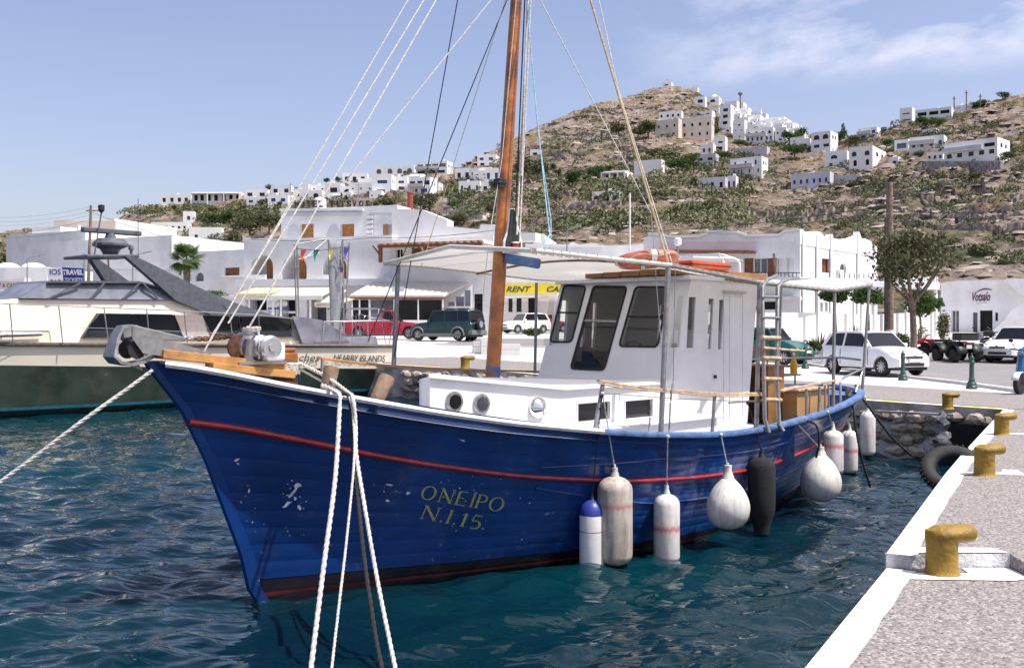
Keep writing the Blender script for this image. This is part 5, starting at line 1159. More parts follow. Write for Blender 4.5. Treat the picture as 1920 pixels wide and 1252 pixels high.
for pix in ([(152, 634), (186, 588), (252, 589), (270, 608), (282, 634)], [(255, 589), (326, 590), (345, 634), (286, 634)], [(378, 591), (446, 593), (452, 634), (400, 634)], [(452, 594), (542, 594), (548, 632), (456, 634)]):
    w = ypris('side_window', pix, .70, .80, M['dark_glass'], narrow=.18); pts = [Y(x, y, .69) for x, y in pix]; b = MB()
    for i, p in enumerate(pts): b.bar(p + Vector((0, .18 * (p.z - pts[-1].z), 0)), pts[(i + 1) % len(pts)] + Vector((0, .18 * (pts[(i + 1) % len(pts)].z - pts[-1].z), 0)), .05, .04)
    b.build('window_frame', M['dk_grey'], w)
ypris('window_panel', [(326, 590), (378, 591), (400, 634), (345, 634)], .71, .80, mat('mauve_panel', (.36, .31, .31), .6, var=.1), narrow=.18)
ypris('window_band', [(546, 594), (600, 600), (650, 628), (650, 640), (566, 645), (548, 632)], .71, .80, M['grey_glass2'], narrow=.15)
ypris('aft_screen', [(548, 592), (604, 600), (655, 640), (655, 646), (568, 644)], .55, .60, M['grey_glass2'])
# raked radar arch
ypris('arch_fin', [(168, 481), (176, 479), (246, 530), (200, 530)], 3.3, 3.6, M['dk_grey']); ypris('arch_fin', [(235, 480), (262, 484), (392, 548), (452, 590), (400, 592), (330, 563)], .85, 1.1, M['dk_grey'])
ypris('arch_crossbar', [(163, 477), (262, 477), (262, 483), (163, 483)], 1.2, 2.9, M['dk_grey'], bevel=.03); ypris('aft_slope', [(392, 546), (460, 574), (520, 593), (440, 593)], .8, BW - .8, M['dk_grey'], narrow=.1)
rp = Y(207, 477, 2.2)
rd = MB().lathe([(.25, 0), (.35, .18), (.62, .30), (.62, .38), (.45, .55), (.2, .58), (.14, .75)], rp, 10).build('radar_pedestal', M['dk_grey'], yacht, 30)
MB().box(rp.x - 1.05, rp.x + 1.15, rp.y - .12, rp.y + .12, rp.z + .72, rp.z + .90).build('radar_scanner', M['dk_grey'], rd, bevel=.04)
for x, y0, y1, r_ in ((177, 478, 400, .025), (259, 477, 372, .012), (246, 477, 462, .05), (167, 478, 466, .04)): MB().tube([Y(x, y0, 2.0), Y(x + (13 if y1 == 400 else 0), y1, 2.0)], r_, 6).build('aerial', M['dk_grey'], yacht)
MB().lathe([(.02, 0), (.11, .1), (.11, .28), (.05, .3)], Y(190, 400, 2.0), 10).build('mast_light', M['black_plastic'], yacht, 40); MB().lathe([(.06, 0), (.10, .05), (.10, .2), (.05, .22)], Y(246, 470, 2.0), 10).build('deck_light', M['alloy'], yacht, 40)
# guard rail round the deck
rt_ = [(0, 568), (100, 570), (300, 578), (480, 586)]
def yrail(pix, r, name='guard_rail', y=.12, m='steel'): return MB().tube([Y(a, c, y) for a, c in pix], r, 6).build(name, M[m], yacht, 60)
yrail([(-60, 567), (0, 569), (110, 573), (200, 577), (350, 583), (480, 590), (560, 598)], .022, y=.15); yrail([(-60, 610), (100, 613), (220, 616), (420, 625), (560, 640)], .009, 'guard_wire', .15)
for x0, y0, x1 in ((18, 570, 25), (110, 573, 118), (195, 577, 204), (275, 580, 281), (345, 583, 352), (430, 587, 438), (485, 590, 487)): yrail([(x0, y0), (x1, 648)], .02, 'stanchion', .15)
yrail([(605, 652), (608, 603), (730, 601)], .03); yrail([(636, 652), (640, 600)], .035, 'gate_post'); yrail([(603, 655), (607, 601)], .035, 'gate_post')
for x0, x1 in ((660, 661), (692, 688), (725, 715)): yrail([(x0, 653), (x1, 602)], .016, 'stanchion')
yrail([(686, 606), (690, 596), (712, 596), (738, 605), (728, 652)], .022, 'guard_rail', 1.6)
for k, x in enumerate((660, 667, 674, 682)): yrail([(x, 640), (x, 592 + abs(k - 1.5) * 4), (x + 2, 586 + abs(k - 1.5) * 4), (x + 8, 592), (x + 8, 640)], .02, 'ladder_hoop', 2.2)
ypris('aft_locker', [(640, 632), (706, 630), (710, 646), (640, 646)], 1.0, 3.4, M['grey_glass2'], bevel=.05); ypris('cockpit_lid', [(638, 627), (672, 628), (672, 632), (638, 632)], 1.2, 2.6, M['teak'])
ypris('aft_canopy', [(648, 577), (708, 577), (708, 580), (648, 580)], 1.2, 2.4, M['grey_glass2'])
# raised gangway in its grey net, with its frame and bunting
GN = mat('grey_mesh_net', (.26, .27, .30), .8, var=.3, scale=30, bump=.4, bscale=60)
def wv(x, y, z=1.4): return Y(x, y, z)
b = MB(); rows = []
for i in range(13):
    t = i / 12; y = 450 + 195 * t; x0 = 616 + 6 * t; x1 = 642 + 2 * t; rows.append([wv(x0 + (x1 - x0) * k / 5, y, 1.4 + .12 * math.sin(k * 1.3 + i)) for k in range(6)])
b.grid(rows); gn = b.build('gangway_net', GN, yacht, 60); md = gn.modifiers.new('s', 'SOLIDIFY'); md.thickness = .03
gp = [(552, 458, 556, 600), (557, 462, 560, 590), (655, 455, 648, 600), (616, 450, 622, 645), (643, 450, 645, 645)]
for x0, y0, x1, y1 in gp: MB().tube([wv(x0, y0, 1.3), wv(x1, y1, 1.3)], .035, 6).build('gangway_post', M['grey_steel'], yacht, 60)
MB().tube([wv(556, 458, 1.3), wv(612, 448, 1.3)], .03, 6).build('gangway_stay', M['grey_steel'], yacht); MB().tube([wv(570, 486, 1.3), wv(612, 450, 1.3)], .03, 6).build('gangway_stay', M['grey_steel'], yacht)
MB().tube([wv(560, 486, 1.2), wv(600, 473, 1.2), wv(640, 478, 1.2), wv(652, 490, 1.2)], .02, 6).build('gangway_hoop', M['steel'], yacht)
fl = froot(YF, 'bunting', 'string of small red, green, yellow and blue pennants on the yacht gangway', 'bunting')
for i, (x, y, c_) in enumerate(((564, 468, (.55, .06, .04)), (588, 468, (.02, .20, .17)), (616, 466, (.60, .50, .12)), (645, 464, (.08, .08, .28)))):
    a, c, d = Y(x, y, .9), Y(x + 11, y, .9), Y(x + 2, y + 23, .95); b = MB(); b.add([a, c, d, a.lerp(d, .5) + Vector((0, .05, 0)), c.lerp(d, .5) + Vector((0, .05, 0))], [(0, 1, 4, 3), (3, 4, 2)]); o = b.build('pennant', mat('pennant_%d' % i, c_, .8, var=.15), fl); md = o.modifiers.new('s', 'SOLIDIFY'); md.thickness = .01
MB().tube([Y(556, 466, .9), Y(600, 470, .9), Y(656, 462, .9)], .012, 5).build('cord', M['rope_black'], fl)
# lettering
def text_mesh(txt, shear=0.0, bold=0.0):
    cu = bpy.data.curves.new('t', 'FONT'); cu.body = txt; cu.shear = shear; cu.offset = bold; cu.resolution_u = 3; o = bpy.data.objects.new('t', cu); C.objects.link(o)
    dg = bpy.context.evaluated_depsgraph_get(); me = bpy.data.meshes.new_from_object(o.evaluated_get(dg)); bpy.data.objects.remove(o)
    co = np.array([v.co[:] for v in me.vertices]); return me, co.min(0), co.max(0)
def sign(name, txt, fn_, m, par, shear=0.0, bold=0.0, label=None, cat=None, group=None):   # fn_(u,v)->point, u,v in 0..1
    me, lo, hi = text_mesh(txt, shear, bold)
    for v in me.vertices: v.co = fn_((v.co.x - lo[0]) / (hi[0] - lo[0]), (v.co.y - lo[1]) / (hi[1] - lo[1]))
    me.name = name; me.materials.clear(); return link(name, me, m, par)
M['ink'] = mat('grey_black_lettering', (.05, .045, .045), .6, var=.2)
def yfn(x0, y0, x1, y1, hpx): return lambda u, v: Y(x0 + (x1 - x0) * u, y0 + (y1 - y0) * u - v * hpx, .035 + .0 * v) + Vector((0, -.02 - 0, 0))
sign('lettering', 'NEARBY ISLANDS', yfn(625, 677, 722, 679, 12.5), M['ink'], yacht, .18, .01); sign('lettering', 'Beaches  -', yfn(527, 678, 618, 678, 15), M['ink'], yacht, .35)
# round white fender at the yacht's stern quarter, ropes and gear on the foredeck
yf = root('fender', 'round white ball fender hanging at the stern of the cream and green yacht', 'fender', Y(741, 712, 0) and YF.w(*(Y(741, 712, -.5))), 0)
MB().ball((0, 0, 0), (.43, .43, .47), 18, 12).build('ball', FM['ball'], yf, 80); MB().lathe([(.09, .42), (.06, .56), (.001, .58)], (0, 0, 0), 10).build('eye', M['black_rubber'], yf, 60)
pg = froot(YF, 'folded_passerelle', 'two grey poles lying on the yacht foredeck', 'poles'); 
for dy in (0, .25): MB().tube([Y(-60, 630, .4 + dy), Y(78 + dy * 20, 626 + dy * 20, .4 + dy)], .07, 8).build('pole', M['alloy'], pg, 60)
# ================================================================ THE TOWN
WM = {'g': 'dark_glass', 'd': 'dark_void', 's': 'brown_wood', 'b': 'blue_paint', 'n': 'green_paint', 't': 'tan_shutter', 'w': 'plaster', 'y': 'grey_glass'}
def wall(F, par, rect, depth, wins=(), m='plaster', name='wall', y0=0.0, rev=.22, side=(), top=True, zb=None, local=False):
    """box with a front pierced by recessed openings; rect and windows in pixels on the plane y0"""
    if local: u0, z1, u1, z0 = rect
    else:
        u0, z1 = F.q(rect[0], rect[1], y0); u1, z0 = F.q(rect[2], rect[3], y0)
        if zb is not None: z0 = zb
    H = []
    for w in wins:
        if local: a, c, d, e = w[0], w[3], w[2], w[1]
        else: a, c = F.q(w[0], w[1], y0); d, e = F.q(w[2], w[3], y0)
        a, d, e, c = max(a, u0 + .02), min(d, u1 - .02), max(e, z0), min(c, z1 - .02)
        if d - a > .05 and c - e > .05: H.append((a, d, e, c, w[4]))
    us = sorted({u0, u1} | {h[0] for h in H} | {h[1] for h in H}); zs = sorted({z0, z1} | {h[2] for h in H} | {h[3] for h in H}); b = MB()
    for i in range(len(us) - 1):
        for j in range(len(zs) - 1):
            cu, cz = (us[i] + us[i + 1]) / 2, (zs[j] + zs[j + 1]) / 2
            if any(h[0] < cu < h[1] and h[2] < cz < h[3] for h in H): continue
            b.add([(us[i], y0, zs[j]), (us[i + 1], y0, zs[j]), (us[i + 1], y0, zs[j + 1]), (us[i], y0, zs[j + 1])], [(0, 1, 2, 3)])
    for a, d, e, c, k in H:
        r = min(rev, depth * .4)
        b.add([(a, y0, e), (d, y0, e), (d, y0, c), (a, y0, c), (a, y0 + r, e), (d, y0 + r, e), (d, y0 + r, c), (a, y0 + r, c)], [(0, 1, 5, 4), (1, 2, 6, 5), (2, 3, 7, 6), (3, 0, 4, 7)])
        if 'a' in k:
            cx, rr = (a + d) / 2, (d - a) / 2; rz = min(rr, (c - e) * .6); zc = c - rz; n = 7
            for s_ in (-1, 1):
                arc = [(cx + s_ * rr * math.cos(t * math.pi / 2 / n), y0 + .004, zc + rz * math.sin(t * math.pi / 2 / n)) for t in range(n + 1)]; cor = (cx + s_ * rr, y0 + .004, c)
                for p, q_ in zip(arc, arc[1:]): b.add([cor, p, q_], [(0, 1, 2)]); b.add([p, q_, (q_[0], y0 + r, q_[2]), (p[0], y0 + r, p[2])], [(0, 1, 2, 3)])
    y1 = y0 + depth
    b.add([(u0, y0, z0), (u1, y0, z0), (u1, y1, z0), (u0, y1, z0), (u0, y0, z1), (u1, y0, z1), (u1, y1, z1), (u0, y1, z1)], [(1, 2, 6, 5), (2, 3, 7, 6), (3, 0, 4, 7)] + ([(4, 5, 6, 7)] if top else []))
    o = b.build(name, M[m], par, fix=False)
    for a, d, e, c, k in H:
        kk = k[0]; wo = MB().add([(a, y0 + r - .01, e), (d, y0 + r - .01, e), (d, y0 + r - .01, c), (a, y0 + r - .01, c)], [(0, 1, 2, 3)]).build('window' if kk in 'gyb' or c - e < 1.6 else 'door', M[WM[kk]], par, fix=False)
        if 'f' in k:
            f = MB(); t = .05; f.box(a, d, y0 + r - .05, y0 + r - .012, c - t, c); f.box(a, d, y0 + r - .05, y0 + r - .012, e, e + t); nx = 2
            for i in range(nx + 1): x = a + (d - a - t) * i / nx; f.box(x, x + t, y0 + r - .05, y0 + r - .012, e + t, c - t)
            f.build('frame', M['brown_wood' if kk == 's' else 'white_metal'], wo)
    if side:                                                    # openings on the right-hand end wall, slightly recessed panels with sills
        for (v0, v1, za, zb_, k) in side: MB().box(u1 - .12, u1 + .015, y0 + depth * v0, y0 + depth * v1, z0 + (z1 - z0) * za, z0 + (z1 - z0) * zb_).build('window', M[WM[k[0]]], par)
    return o, (u0, u1, z0, z1)
def poly(F, par, name, pix, y0, y1, m, **k):
    pts = [F.q(x, y, y0) for x, y in pix]; return MB().prism(pts, y0, y1).build(name, M[m], par, **k)

# ---- whitewashed houses on the hill
def house(label, rect, side, rows, m='plaster_far', th=28, ex=None, cat='house', name='hill_house', group='white houses on the hillside', d=None, emb=4.0, roof=None):
    x0, yt, x1, yb = rect; hp = hill_pt((x0 + x1) / 2, yb); d = d or hp.y; az = math.atan2(((x0 + x1) / 2 - 960) / FPX, 1); a = math.radians(th) + az
    o3 = P(x0, yb, d); F = Frame(o3.x, o3.y, math.cos(a), -math.sin(a)); 
    r = froot(F, name, label, cat, group); zb_ = o3.z - emb; u1, zt_ = F.q(x1, yt, 0); dep = max(3.5, side / FPX * d / max(.25, math.sin(math.radians(th))))
    wins = []; zf = o3.z; n = len(rows); fh = (zt_ - .35 - zf) / max(1, n)
    for i, rw in enumerate(rows):                               # rows from the top: (count, kind, rel width, rel height)
        if not rw or rw[0] == 0: continue
        c, k, ww, hh = (list(rw) + [.45, .5])[:4] if len(rw) < 4 else rw; z_ = zf + fh * (n - 1 - i) + fh * (.12 if hh > .62 else .3)
        cw = u1 / c
        for j in range(c): cx = cw * (j + .5) + R.uniform(-.08, .08) * cw; w_ = cw * ww / 2; wins.append((cx - w_, z_, cx + w_, z_ + fh * hh, k))
    wall(F, r, (0, zt_, u1, zb_), dep, wins, m, local=True, rev=.45, side=[(.25, .4, 1 - .22 / n * 1.0 - .1, .9, 'g'), (.62, .74, 1 - .22 / n - .1, .9, 'g')] if side > 7 and n else ())
    b = MB()                                                    # low parapet round the flat roof
    for A in ((0, u1, 0, .25), (0, u1, dep - .25, dep), (0, .25, .25, dep - .25), (u1 - .25, u1, .25, dep - .25)): b.box(*A, zt_ + .002, zt_ + .38)
    b.build('parapet', M[m], r)
    if roof == 'dome': MB().lathe([(u1 * .3, 0), (u1 * .3, .6), (u1 * .27, 1.2), (u1 * .17, 2.0), (.05, 2.4), (.04, 3.4)], (u1 / 2, dep / 2, zt_), 14).build('dome', M[m], r, 60)
    if roof == 'gable': MB().prism([(0, zt_ + .3), (u1, zt_ + .3), (u1 / 2, zt_ + u1 * .45)], .1, dep - .1).build('gable', M[m], r)
    if roof == 'bell': MB().box(u1 * .4, u1 * .6, 0, .8, zt_ + .3, zt_ + 2.6).build('bell_gable', M[m], r)
    for k in range(R.choice((0, 0, 1))): x = R.uniform(.1, .85) * u1; y = dep * R.uniform(.2, .7); MB().box(x, x + .7, y, y + .7, zt_ + .01, zt_ + R.uniform(.8, 1.5)).build('chimney', M[m], r)
    if ex: ex(F, r, u1, zf, zt_, dep)
    return r
def balcony(F, r, u1, zf, zt, dep): z = (zf + zt) / 2; MB().box(0, u1 * .75, -1.3, -.01, z - .12, z + .02).build('balcony', M['plaster_far'], r); b = MB().box(0, u1 * .75, -1.32, -1.25, z + .02, z + .9); b.build('balustrade', M['plaster_grey'], r)
def pergola(F, r, u1, zf, zt, dep):
    b = MB(); b.box(0, u1, -2.4, -.01, zt - .5, zt - .2); b.build('porch_roof', M['plaster_far'], r)
    for k in range(4): x = u1 * k / 3.0; x = min(x, u1 - .4); MB().box(x, x + .4, -2.38, -2.0, zf - 2, zt - .5).build('pillar', M['plaster_far'], r)
HS = [
 ('low white house at the far left end of the ridge', (300, 366, 357, 384), 4, [(4, 'g')]), ('long terraced white villa with a colonnade on the left ridge', (360, 362, 452, 382), 8, [(7, 'd', .5, .6)], pergola),
 ('plain low white house right of the colonnaded villa', (458, 357, 502, 372), 3, [(2, 'g')]), ('small white house with blue windows among the ridge trees', (462, 371, 500, 393), 5, [(2, 'b'), (2, 'b')]),
 ('white cube house on the ridge above the hotel sign', (508, 349, 545, 366), 6, [(2, 'g')]), ('white house half hidden by trees left of the hotel roof sign', (502, 367, 540, 396), 6, [(2, 'b'), (1, 'ga')]),
 ('white house with bare left wall above the sign lettering', (609, 345, 640, 370), 5, [(1, 'g')]), ('low white terrace roof topmost behind the three-windowed house', (642, 326, 688, 345), 6, [(3, 'g')]),
 ('white block with a row of three tiny windows above the sign', (654, 344, 700, 372), 5, [(3, 'g', .22, .25), (1, 'b', .25, .3)]), ('tall white house with blue double windows on the ridge', (697, 329, 734, 368), 8, [(1, 'b', .5, .35), (1, 'b', .4, .4)]),
 ('long white roof-terrace house with one big arch on the skyline', (702, 312, 776, 331), 5, [(4, 'ya', .5, .6)]), ('white house with blue windows beside the tall ridge house', (738, 333, 764, 360), 5, [(1, 'b', .4, .4), (1, 'g', .4, .5)]),
 ('white apartment house with glazed balconies on the skyline', (780, 303, 838, 330), 12, [(4, 'y', .8, .6), (3, 'g', .7, .5)], balcony), ('white house with dark awnings below the glazed apartment house', (767, 334, 806, 366), 14, [(3, 'g', .8, .55), (2, 'b', .6, .5)], balcony),
 ('white stepped house just left of the mast, upper one', (853, 317, 883, 341), 6, [(2, 'g')]), ('white house with three small arched windows left of the mast', (860, 341, 900, 364), 6, [(3, 'ga', .3, .5)]),
 ('topmost white house left of the mast', (895, 291, 930, 314), 10, [(2, 'b'), (2, 'g')]), ('white house with blue door touching the mast', (910, 317, 936, 343), 8, [(2, 'b')]), ('low white annex touching the mast from the left', (902, 343, 934, 363), 6, [(2, 'g')]),
 ('tiny lone white house right of the mast on bare rock', (994, 282, 1013, 294), 3, [(1, 'g')]), ('low white chapel-like house alone on the bare slope', (1091, 259, 1122, 269), 6, [(2, 'ga')]),
 ('low white house with three dark arches in the green scrub', (1110, 361, 1162, 383), 14, [(3, 'ga', .62, .62)]), ('big plain white gabled house above the green scrub', (1189, 301, 1240, 328), 6, [()]),
 ('white house with blue porch left of the plain gabled one', (1131, 322, 1176, 343), 12, [(3, 'b', .5, .6)], pergola), ('long low white house with four small arches above the cream ruins', (1235, 209, 1278, 224), 5, [(4, 'ga', .4, .5)]),
 ('cream-coloured old house left of the two big cream blocks', (1228, 224, 1272, 262), 6, [(3, 'd', .25, .3), (2, 'd', .2, .3)], None, 'plaster_cream'), ('largest cream stone block under the chora', (1276, 220, 1334, 262), 8, [(4, 'da', .3, .35), (4, 'd', .25, .35)], None, 'plaster_cream'),
 ('flat white house on top of the cream block', (1290, 209, 1335, 220), 6, [(3, 'g')]), ('white house nearest below the hill summit', (1301, 182, 1322, 198), 5, [(1, 'g')]), ('white domed church near the summit', (1326, 182, 1348, 196), 8, [(1, 'ga')], None, 'plaster_far', 'dome'),
 ('tiny white chapel on the very summit', (1242, 155, 1259, 163), 5, [(1, 'da')], None, 'plaster_far', 'gable'), ('small white chapel right of the summit chapel', (1296, 165, 1308, 174), 4, [()], None, 'plaster_far', 'gable'),
 ('narrow tall white house at the left edge of the chora', (1349, 198, 1370, 250), 6, [(1, 'g'), (1, 'g'), (1, 'g'), (1, 'd')]), ('white house topmost under the lone palm of the chora', (1362, 193, 1394, 208), 6, [(2, 'g')]), ('small white cube behind the narrow tall house', (1330, 203, 1348, 219), 3, [(1, 'g')]),
 ('white house with red awning in the upper chora', (1374, 208, 1400, 226), 6, [(2, 's')]), ('plain white block in the middle of the chora', (1374, 226, 1396, 262), 5, [(1, 'g', .2, .3), (2, 'g', .2, .3), (1, 'd', .2, .3)]), ('white cube with two tiny windows in the chora centre', (1400, 224, 1420, 239), 4, [(2, 'g')]),
 ('white church-like house with small dome on the chora skyline', (1414, 214, 1436, 227), 5, [(1, 'ga')], None, 'plaster_far', 'bell'), ('white cube right of the bell gable', (1428, 226, 1444, 240), 4, [(1, 'g')]), ('white low house on the chora skyline, second from its right end', (1444, 228, 1460, 241), 4, [(2, 'g')]),
 ('white low house at the right end of the chora skyline', (1460, 231, 1484, 244), 5, [(3, 'g')]), ('large two-storey white house with balcony in the lower chora', (1398, 240, 1450, 269), 10, [(4, 'ga', .4, .5), (6, 'b', .45, .6)], balcony), ('white stepped block right of the large balconied house', (1453, 240, 1474, 268), 6, [(2, 'g', .3, .3), (1, 'g', .3, .3)]),
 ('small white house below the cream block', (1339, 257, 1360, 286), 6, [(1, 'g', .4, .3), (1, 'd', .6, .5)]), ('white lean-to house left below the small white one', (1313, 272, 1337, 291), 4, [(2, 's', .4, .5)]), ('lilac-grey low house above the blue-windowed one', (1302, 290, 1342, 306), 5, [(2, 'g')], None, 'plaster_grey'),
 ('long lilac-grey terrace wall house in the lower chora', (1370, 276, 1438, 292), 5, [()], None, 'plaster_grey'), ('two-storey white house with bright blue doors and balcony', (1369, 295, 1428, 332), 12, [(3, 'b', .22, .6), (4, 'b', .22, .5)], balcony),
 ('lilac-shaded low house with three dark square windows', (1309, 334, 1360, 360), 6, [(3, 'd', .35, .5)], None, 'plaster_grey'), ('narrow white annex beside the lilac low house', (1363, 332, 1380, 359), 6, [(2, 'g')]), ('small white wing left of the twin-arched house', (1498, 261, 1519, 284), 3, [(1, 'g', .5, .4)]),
 ('white house with two big arched windows high on the right', (1521, 247, 1557, 283), 14, [(2, 'ga', .62, .62), (2, 'g', .6, .4)]), ('left wing of the white arcaded house, with one dark arch', (1546, 284, 1588, 317), 5, [(1, 'ga', .3, .5), (2, 'n', .3, .45)]), ('big white house with two dark arches over an arched door', (1592, 275, 1636, 318), 26, [(2, 'ga', .42, .5), (2, 'da', .3, .62)]),
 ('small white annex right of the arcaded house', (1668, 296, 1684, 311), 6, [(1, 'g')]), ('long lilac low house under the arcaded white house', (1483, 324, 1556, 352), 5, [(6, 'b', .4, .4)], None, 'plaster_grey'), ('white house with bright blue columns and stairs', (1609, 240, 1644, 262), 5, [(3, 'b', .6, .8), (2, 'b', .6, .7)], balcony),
 ('white cube villa on the right-hand skyline', (1687, 203, 1710, 231), 5, [(1, 'g', .6, .2), (1, 'g', .6, .2)]), ('long open-sided white pavilion on the right skyline', (1716, 202, 1784, 222), 5, [(3, 'd', .75, .6)]), ('farthest low white house on the right skyline', (1790, 197, 1822, 205), 4, [(2, 'g')]),
 ('small upper storey with two dark openings, right hill', (1729, 243, 1754, 255), 4, [(2, 'd', .6, .5)]), ('wide white house with blue windows under the small upper storey', (1705, 255, 1770, 284), 8, [(4, 'ba', .4, .5)], balcony), ('white pergola house at the left of the wide blue-windowed one', (1677, 263, 1703, 285), 4, [(1, 'y', .7, .6)]),
 ('large white two-storey villa at the right with deep shaded loggia', (1770, 260, 1870, 303), 22, [(3, 'd', .6, .5), (5, 'g', .5, .6)], balcony), ('white lower wing left of the large right-hand villa', (1737, 286, 1768, 303), 4, [(3, 'b', .5, .6)]),
 ('white hotel wing with a row of dark windows on the left slope', (283, 419, 352, 443), 8, [(6, 'g', .4, .45), (5, 'g', .5, .4)]), ('small white house above the left windowed wing', (343, 398, 364, 418), 5, [(1, 'b', .3, .4)]), ('plain white house right of the left windowed wing', (354, 429, 416, 453), 6, [(2, 'b', .2, .3)])]
rc = random.Random(21)
for i in range(84):                                             # small cubes packed in the chora and along the left ridge
    if i < 26 or i > 55:
        px = rc.uniform(1352, 1482); lo = lerp([(1350, 200), (1400, 214), (1440, 230), (1485, 246)], px); py = lo + (rc.uniform(4, 34 if px < 1440 else 14) if i < 50 else rc.uniform(12, 56) * (1 if px < 1440 else .6)); w = rc.uniform(14, 28); hh = rc.uniform(11, 21); lb = 'small plain white house packed in the village right of the summit'
    else:
        px = rc.uniform(520, 900); lo = lerp([(500, 366), (600, 352), (700, 340), (800, 330), (900, 322)], px); py = lo + rc.uniform(6, 34); w = rc.uniform(16, 34); hh = rc.uniform(12, 20); lb = 'small plain white house in the band of houses along the left ridge'
    HS.append((lb, (px, py - hh, px + w, py), rc.choice((3, 5, 8)), rc.choice(([(2, 'g', .25, .35)], [(2, 'b', .25, .35), (2, 'g', .25, .35)], [(3, 'g', .3, .4)], [(1, 'da', .4, .6)])), None, 'plaster_far', None))
for h in HS:
    lab, rect, sd, rows = h[:4]; ex = h[4] if len(h) > 4 else None; m_ = h[5] if len(h) > 5 else 'plaster_far'; rf_ = h[6] if len(h) > 6 else None
    house(lab, rect, sd, rows, m_, ex=ex, roof=rf_, th=R.choice((10, 16, 22)), group='small packed white houses' if 'small plain white house' in lab else 'white houses on the hillside', cat='church' if 'church' in lab or 'chapel on' in lab else 'house')
def hwall(label, x0, x1, yt, yb, m='stone_wall'):
    a, c = hill_pt(x0, yb), hill_pt(x1, yb); F = Frame(a.x, a.y, c.x - a.x, c.y - a.y); r = froot(F, 'retaining_wall', label, 'wall'); L_ = math.dist(a[:2], c[:2])
    z1, z2 = CAMZ - (yt - HY) / FPX * a.y, CAMZ - (yt - HY) / FPX * c.y
    MB().hexa([(0, 0, a.z - 3), (L_, 0, c.z - 3), (L_, 1, c.z - 3), (0, 1, a.z - 3), (0, 0, z1), (L_, 0, z2), (L_, 1, z2), (0, 1, z1)]).build('masonry', M[m], r); MB().hexa([(0, -.08, z1), (L_, -.08, z2), (L_, 1.08, z2), (0, 1.08, z1), (0, -.08, z1 + .18), (L_, -.08, z2 + .18), (L_, 1.08, z2 + .18), (0, 1.08, z1 + .18)]).build('coping', M['plaster_grey'], r)
hwall('dark stone retaining wall under the large right-hand villa', 1728, 1876, 303, 319); hwall('grey stone wall below the arcaded white house', 1512, 1612, 330, 346, 'plaster_grey'); hwall('pale terrace wall below the three-arched house', 1098, 1150, 379, 388, 'plaster_far')
hwall('white road wall right of the mast', 1040, 1120, 319, 322, 'plaster_far'); hwall('thin white road wall crossing the slope above the blue-windowed house', 1440, 1506, 303, 306, 'plaster_far')
for i, (x0, x1, y) in enumerate(((826, 890, 381), (820, 905, 389), (830, 912, 397), (838, 905, 405))): hwall(['highest', 'second', 'third', 'lowest'][i] + ' low white garden terrace wall left of the mast', x0, x1, y, y + 4, 'plaster_cream')

# ---- the hotel
HF = facade(457, 78, 720, 74); hotel = froot(HF, 'hotel', 'white waterfront hotel with arched balconies and stepped upper storey', 'hotel')
wall(HF, hotel, (457, 450, 735, 650), 11, [(470, 478, 512, 523, 'wa'), (528, 478, 575, 523, 'wa'), (605, 478, 650, 523, 'wa'), (460, 562, 500, 640, 'd'), (520, 562, 560, 640, 'd'), (575, 562, 612, 640, 'y'), (628, 562, 650, 640, 'd')], rev=1.6)
for x0, x1 in ((501, 513), (562, 574), (644, 652)):
    a, z = HF.q(x0, 487, 1.5); c, z2 = HF.q(x1, 521, 1.5); MB().box(a, c, 1.45, 1.58, z2, z).build('door', M['tan_shutter'], hotel)
poly(HF, hotel, 'balcony_slab', [(440, 524), (730, 522), (730, 534), (440, 537)], -1.3, -.01, 'plaster'); poly(HF, hotel, 'parapet', [(455, 444), (470, 447), (735, 449), (735, 453), (455, 453)], -.06, .3, 'plaster')
for x0, x1 in ((468, 497), (604, 640)): poly(HF, hotel, 'balcony_wall', [(x0, 515), (x1, 515), (x1, 524), (x0, 524)], -.25, -.05, 'plaster')
wall(HF, hotel, (527, 394, 745, 452), 8, [(562, 420, 588, 449, 't'), (638, 420, 664, 449, 't'), (718, 421, 745, 451, 'w')], y0=2.5, rev=.35)
for x in (552, 627): # half-round scoops beside the shutters
    a, z = HF.q(x, 420, 2.45); b = MB(); b.prism([(a - .1 + .62 * math.cos(t), (HF.q(x, 450, 2.45)[1] + .0) + 1.2 * math.sin(t)) for t in [k * math.pi / 10 for k in range(11)]], 2.46, 2.49); b.build('arch_recess', M['plaster_grey'], hotel)
poly(HF, hotel, 'door', [(718, 421), (725, 421), (725, 451), (718, 451)], 2.44, 2.52, 'tan_shutter')
for i in range(5): poly(HF, hotel, 'step', [(686, 405 + i * 9), (698, 404 + i * 9), (698, 409 + i * 9), (686, 411 + i * 9)], 2.3, 2.49, 'plaster')
poly(HF, hotel, 'cornice', [(524, 391), (680, 391), (680, 395), (524, 396)], 2.3, 3.2, 'plaster'); poly(HF, hotel, 'roof_slope', [(536, 397), (676, 397), (676, 404), (528, 405)], 2.35, 2.48, 'plaster_grey')
poly(HF, hotel, 'roof_slope', [(694, 398), (745, 398), (745, 403), (690, 402)], 2.35, 2.48, 'plaster_grey')
wall(HF, hotel, (735, 449, 925, 650), 1.6, [(742, 467, 755, 485, 'df'), (771, 465, 790, 478, 'sf'), (800, 465, 820, 478, 'sf'), (835, 467, 852, 478, 'sf'), (682, 473, 704, 518, 'w'), (888, 551, 905, 592, 'g')], y0=-.4)
poly(HF, hotel, 'wing_gable', [(745, 392), (790, 393), (838, 412), (838, 424), (899, 430), (901, 421), (925, 421), (940, 430), (1004, 436), (1004, 452), (735, 452), (735, 394)], 1.0, 2.2, 'plaster')
poly(HF, hotel, 'window', [(916, 452), (922, 452), (922, 470), (916, 470)], .9, .99, 'dark_void')
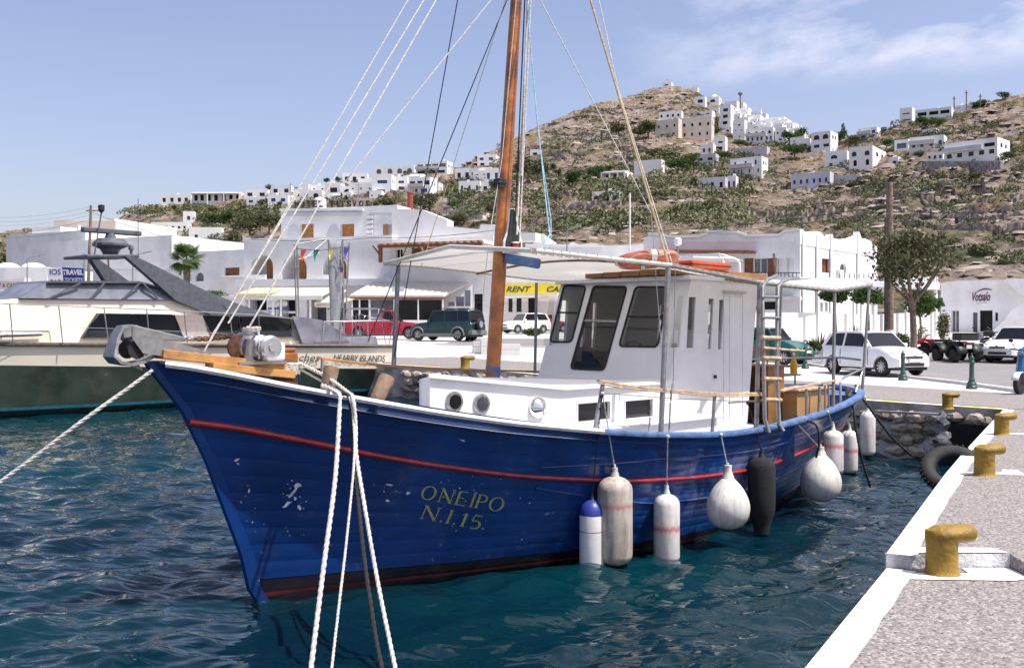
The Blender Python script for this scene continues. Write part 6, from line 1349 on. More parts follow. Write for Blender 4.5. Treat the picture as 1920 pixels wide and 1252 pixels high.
poly(HF, hotel, 'porch_roof', [(706, 455), (905, 449), (909, 456), (708, 463)], -2.4, -.42, 'plaster_cream', bevel=.03)
a, z = HF.q(709, 461, -2.4); c, _ = HF.q(905, 461, -2.4)
MB().bar((a, -2.45, z - .05), (c, -2.45, HF.q(905, 456, -2.4)[1] - .05), .14, .2).build('porch_beam', M['brown_wood'], hotel)
for x in (713, 797, 884):
    a, z = HF.q(x, 459, -2.35); _, z2 = HF.q(x, 492, -2.35); MB().box(a - .11, a + .11, -2.42, -2.2, z2, z).build('porch_post', M['brown_wood'], hotel)
    MB().bar((a - .6, -2.3, z - .05), (a, -2.3, z - .75), .1).build('porch_bracket', M['brown_wood'], hotel)
for k in range(15): a, z = HF.q(716 + k * 13, 460 - k * .45, -2.55); MB().box(a - .05, a + .05, -2.75, -.5, z - .0, z + .1).build('rafter', M['brown_wood'], hotel)
for x, y in ((769, 388),): # chimney stack
    a, z = HF.q(769, 388, 5); MB().lathe([(.22, -.6), (.22, 1.0), (.26, 1.02), (.26, 1.12), (.20, 1.14)], (a, 5, z), 14).build('chimney', mat('red_flue', (.28, .06, .04), .6, var=.2), hotel, 50)
    a, z = HF.q(745, 386, 5); MB().lathe([(.2, 0), (.2, .55), (.12, .62)], (a - .3, 5, z - .1), 10, Matrix.Rotation(1.3, 3, 'Y')).build('chimney', bpy.data.materials['red_flue'], hotel, 50)
# roof lettering, letter by letter
sg = froot(HF, 'roof_sign', 'HOTEL FLISVOS lettering standing on the hotel roof', 'sign')
M['sign_brown'] = mat('dark_brown_letter_metal', (.035, .02, .015), .6, var=.2)
LT = 'HOTEL FLISVOS'; xp = [552, 563, 575, 586, 597, None, 620, 632, 641, 650, 660, 673, 685]
for ch_, x in zip(LT, xp):
    if x is None: continue
    a, z = HF.q(x, 389, 3.0); wI = .13 if ch_ == 'I' else .38; H_ = .54
    def fn_(u, v, a=a, z=z, wI=wI): return Vector((a + u * wI, 3.0, z + v * H_))
    o = sign('letter', ch_, fn_, M['sign_brown'], sg, bold=.06); md = o.modifiers.new('s', 'SOLIDIFY'); md.thickness = .06
a, z = HF.q(548, 389, 3.02); c, _ = HF.q(698, 389, 3.02); b = MB(); b.bar((a, 3.05, z), (c, 3.05, z), .04); b.bar((a, 3.05, z + .4), (c, 3.05, z + .4), .025); b.build('rail', M['grey_steel'], sg)
for k in range(7): x = a + (c - a) * k / 6; MB().box(x - .02, x + .02, 3.06, 3.1, z - .4, z + .42).build('support', M['grey_steel'], sg)
# glazed restaurant awning in front
RF = facade(658, 70, 885, 69); rest = froot(RF, 'restaurant_front', 'glass-fronted taverna with long pale sloping roof right of the pennants', 'restaurant')
poly(RF, rest, 'side_gable', [(830, 589), (885, 534), (885, 598), (832, 598)], 0, .1, 'plaster')
b = MB(); p = [RF.q(x, y, yy) + (yy,) for x, y, yy in ((656, 556, 0), (832, 557, 0), (884, 530, 2.6), (700, 531, 2.6))]; v = [(t[0], t[2], t[1]) for t in p]; b.hexa(v[:1] + [v[1], v[2], v[3]] + [Vector(q_) + Vector((0, 0, .12)) for q_ in v]); b.build('sloping_roof', M['canvas'], rest)
for x0, x1, m_ in ((660, 672, 'd'), (674, 690, 'd'), (695, 737, 'y'), (739, 782, 'g'), (784, 828, 'g')): poly(RF, rest, 'glazing', [(x0, 562), (x1, 562), (x1, 600), (x0, 600)], .1, .16, WM[m_])
for x in (659, 673, 692, 738, 783, 829): poly(RF, rest, 'mullion', [(x, 558), (x + 2, 558), (x + 2, 604), (x, 604)], .0, .12, 'white_metal')
poly(RF, rest, 'front_beam', [(656, 557), (832, 557), (832, 561), (656, 561)], -.05, .1, 'brown_wood'); poly(RF, rest, 'low_wall', [(658, 600), (832, 600), (832, 650), (658, 650)], .02, .2, 'plaster')
for x0, y0, x1, y1 in ((840, 566, 852, 574), (855, 556, 870, 574), (872, 544, 882, 574), (836, 578, 852, 586), (858, 578, 880, 586)): poly(RF, rest, 'pane', [(x0, y0), (x1, y0), (x1, y1), (x0, y1)], -.04, -.01, 'grey_glass')
poly(RF, rest, 'notice', [(735, 537), (757, 537), (757, 550), (735, 550)], .6, .64, 'plaster_grey')
# shop awnings under the hotel, people-less pieces of the cafe terrace
SF = facade(430, 70, 640, 69); cafe = froot(SF, 'cafe_terrace', 'cafe terrace with cream and ochre awnings below the hotel arches', 'cafe terrace'); M['ochre'] = mat('ochre_canvas', (.56, .50, .32), .9, var=.2)
for x0, x1, y0, y1, m_ in ((440, 505, 541, 552, 'ochre'), (486, 605, 541, 556, 'canvas'), (590, 622, 545, 568, 'canvas'), (592, 640, 560, 570, 'ochre')):
    a, z = SF.q(x0, y1, -2); c, _ = SF.q(x1, y1, -2); _, z2 = SF.q(x0, y0, 1.5); MB().hexa([(a, -2, z), (c, -2, z), (c, 1.5, z2), (a, 1.5, z2), (a, -2, z + .05), (c, -2, z + .05), (c, 1.5, z2 + .05), (a, 1.5, z2 + .05)]).build('awning', M[m_], cafe)
    MB().box(a, c, -2.03, -2.0, z - .22, z + .02).build('valance', M[m_], cafe)
poly(SF, cafe, 'parapet', [(430, 580), (575, 584), (575, 588), (430, 586)], -.5, -.3, 'plaster'); 
for x in (456, 465, 510, 525, 555, 580): poly(SF, cafe, 'post', [(x, 554), (x + 3, 554), (x + 3, 640), (x, 640)], -1.9, -1.8, 'white_metal')
poly(SF, cafe, 'frame_rail', [(430, 553), (560, 553), (560, 556), (430, 556)], -1.9, -1.85, 'white_metal'); MB().bar(SF.loc(P(450, 558, 68)), SF.loc(P(472, 580, 68)), .06).build('brace', M['white_metal'], cafe)
cn = 0
for x, w, c_, lab in ((508, 10, 'deck_white', 'left'), (520, 10, 'deck_white', 'middle'), (534, 11, 'deck_white', 'right')):
    a, z = SF.q(x, 572, -.9); t_ = root('chair', 'white round-backed seat, %s of three at the cafe terrace rail' % lab, 'chair', SF.w(a, -.9, 0), SF.yaw, 'cafe seats'); r_ = w / FPX * 68 / 2
    MB().ball((0, 0, z + .1), (r_, .08, r_), 12, 8).build('backrest', M['deck_white'], t_, 80); MB().box(-r_, r_, -.1, .4, z - r_ - .1, z - r_ + .02).build('seat', M['blue_paint'], t_)
    for k in (-1, 1): MB().box(k * r_ * .8 - .02, k * r_ * .8 + .02, 0, .04, z - r_ - .6, z - r_ - .1).build('leg', M['grey_steel'], t_)
# rent-a-car office behind the mast
CF = facade(885, 84, 1045, 83); car_o = froot(CF, 'rental_office', 'white car-rental office with yellow RENT sign behind the mast', 'office'); wall(CF, car_o, (886, 488, 1045, 650), 8, [(888, 553, 894, 593, 'y'), (896, 553, 904, 593, 'd'), (953, 555, 961, 585, 'g'), (968, 555, 978, 585, 'g'), (990, 555, 1006, 600, 'd')], m='plaster')
M['sign_yellow'] = mat('yellow_sign_board', (.66, .52, .015), .5, var=.05)
poly(CF, car_o, 'sign_board', [(935, 533), (1060, 533), (1060, 549), (935, 551)], -.35, -.2, 'sign_yellow')
def cfn(x0, x1, yb, hpx): return lambda u, v: (lambda t: Vector((t[0], -.37, t[1])))(CF.q(x0 + (x1 - x0) * u, yb - v * hpx, -.37))
sign('lettering', 'RENT', cfn(949, 996, 547.5, 10.5), M['ink'], car_o, .3, .03); sign('lettering', 'CAR', cfn(1025, 1058, 547.5, 10.5), M['ink'], car_o, .3, .03)
poly(CF, car_o, 'canopy', [(930, 556), (1050, 553), (1050, 556), (930, 559)], -2, -.2, 'plaster')
# ---- left waterfront
def block(label, name, pl, dl, pr, dr, rect, dep, wins, m='plaster', extra=(), cat='house', **k):
    F = facade(pl, dl, pr, dr); r = froot(F, name, label, cat, 'white waterfront buildings'); wall(F, r, rect, dep, wins, m, **k)
    for e in extra: poly(F, r, *e)
    return F, r
block('broad plain white building at the far left, with stepped roof', 'waterfront_building', 12, 118, 160, 112, (12, 441, 160, 640), 14, [(110, 484, 123, 500, 'd')], extra=[('roof_block', [(60, 427), (113, 425), (113, 436), (127, 438), (127, 443), (60, 443)], 1, 8, 'plaster'), ('rooftop_post', [(144, 422), (147, 422), (147, 443), (144, 443)], 1, 1.3, 'plaster'), ('rooftop_post', [(149, 431), (151, 431), (151, 443), (149, 443)], 1, 1.3, 'plaster')])
block('low white building with small square windows above the yacht cabin', 'waterfront_building', 84, 108, 324, 100, (84, 454, 324, 640), 12, [(166, 482, 171, 497, 's'), (200, 487, 205, 500, 's'), (244, 482, 249, 492, 'd'), (335, 505, 340, 515, 'd')], extra=[('dark_ledge', [(84, 503), (324, 506), (324, 508), (84, 505)], -.12, -.02, 'plaster_grey')])
F_, r_ = block('white ledge building with domed roofs at the left edge', 'waterfront_building', -60, 96, 88, 95, (-60, 502, 88, 640), 8, [(-20, 540, -4, 570, 'gf'), (0, 547, 8, 570, 'gf'), (12, 547, 26, 570, 'gf')])
for x in (4, 52): a, z = F_.q(x, 502, 2); MB().ball((a, 3, z), (1.0, 1.4, .55), 14, 8).build('roof_dome', M['plaster'], r_, 80)
block('beige-sided white upper house behind the utility pole', 'waterfront_building', 135, 140, 215, 138, (140, 412, 214, 480), 14, [(187, 428, 196, 448, 'n')], cat='house')
block('plain tan rendered gable right of the green shutter', 'waterfront_building', 216, 138, 262, 150, (216, 414, 262, 480), 8, [], 'plaster_cream')
block('white building with terrace window and small arched window right of the palm', 'waterfront_building', 322, 92, 457, 88, (322, 474, 457, 650), 9, [(366, 511, 382, 527, 'ya'), (421, 502, 449, 516, 'sf'), (335, 508, 340, 516, 'd')], extra=[('step_block', [(300, 442), (322, 444), (322, 500), (300, 500)], 0, 8, 'plaster'), ('balcony_slab', [(400, 520), (457, 519), (457, 525), (400, 526)], -1.0, -.02, 'plaster'), ('chimney', [(423, 470), (440, 470), (440, 475), (423, 475)], 2, 3, 'plaster')])
block('low white stepped wall building between the palm and the hill houses', 'waterfront_building', 200, 112, 300, 104, (262, 452, 306, 640), 8, [])
# central low buildings seen over the awning
block('low white flat-roofed building beyond the awning, left half', 'waterfront_building', 985, 96, 1110, 95, (1000, 441, 1022, 640), 9, []); block('long low white building with two rooftop tanks beyond the awning', 'waterfront_building', 1020, 94, 1215, 92, (1020, 462, 1212, 640), 9, [(1060, 480, 1075, 492, 'g')], extra=[('roof_tank', [(1068, 456), (1075, 454), (1080, 457), (1080, 463), (1068, 463)], 2, 3, 'plaster'), ('parapet', [(985, 457), (1130, 459), (1130, 463), (985, 463)], -.1, .2, 'plaster')])
# banners and small signs at the left
bn = root('banner', 'white IOS and blue TRAVEL TICKETS banner above the yacht', 'banner', (0, 0, 0)); LF = facade(88, 90, 160, 89); bn.location = LF.o; bn.rotation_euler = (0, 0, LF.yaw)
M['sign_white'] = mat('white_sign_board', (.78, .78, .78), .6, var=.03); M['sign_blue'] = mat('blue_sign_board', (.02, .035, .23), .5, var=.1)
poly(LF, bn, 'white_panel', [(88, 503), (116, 501), (120, 535), (90, 535)], -.1, 0, 'sign_white'); poly(LF, bn, 'blue_panel', [(116, 501), (156, 503), (156, 535), (120, 535)], -.1, 0, 'sign_blue')
def lfn(x0, x1, yb, h, y=-.115): return lambda u, v: (lambda t: Vector((t[0], y, t[1])))(LF.q(x0 + (x1 - x0) * u, yb - v * h, y))
sign('lettering', 'IOS', lfn(93, 114, 515.5, 11), M['sign_blue'], bn, bold=.02); sign('lettering', 'CAR', lfn(92, 116, 535, 11), M['red_lens'], bn, bold=.02); sign('lettering', 'TRAVEL', lfn(117, 156, 515.5, 10), M['sign_white'], bn, bold=.04); sign('lettering', 'TICKETS', lfn(121, 155, 530, 9), M['sign_white'], bn, bold=.01)
rs_ = root('shop_sign', 'small white RENT A CAR fascia at the far left', 'sign', LF.o, LF.yaw); F2 = facade(-30, 93, 48, 92); rs_.location = F2.o; rs_.rotation_euler = (0, 0, F2.yaw)
poly(F2, rs_, 'fascia', [(-30, 527), (46, 527), (46, 542), (-30, 542)], -.3, -.1, 'sign_white'); poly(F2, rs_, 'hood', [(-30, 527), (46, 521), (46, 527)], -.9, -.1, 'plaster')
def f2(x0, x1, yb, h): return lambda u, v: (lambda t: Vector((t[0], -.32, t[1])))(F2.q(x0 + (x1 - x0) * u, yb - v * h, -.32))
sign('lettering', 'RENT A CAR', f2(-18, 29, 539.5, 8), M['red_lens'], rs_, bold=.02)

def roof_gear(F, r, px, py, y, kind_):                           # water tanks and aerials on the flat roofs
    a, z = F.q(px, py, y)
    if kind_ == 't': MB().lathe([(.5, 0), (.52, .1), (.5, .95), (.3, 1.1), (.1, 1.15)], (a, y, z - .1), 14).build('water_tank', M['white_metal'], r, 50)
    else:
        b = MB().tube([(a, y, z - .2), (a, y, z + 2.2)], .025, 5)
        for k in range(5): b.bar((a - .5 + .05 * k, y, z + 1.2 + .2 * k), (a + .5 - .05 * k, y, z + 1.2 + .2 * k), .02)
        b.build('aerial', M['grey_steel'], r)
for x, y_, t_ in ((545, 393, 'a'), (600, 394, 't'), (672, 394, 'a')): roof_gear(HF, hotel, x, y_, 6, t_)
# ---- the villa with wavy parapets, right
VF = facade(1207, 74, 1500, 68); villa = froot(VF, 'villa', 'white villa with wavy parapet and brown shutters behind the ladder', 'villa')
wall(VF, villa, (1207, 452, 1500, 640), 9, [(1394, 484, 1412, 519, 's'), (1412, 484, 1438, 512, 'yf'), (1438, 484, 1456, 519, 's'), (1456, 484, 1477, 516, 'gf'), (1477, 484, 1489, 519, 's'), (1310, 494, 1350, 519, 'd'), (1398, 566, 1462, 580, 'd'), (1215, 550, 1300, 600, 'g')], rev=.25)
poly(VF, villa, 'parapet', [(1207, 445), (1214, 444), (1215, 435), (1265, 441), (1310, 440), (1330, 432), (1380, 432), (1400, 439), (1460, 438), (1472, 430), (1500, 429), (1500, 454), (1207, 454)], -.05, .4, 'plaster')
poly(VF, villa, 'parapet_band', [(1215, 439), (1265, 445), (1312, 444), (1332, 436), (1380, 436), (1400, 443), (1460, 442), (1474, 434), (1500, 433), (1500, 436), (1474, 437), (1460, 445), (1400, 446), (1380, 439), (1332, 439), (1312, 447), (1265, 448), (1215, 442)], -.10, -.06, 'plaster_grey')
poly(VF, villa, 'porch_roof', [(1216, 468), (1404, 469), (1402, 473), (1216, 472)], -1.6, -.02, 'brown_wood'); poly(VF, villa, 'balcony_slab', [(1385, 519), (1500, 519), (1500, 524), (1385, 524)], -1.2, -.02, 'plaster')
for k in range(14): poly(VF, villa, 'baluster', [(1397 + k * 7.4, 512), (1398 + k * 7.4, 512), (1398 + k * 7.4, 519), (1397 + k * 7.4, 519)], -1.18, -1.12, 'black_plastic')
poly(VF, villa, 'balcony_rail', [(1395, 510.5), (1500, 510.5), (1500, 512), (1395, 512)], -1.2, -1.1, 'black_plastic'); poly(VF, villa, 'carport_arch', [(1372, 600), (1398, 560), (1412, 556), (1500, 556), (1500, 562), (1412, 562), (1385, 600)], -.5, -.02, 'plaster')
for x0, y0 in ((1248, 474), (1290, 479)): # white pipe canopy
    pts = [VF.loc(P(x0 + 90 * (x0 < 1260) + 10, y0 + 4, 66)), VF.loc(P(1348 if x0 < 1260 else 1378, y0 + 6, 66)), VF.loc(P(1356 if x0 < 1260 else 1386, y0 + 14, 66)), VF.loc(P(1358 if x0 < 1260 else 1388, 530, 66))]; MB().tube(pts, .09, 8).build('canopy_pipe', M['white_metal'], villa, 60)
poly(VF, villa, 'canopy_roof', [(1258, 480), (1345, 474), (1378, 486), (1372, 489), (1262, 489)], -3, -1.5, 'white_metal')
VG = facade(1500, 68, 1645, 78); v2 = froot(VG, 'villa', 'right-hand wing of the white villa with scalloped parapet and single shuttered window', 'villa')
wall(VG, v2, (1500, 452, 1645, 640), 8, [(1541, 484, 1556, 512, 'sf'), (1575, 493, 1587, 513, 'ya'), (1538, 567, 1543, 585, 'g'), (1547, 567, 1552, 585, 'g'), (1634, 570, 1640, 590, 's')])
poly(VG, v2, 'parapet', [(1500, 429), (1506, 430), (1512, 440), (1522, 434), (1538, 434), (1548, 446), (1556, 447), (1560, 439), (1563, 447), (1580, 449), (1598, 446), (1610, 441), (1611, 434), (1616, 448), (1622, 447), (1632, 452), (1645, 460), (1645, 482), (1500, 458)], -.05, .4, 'plaster')
for x in (1508, 1534, 1560, 1611): poly(VG, v2, 'pilaster', [(x - 2, 440), (x + 2, 440), (x + 2, 640), (x - 2, 640)], -.14, -.051, 'plaster')
poly(VG, v2, 'air_conditioner', [(1575, 506), (1582, 506), (1582, 513), (1575, 513)], -.3, -.02, 'white_metal')
for k in range(8): poly(VG, v2, 'railing_post', [(1575 + k * 9, 513), (1576 + k * 9, 513), (1576 + k * 9, 522), (1575 + k * 9, 522)], -2.0, -1.95, 'grey_steel')
# pergola and garden wall beside the road
PF = facade(1520, 58, 1762, 66); pg_ = froot(PF, 'pergola', 'long grey flat pergola roof on thin white posts behind the trees', 'pergola')
poly(PF, pg_, 'roof_slab', [(1530, 521), (1762, 530), (1762, 543), (1530, 532)], 0, 4, 'plaster_grey')
for x in (1534, 1602, 1616, 1640, 1700, 1728, 1755): poly(PF, pg_, 'post', [(x, 530), (x + 3, 530), (x + 3, 640), (x, 640)], .1, .25, 'white_metal')
for k in range(16): poly(PF, pg_, 'rafter', [(1690 + k * 4.5, 519), (1691.5 + k * 4.5, 519), (1691.5 + k * 4.5, 530), (1690 + k * 4.5, 530)], .3, .4, 'plaster')
GF = facade(1380, 56, 1762, 66); gw = froot(GF, 'garden_wall', 'low white garden wall running behind the green and white cars', 'wall')
poly(GF, gw, 'masonry', [(1250, 585), (1510, 586), (1650, 590), (1650, 650), (1250, 650)], 0, .3, 'plaster'); poly(GF, gw, 'masonry', [(1655, 588), (1762, 585), (1762, 650), (1655, 650)], .4, .7, 'plaster')
poly(GF, gw, 'masonry', [(1240, 604), (1500, 606), (1500, 650), (1240, 650)], -3, -2.7, 'plaster')
# the shop
SHF = facade(1758, 84, 1935, 80); shop = froot(SHF, 'shop', 'white shop with brown cursive sign and dark doorway at the right', 'shop')
wall(SHF, shop, (1764, 532, 1990, 650), 8, [(1784, 582, 1798, 629, 'yf'), (1824, 586, 1833, 629, 'y'), (1837, 582, 1861, 629, 'd'), (1866, 586, 1871, 602, 'g')], rev=.3)
poly(SHF, shop, 'parapet', [(1762, 532), (1776, 528), (1800, 526), (1884, 525), (1900, 533), (1920, 548), (1990, 570), (1990, 533), (1764, 533)][:5] + [(1990, 523), (1990, 534), (1764, 534)], -.08, .5, 'plaster')
poly(SHF, shop, 'swept_wall', [(1838, 629), (1862, 619), (1882, 602), (1896, 582), (1912, 572), (1990, 560), (1990, 640), (1838, 640)], -3.6, -3.2, 'plaster'); poly(SHF, shop, 'swept_wall', [(1886, 526), (1898, 540), (1914, 552), (1990, 580), (1990, 522), (1886, 522)], -.9, -.09, 'plaster')
M['maroon'] = mat('maroon_lettering', (.09, .03, .035), .6, var=.1)
def sfn(x0, x1, yb, h, y=-.03): return lambda u, v: (lambda t: Vector((t[0], y, t[1])))(SHF.q(x0 + (x1 - x0) * u, yb - v * h - u * 1.0, y))
sign('sign_lettering', 'Votsalo', sfn(1823, 1857, 565, 17), M['maroon'], shop, .35, .025); sign('sign_small_print', 'CAFE & CUISINE', sfn(1831, 1850, 569, 2.0), M['maroon'], shop)
sw = MB(); sw.tube([(lambda t: Vector((t[0], -.04, t[1])))(SHF.q(x, y, -.04)) for x, y in ((1829, 549), (1836, 545), (1844, 542), (1852, 542), (1860, 544))], [.015, .04, .055, .05, .02], 6); sw.build('sign_swoosh', M['maroon'], shop)
# ================================================================ VEHICLES (local x forward, y left)
def carpaint(name, col, rough=.25): return mat(name, col, rough, var=.04, scale=2, coat=.6)
def ggl(px, py, dd=0.0):
    d = 30.0
    for _ in range(60): d = .5 * d + .5 * (CAMZ - gz(d) - dd) * FPX / (py - HY)
    return d
def car(label, cat, paint, x, y, yaw, L=3.8, Wd=1.68, H=1.5, hood=.92, belt=.95, hoodx=.30, ws=.42, roof=(.38, .90), rear=.97, wr=.31, wheels=(.19, .80), spare=False, pickup=False, rack=False, cladding=None, name='parked_car', group='parked cars', z=None, tall=1.0):
    """fractions run from the nose (0) to the tail (1)"""
    o = root(name, label, cat, (x, y, gz(y) + .04 if z is None else z), yaw, group); X = lambda f: L / 2 - f * L
    hw = Wd / 2; sill = .26; pts = sorted(set([i / 44 for i in range(45)] + [w + s_ * wr * 1.12 / L * k for w in wheels for s_ in (-1, 1) for k in (.3, .6, .85, .97, 1.0)])); pts = [p for p in pts if 0 <= p <= 1]
    def low(f):
        for w in wheels:
            dx = abs(f - w) * L
            if dx < wr * 1.12: return max(sill, wr + math.sqrt(max(0, (wr * 1.12) ** 2 - dx * dx)))
        return sill + .05 * (abs(f - .5) * 2) ** 6
    def topz(f):
        T = [(0, .58), (.015, .66), (.06, .74), (hoodx * .6, hood * .94), (ws - .12, hood), (ws, belt), (rear - .02, belt + .04), (1, belt - .12)] if not pickup else [(0, .62), (.02, .78), (.08, .92), (ws - .1, hood), (ws, belt), (rear, belt), (1, belt)]
        return lerp(T, f)
    def wid(f): return hw * (1 - .22 * max(0, (.10 - f) / .10) ** 1.6 - .10 * max(0, (f - .93) / .07) ** 1.5)
    rows = []
    for f in pts:
        w, zl, zt_ = wid(f), low(f), topz(f); zm = (zl + zt_) / 2; zm2 = min(zt_ - .03, .62)
        half = [(w * .80, zl + .0), (w * .985, zl + .01), (w * 1.0, max(zl + .02, zm2)), (w * .975, zt_ - .07 if zt_ - .07 > zl else zt_), (w * .92, zt_), (w * .5, zt_ + .025), (0, zt_ + .035)]
        rows.append([(X(f), yy, zz) for yy, zz in half] + [(X(f), -yy, zz) for yy, zz in half[-2::-1]])
    b = MB(); b.grid(rows); n = len(rows[0]); b.f.append(tuple(range(n))); b.f.append(tuple(range((len(rows) - 1) * n, len(rows) * n))); body = b.build('body', paint, o, 40)
    MB().box(X(.97), X(.03), -hw * .8, hw * .8, .2, .34).build('chassis', M['black_plastic'], o)
    # cabin: glass volume with body-coloured roof and pillars
    r0, r1 = roof; tw = hw * .76; bw_ = hw * .92; cb_ = [(ws - .01, belt - .01), (r0 + .03, H - .06), (r0 + .12, H - .03), (r1 - .05, H - .04), (r1, H - .09), (rear, belt - .01)]
    if pickup: cb_ = [(ws - .01, belt), (r0 + .02, H - .04), (r1, H - .04), (r1 + .03, belt)]
    def wat(z_): return bw_ + (tw - bw_) * max(0, (z_ - belt) / (H - belt))
    A = [(X(f), -wat(z_) + .012, z_) for f, z_ in cb_]; Bq = [(X(f), wat(z_) - .012, z_) for f, z_ in cb_]; m_ = len(A)
    g = MB().add(A + Bq, [tuple(range(m_)), tuple(range(2 * m_ - 1, m_ - 1, -1))] + [(i, i + m_, (i + 1) % m_ + m_, (i + 1) % m_) for i in range(m_)]).build('window_glass', M['dark_glass'], o)
    rb_ = MB(); rr = []
    for k in range(7):
        f = r0 + .02 + (r1 - r0 - .03) * k / 6; zz = H - .05 + .05 * math.sin(math.pi * (k + .6) / 7.2); rr.append([(X(f), s_ * tw * 1.03, zz - (.05 if abs(s_) == 1 else 0) + .012 * (1 - s_ * s_)) for s_ in (-1, -.93, -.5, 0, .5, .93, 1)] )
    rb_.grid(rr); rf = rb_.build('roof', paint, o, 40); md = rf.modifiers.new('s', 'SOLIDIFY'); md.thickness = .04
    def pil(f0, z0, f1, z1, t, s_): 
        MB().bar((X(f0), s_ * (wat(z0) + .0), z0), (X(f1), s_ * (wat(z1) + .0), z1), t, .03, (0, 1, 0)).build('pillar', paint, o)
    mids = [(.5 * (r0 + r1) + .02)] if not spare else [r0 + .22, r0 + .42]
    for s_ in (-1, 1):
        pil(ws, belt - .02, r0 + .04, H - .05, .06, s_); pil(cb_[-1][0] - .01, belt - .02, r1 - .01, H - .08, .12 if not pickup else .07, s_)
        for mm_ in (mids if not pickup else []): pil(mm_ + .01, belt - .02, mm_, H - .05, .07, s_)
        MB().box(X(ws + .06), X(ws + .02), s_ * (hw + .02) - .07, s_ * (hw + .02) + .07, belt, belt + .13).build('mirror', paint, o, bevel=.03)
        w_ = wid(.02); MB().hexa([(X(.035), s_ * w_ * .62, .58), (X(.012), s_ * w_ * .62, .60), (X(.05), s_ * w_ * 1.0, .64), (X(.14), s_ * w_ * .985, .72), (X(.05), s_ * w_ * .62, .71), (X(.035), s_ * w_ * .60, .71), (X(.07), s_ * w_ * 1.0, .79), (X(.17), s_ * w_ * .97, .84)]).build('headlight', M['lamp_glass'], o, bevel=.01)
        MB().box(X(.995), X(.985) + .02, s_ * hw * .62 - .1, s_ * hw * .62 + .1, .70, .92).build('tail_light', M['red_lens'], o, bevel=.01)
        dl = MB()
        for f in ((ws + .03), mids[0] + .03, (mids[0] + .28 if not pickup else .6)): dl.box(X(f) - .006, X(f) + .006, s_ * hw * 1.003 - .006, s_ * hw * 1.003 + .006, .36, belt - .08)
        dl.build('door_seam', M['black_plastic'], o)['kind'] = 'stuff'
        for f in (mids[0] - .02, ): MB().box(X(f) - .07, X(f) + .07, s_ * (hw + .012) - .012, s_ * (hw + .012) + .012, belt - .19, belt - .16).build('door_handle', paint, o)
    MB().box(X(0) - .03, X(0) + .025, -hw * .42, hw * .42, .60, .67).build('grille', M['black_plastic'], o, bevel=.01); MB().box(X(0) - .05, X(0) + .02, -hw * .50, hw * .50, .34, .45).build('lower_grille', M['black_plastic'], o, bevel=.02)
    for s_ in (-1, 1): MB().box(X(.03), X(.005) + .01, s_ * hw * .66 - .09, s_ * hw * .66 + .09, .37, .47).build('fog_lamp', M['black_plastic'], o, bevel=.02)
    MB().box(X(0) - .02, X(0) + .035, -.26, .26, .475, .585).build('number_plate', M['plate'], o); MB().box(X(1) - .03, X(1) + .02, -.26, .26, .5, .61).build('number_plate', M['plate'], o)
    MB().ball((X(0) + .03, 0, .69), (.02, .07, .045), 10, 6).build('badge', M['alloy'], o, 80)
    if cladding:
        for s_ in (-1, 1):
            MB().box(X(.82), X(.18), s_ * hw - .02, s_ * hw + .03, .25, .42).build('side_cladding', M[cladding], o, bevel=.01)
            for w in wheels: MB().tube([(X(w) + wr * 1.17 * math.cos(t), s_ * (hw + .0), wr + wr * 1.17 * math.sin(t)) for t in [math.pi * (-.05 + 1.1 * k / 10) for k in range(11)]], .05, 6).build('arch_flare', M[cladding], o, 60)
        for f0, f1 in ((-.015, .05), (.95, 1.02)): MB().box(X(f1), X(f0), -hw * .97, hw * .97, .33, .60).build('bumper', M[cladding], o, bevel=.04)
    if spare: MB().lathe([(.12, -.09), (.30, -.1), (.34, -.05), (.34, .05), (.30, .1), (.12, .09)], (X(1) - .14, .1, .95), 20, Matrix.Rotation(math.pi / 2, 3, 'Y')).build('spare_wheel', M['black_rubber'], o, 50); MB().lathe([(.001, .1), (.2, .1), (.2, .085)], (X(1) - .14, .1, .95), 16, Matrix.Rotation(-math.pi / 2, 3, 'Y')).build('spare_rim', M['alloy'], o, 50)
    if rack:
        for s_ in (-1, 1): MB().tube([(X(r0 + .1), s_ * tw * .85, H), (X(r0 + .12), s_ * tw * .85, H + .07), (X(r1 - .08), s_ * tw * .85, H + .07), (X(r1 - .06), s_ * tw * .85, H)], .02, 6).build('roof_rail', M['black_plastic'], o, 60)
    if pickup:
        MB().box(X(.965), X(r1 + .05), -hw * .85, hw * .85, belt - .06, belt + .06).build('load_bed', M['black_plastic'], o); MB().tube([(X(r1 + .06), -hw * .8, belt), (X(r1 + .06), -hw * .75, H + .08), (X(r1 + .06), hw * .75, H + .08), (X(r1 + .06), hw * .8, belt)], .03, 8).build('roll_bar', M['steel'], o, 60)
    for w in wheels:
        for s_ in (-1, 1):
            Mx = Matrix.Rotation(-s_ * math.pi / 2, 3, 'X'); c = (X(w), s_ * (hw - .12), wr)
            t_ = MB().lathe([(wr * .62, -.10), (wr * .93, -.10), (wr, -.06), (wr, .07), (wr * .93, .105), (wr * .66, .108), (wr * .64, .08)], c, 26, Mx).build('wheel', M['black_rubber'], o, 40)
            MB().lathe([(.001, .05), (wr * .60, .055), (wr * .67, .100), (wr * .645, .106), (wr * .60, .09)], c, 26, Mx).build('rim', M['black_plastic'], t_, 40); sp = MB()
            for k in range(9):
                a = k * 2 * math.pi / 9; p = Mx @ Vector((.03 * math.cos(a), .03 * math.sin(a), .095)); q_ = Mx @ Vector((wr * .64 * math.cos(a + .08), wr * .64 * math.sin(a + .08), .092)); sp.bar(Vector(c) + p, Vector(c) + q_, .045, .02, Mx @ Vector((0, 0, 1)))
            sp.lathe([(.001, .105), (.045, .105), (.05, .09)], c, 10, Mx); sp.build('spokes', M['alloy'], t_)['kind'] = 'stuff'
    return o
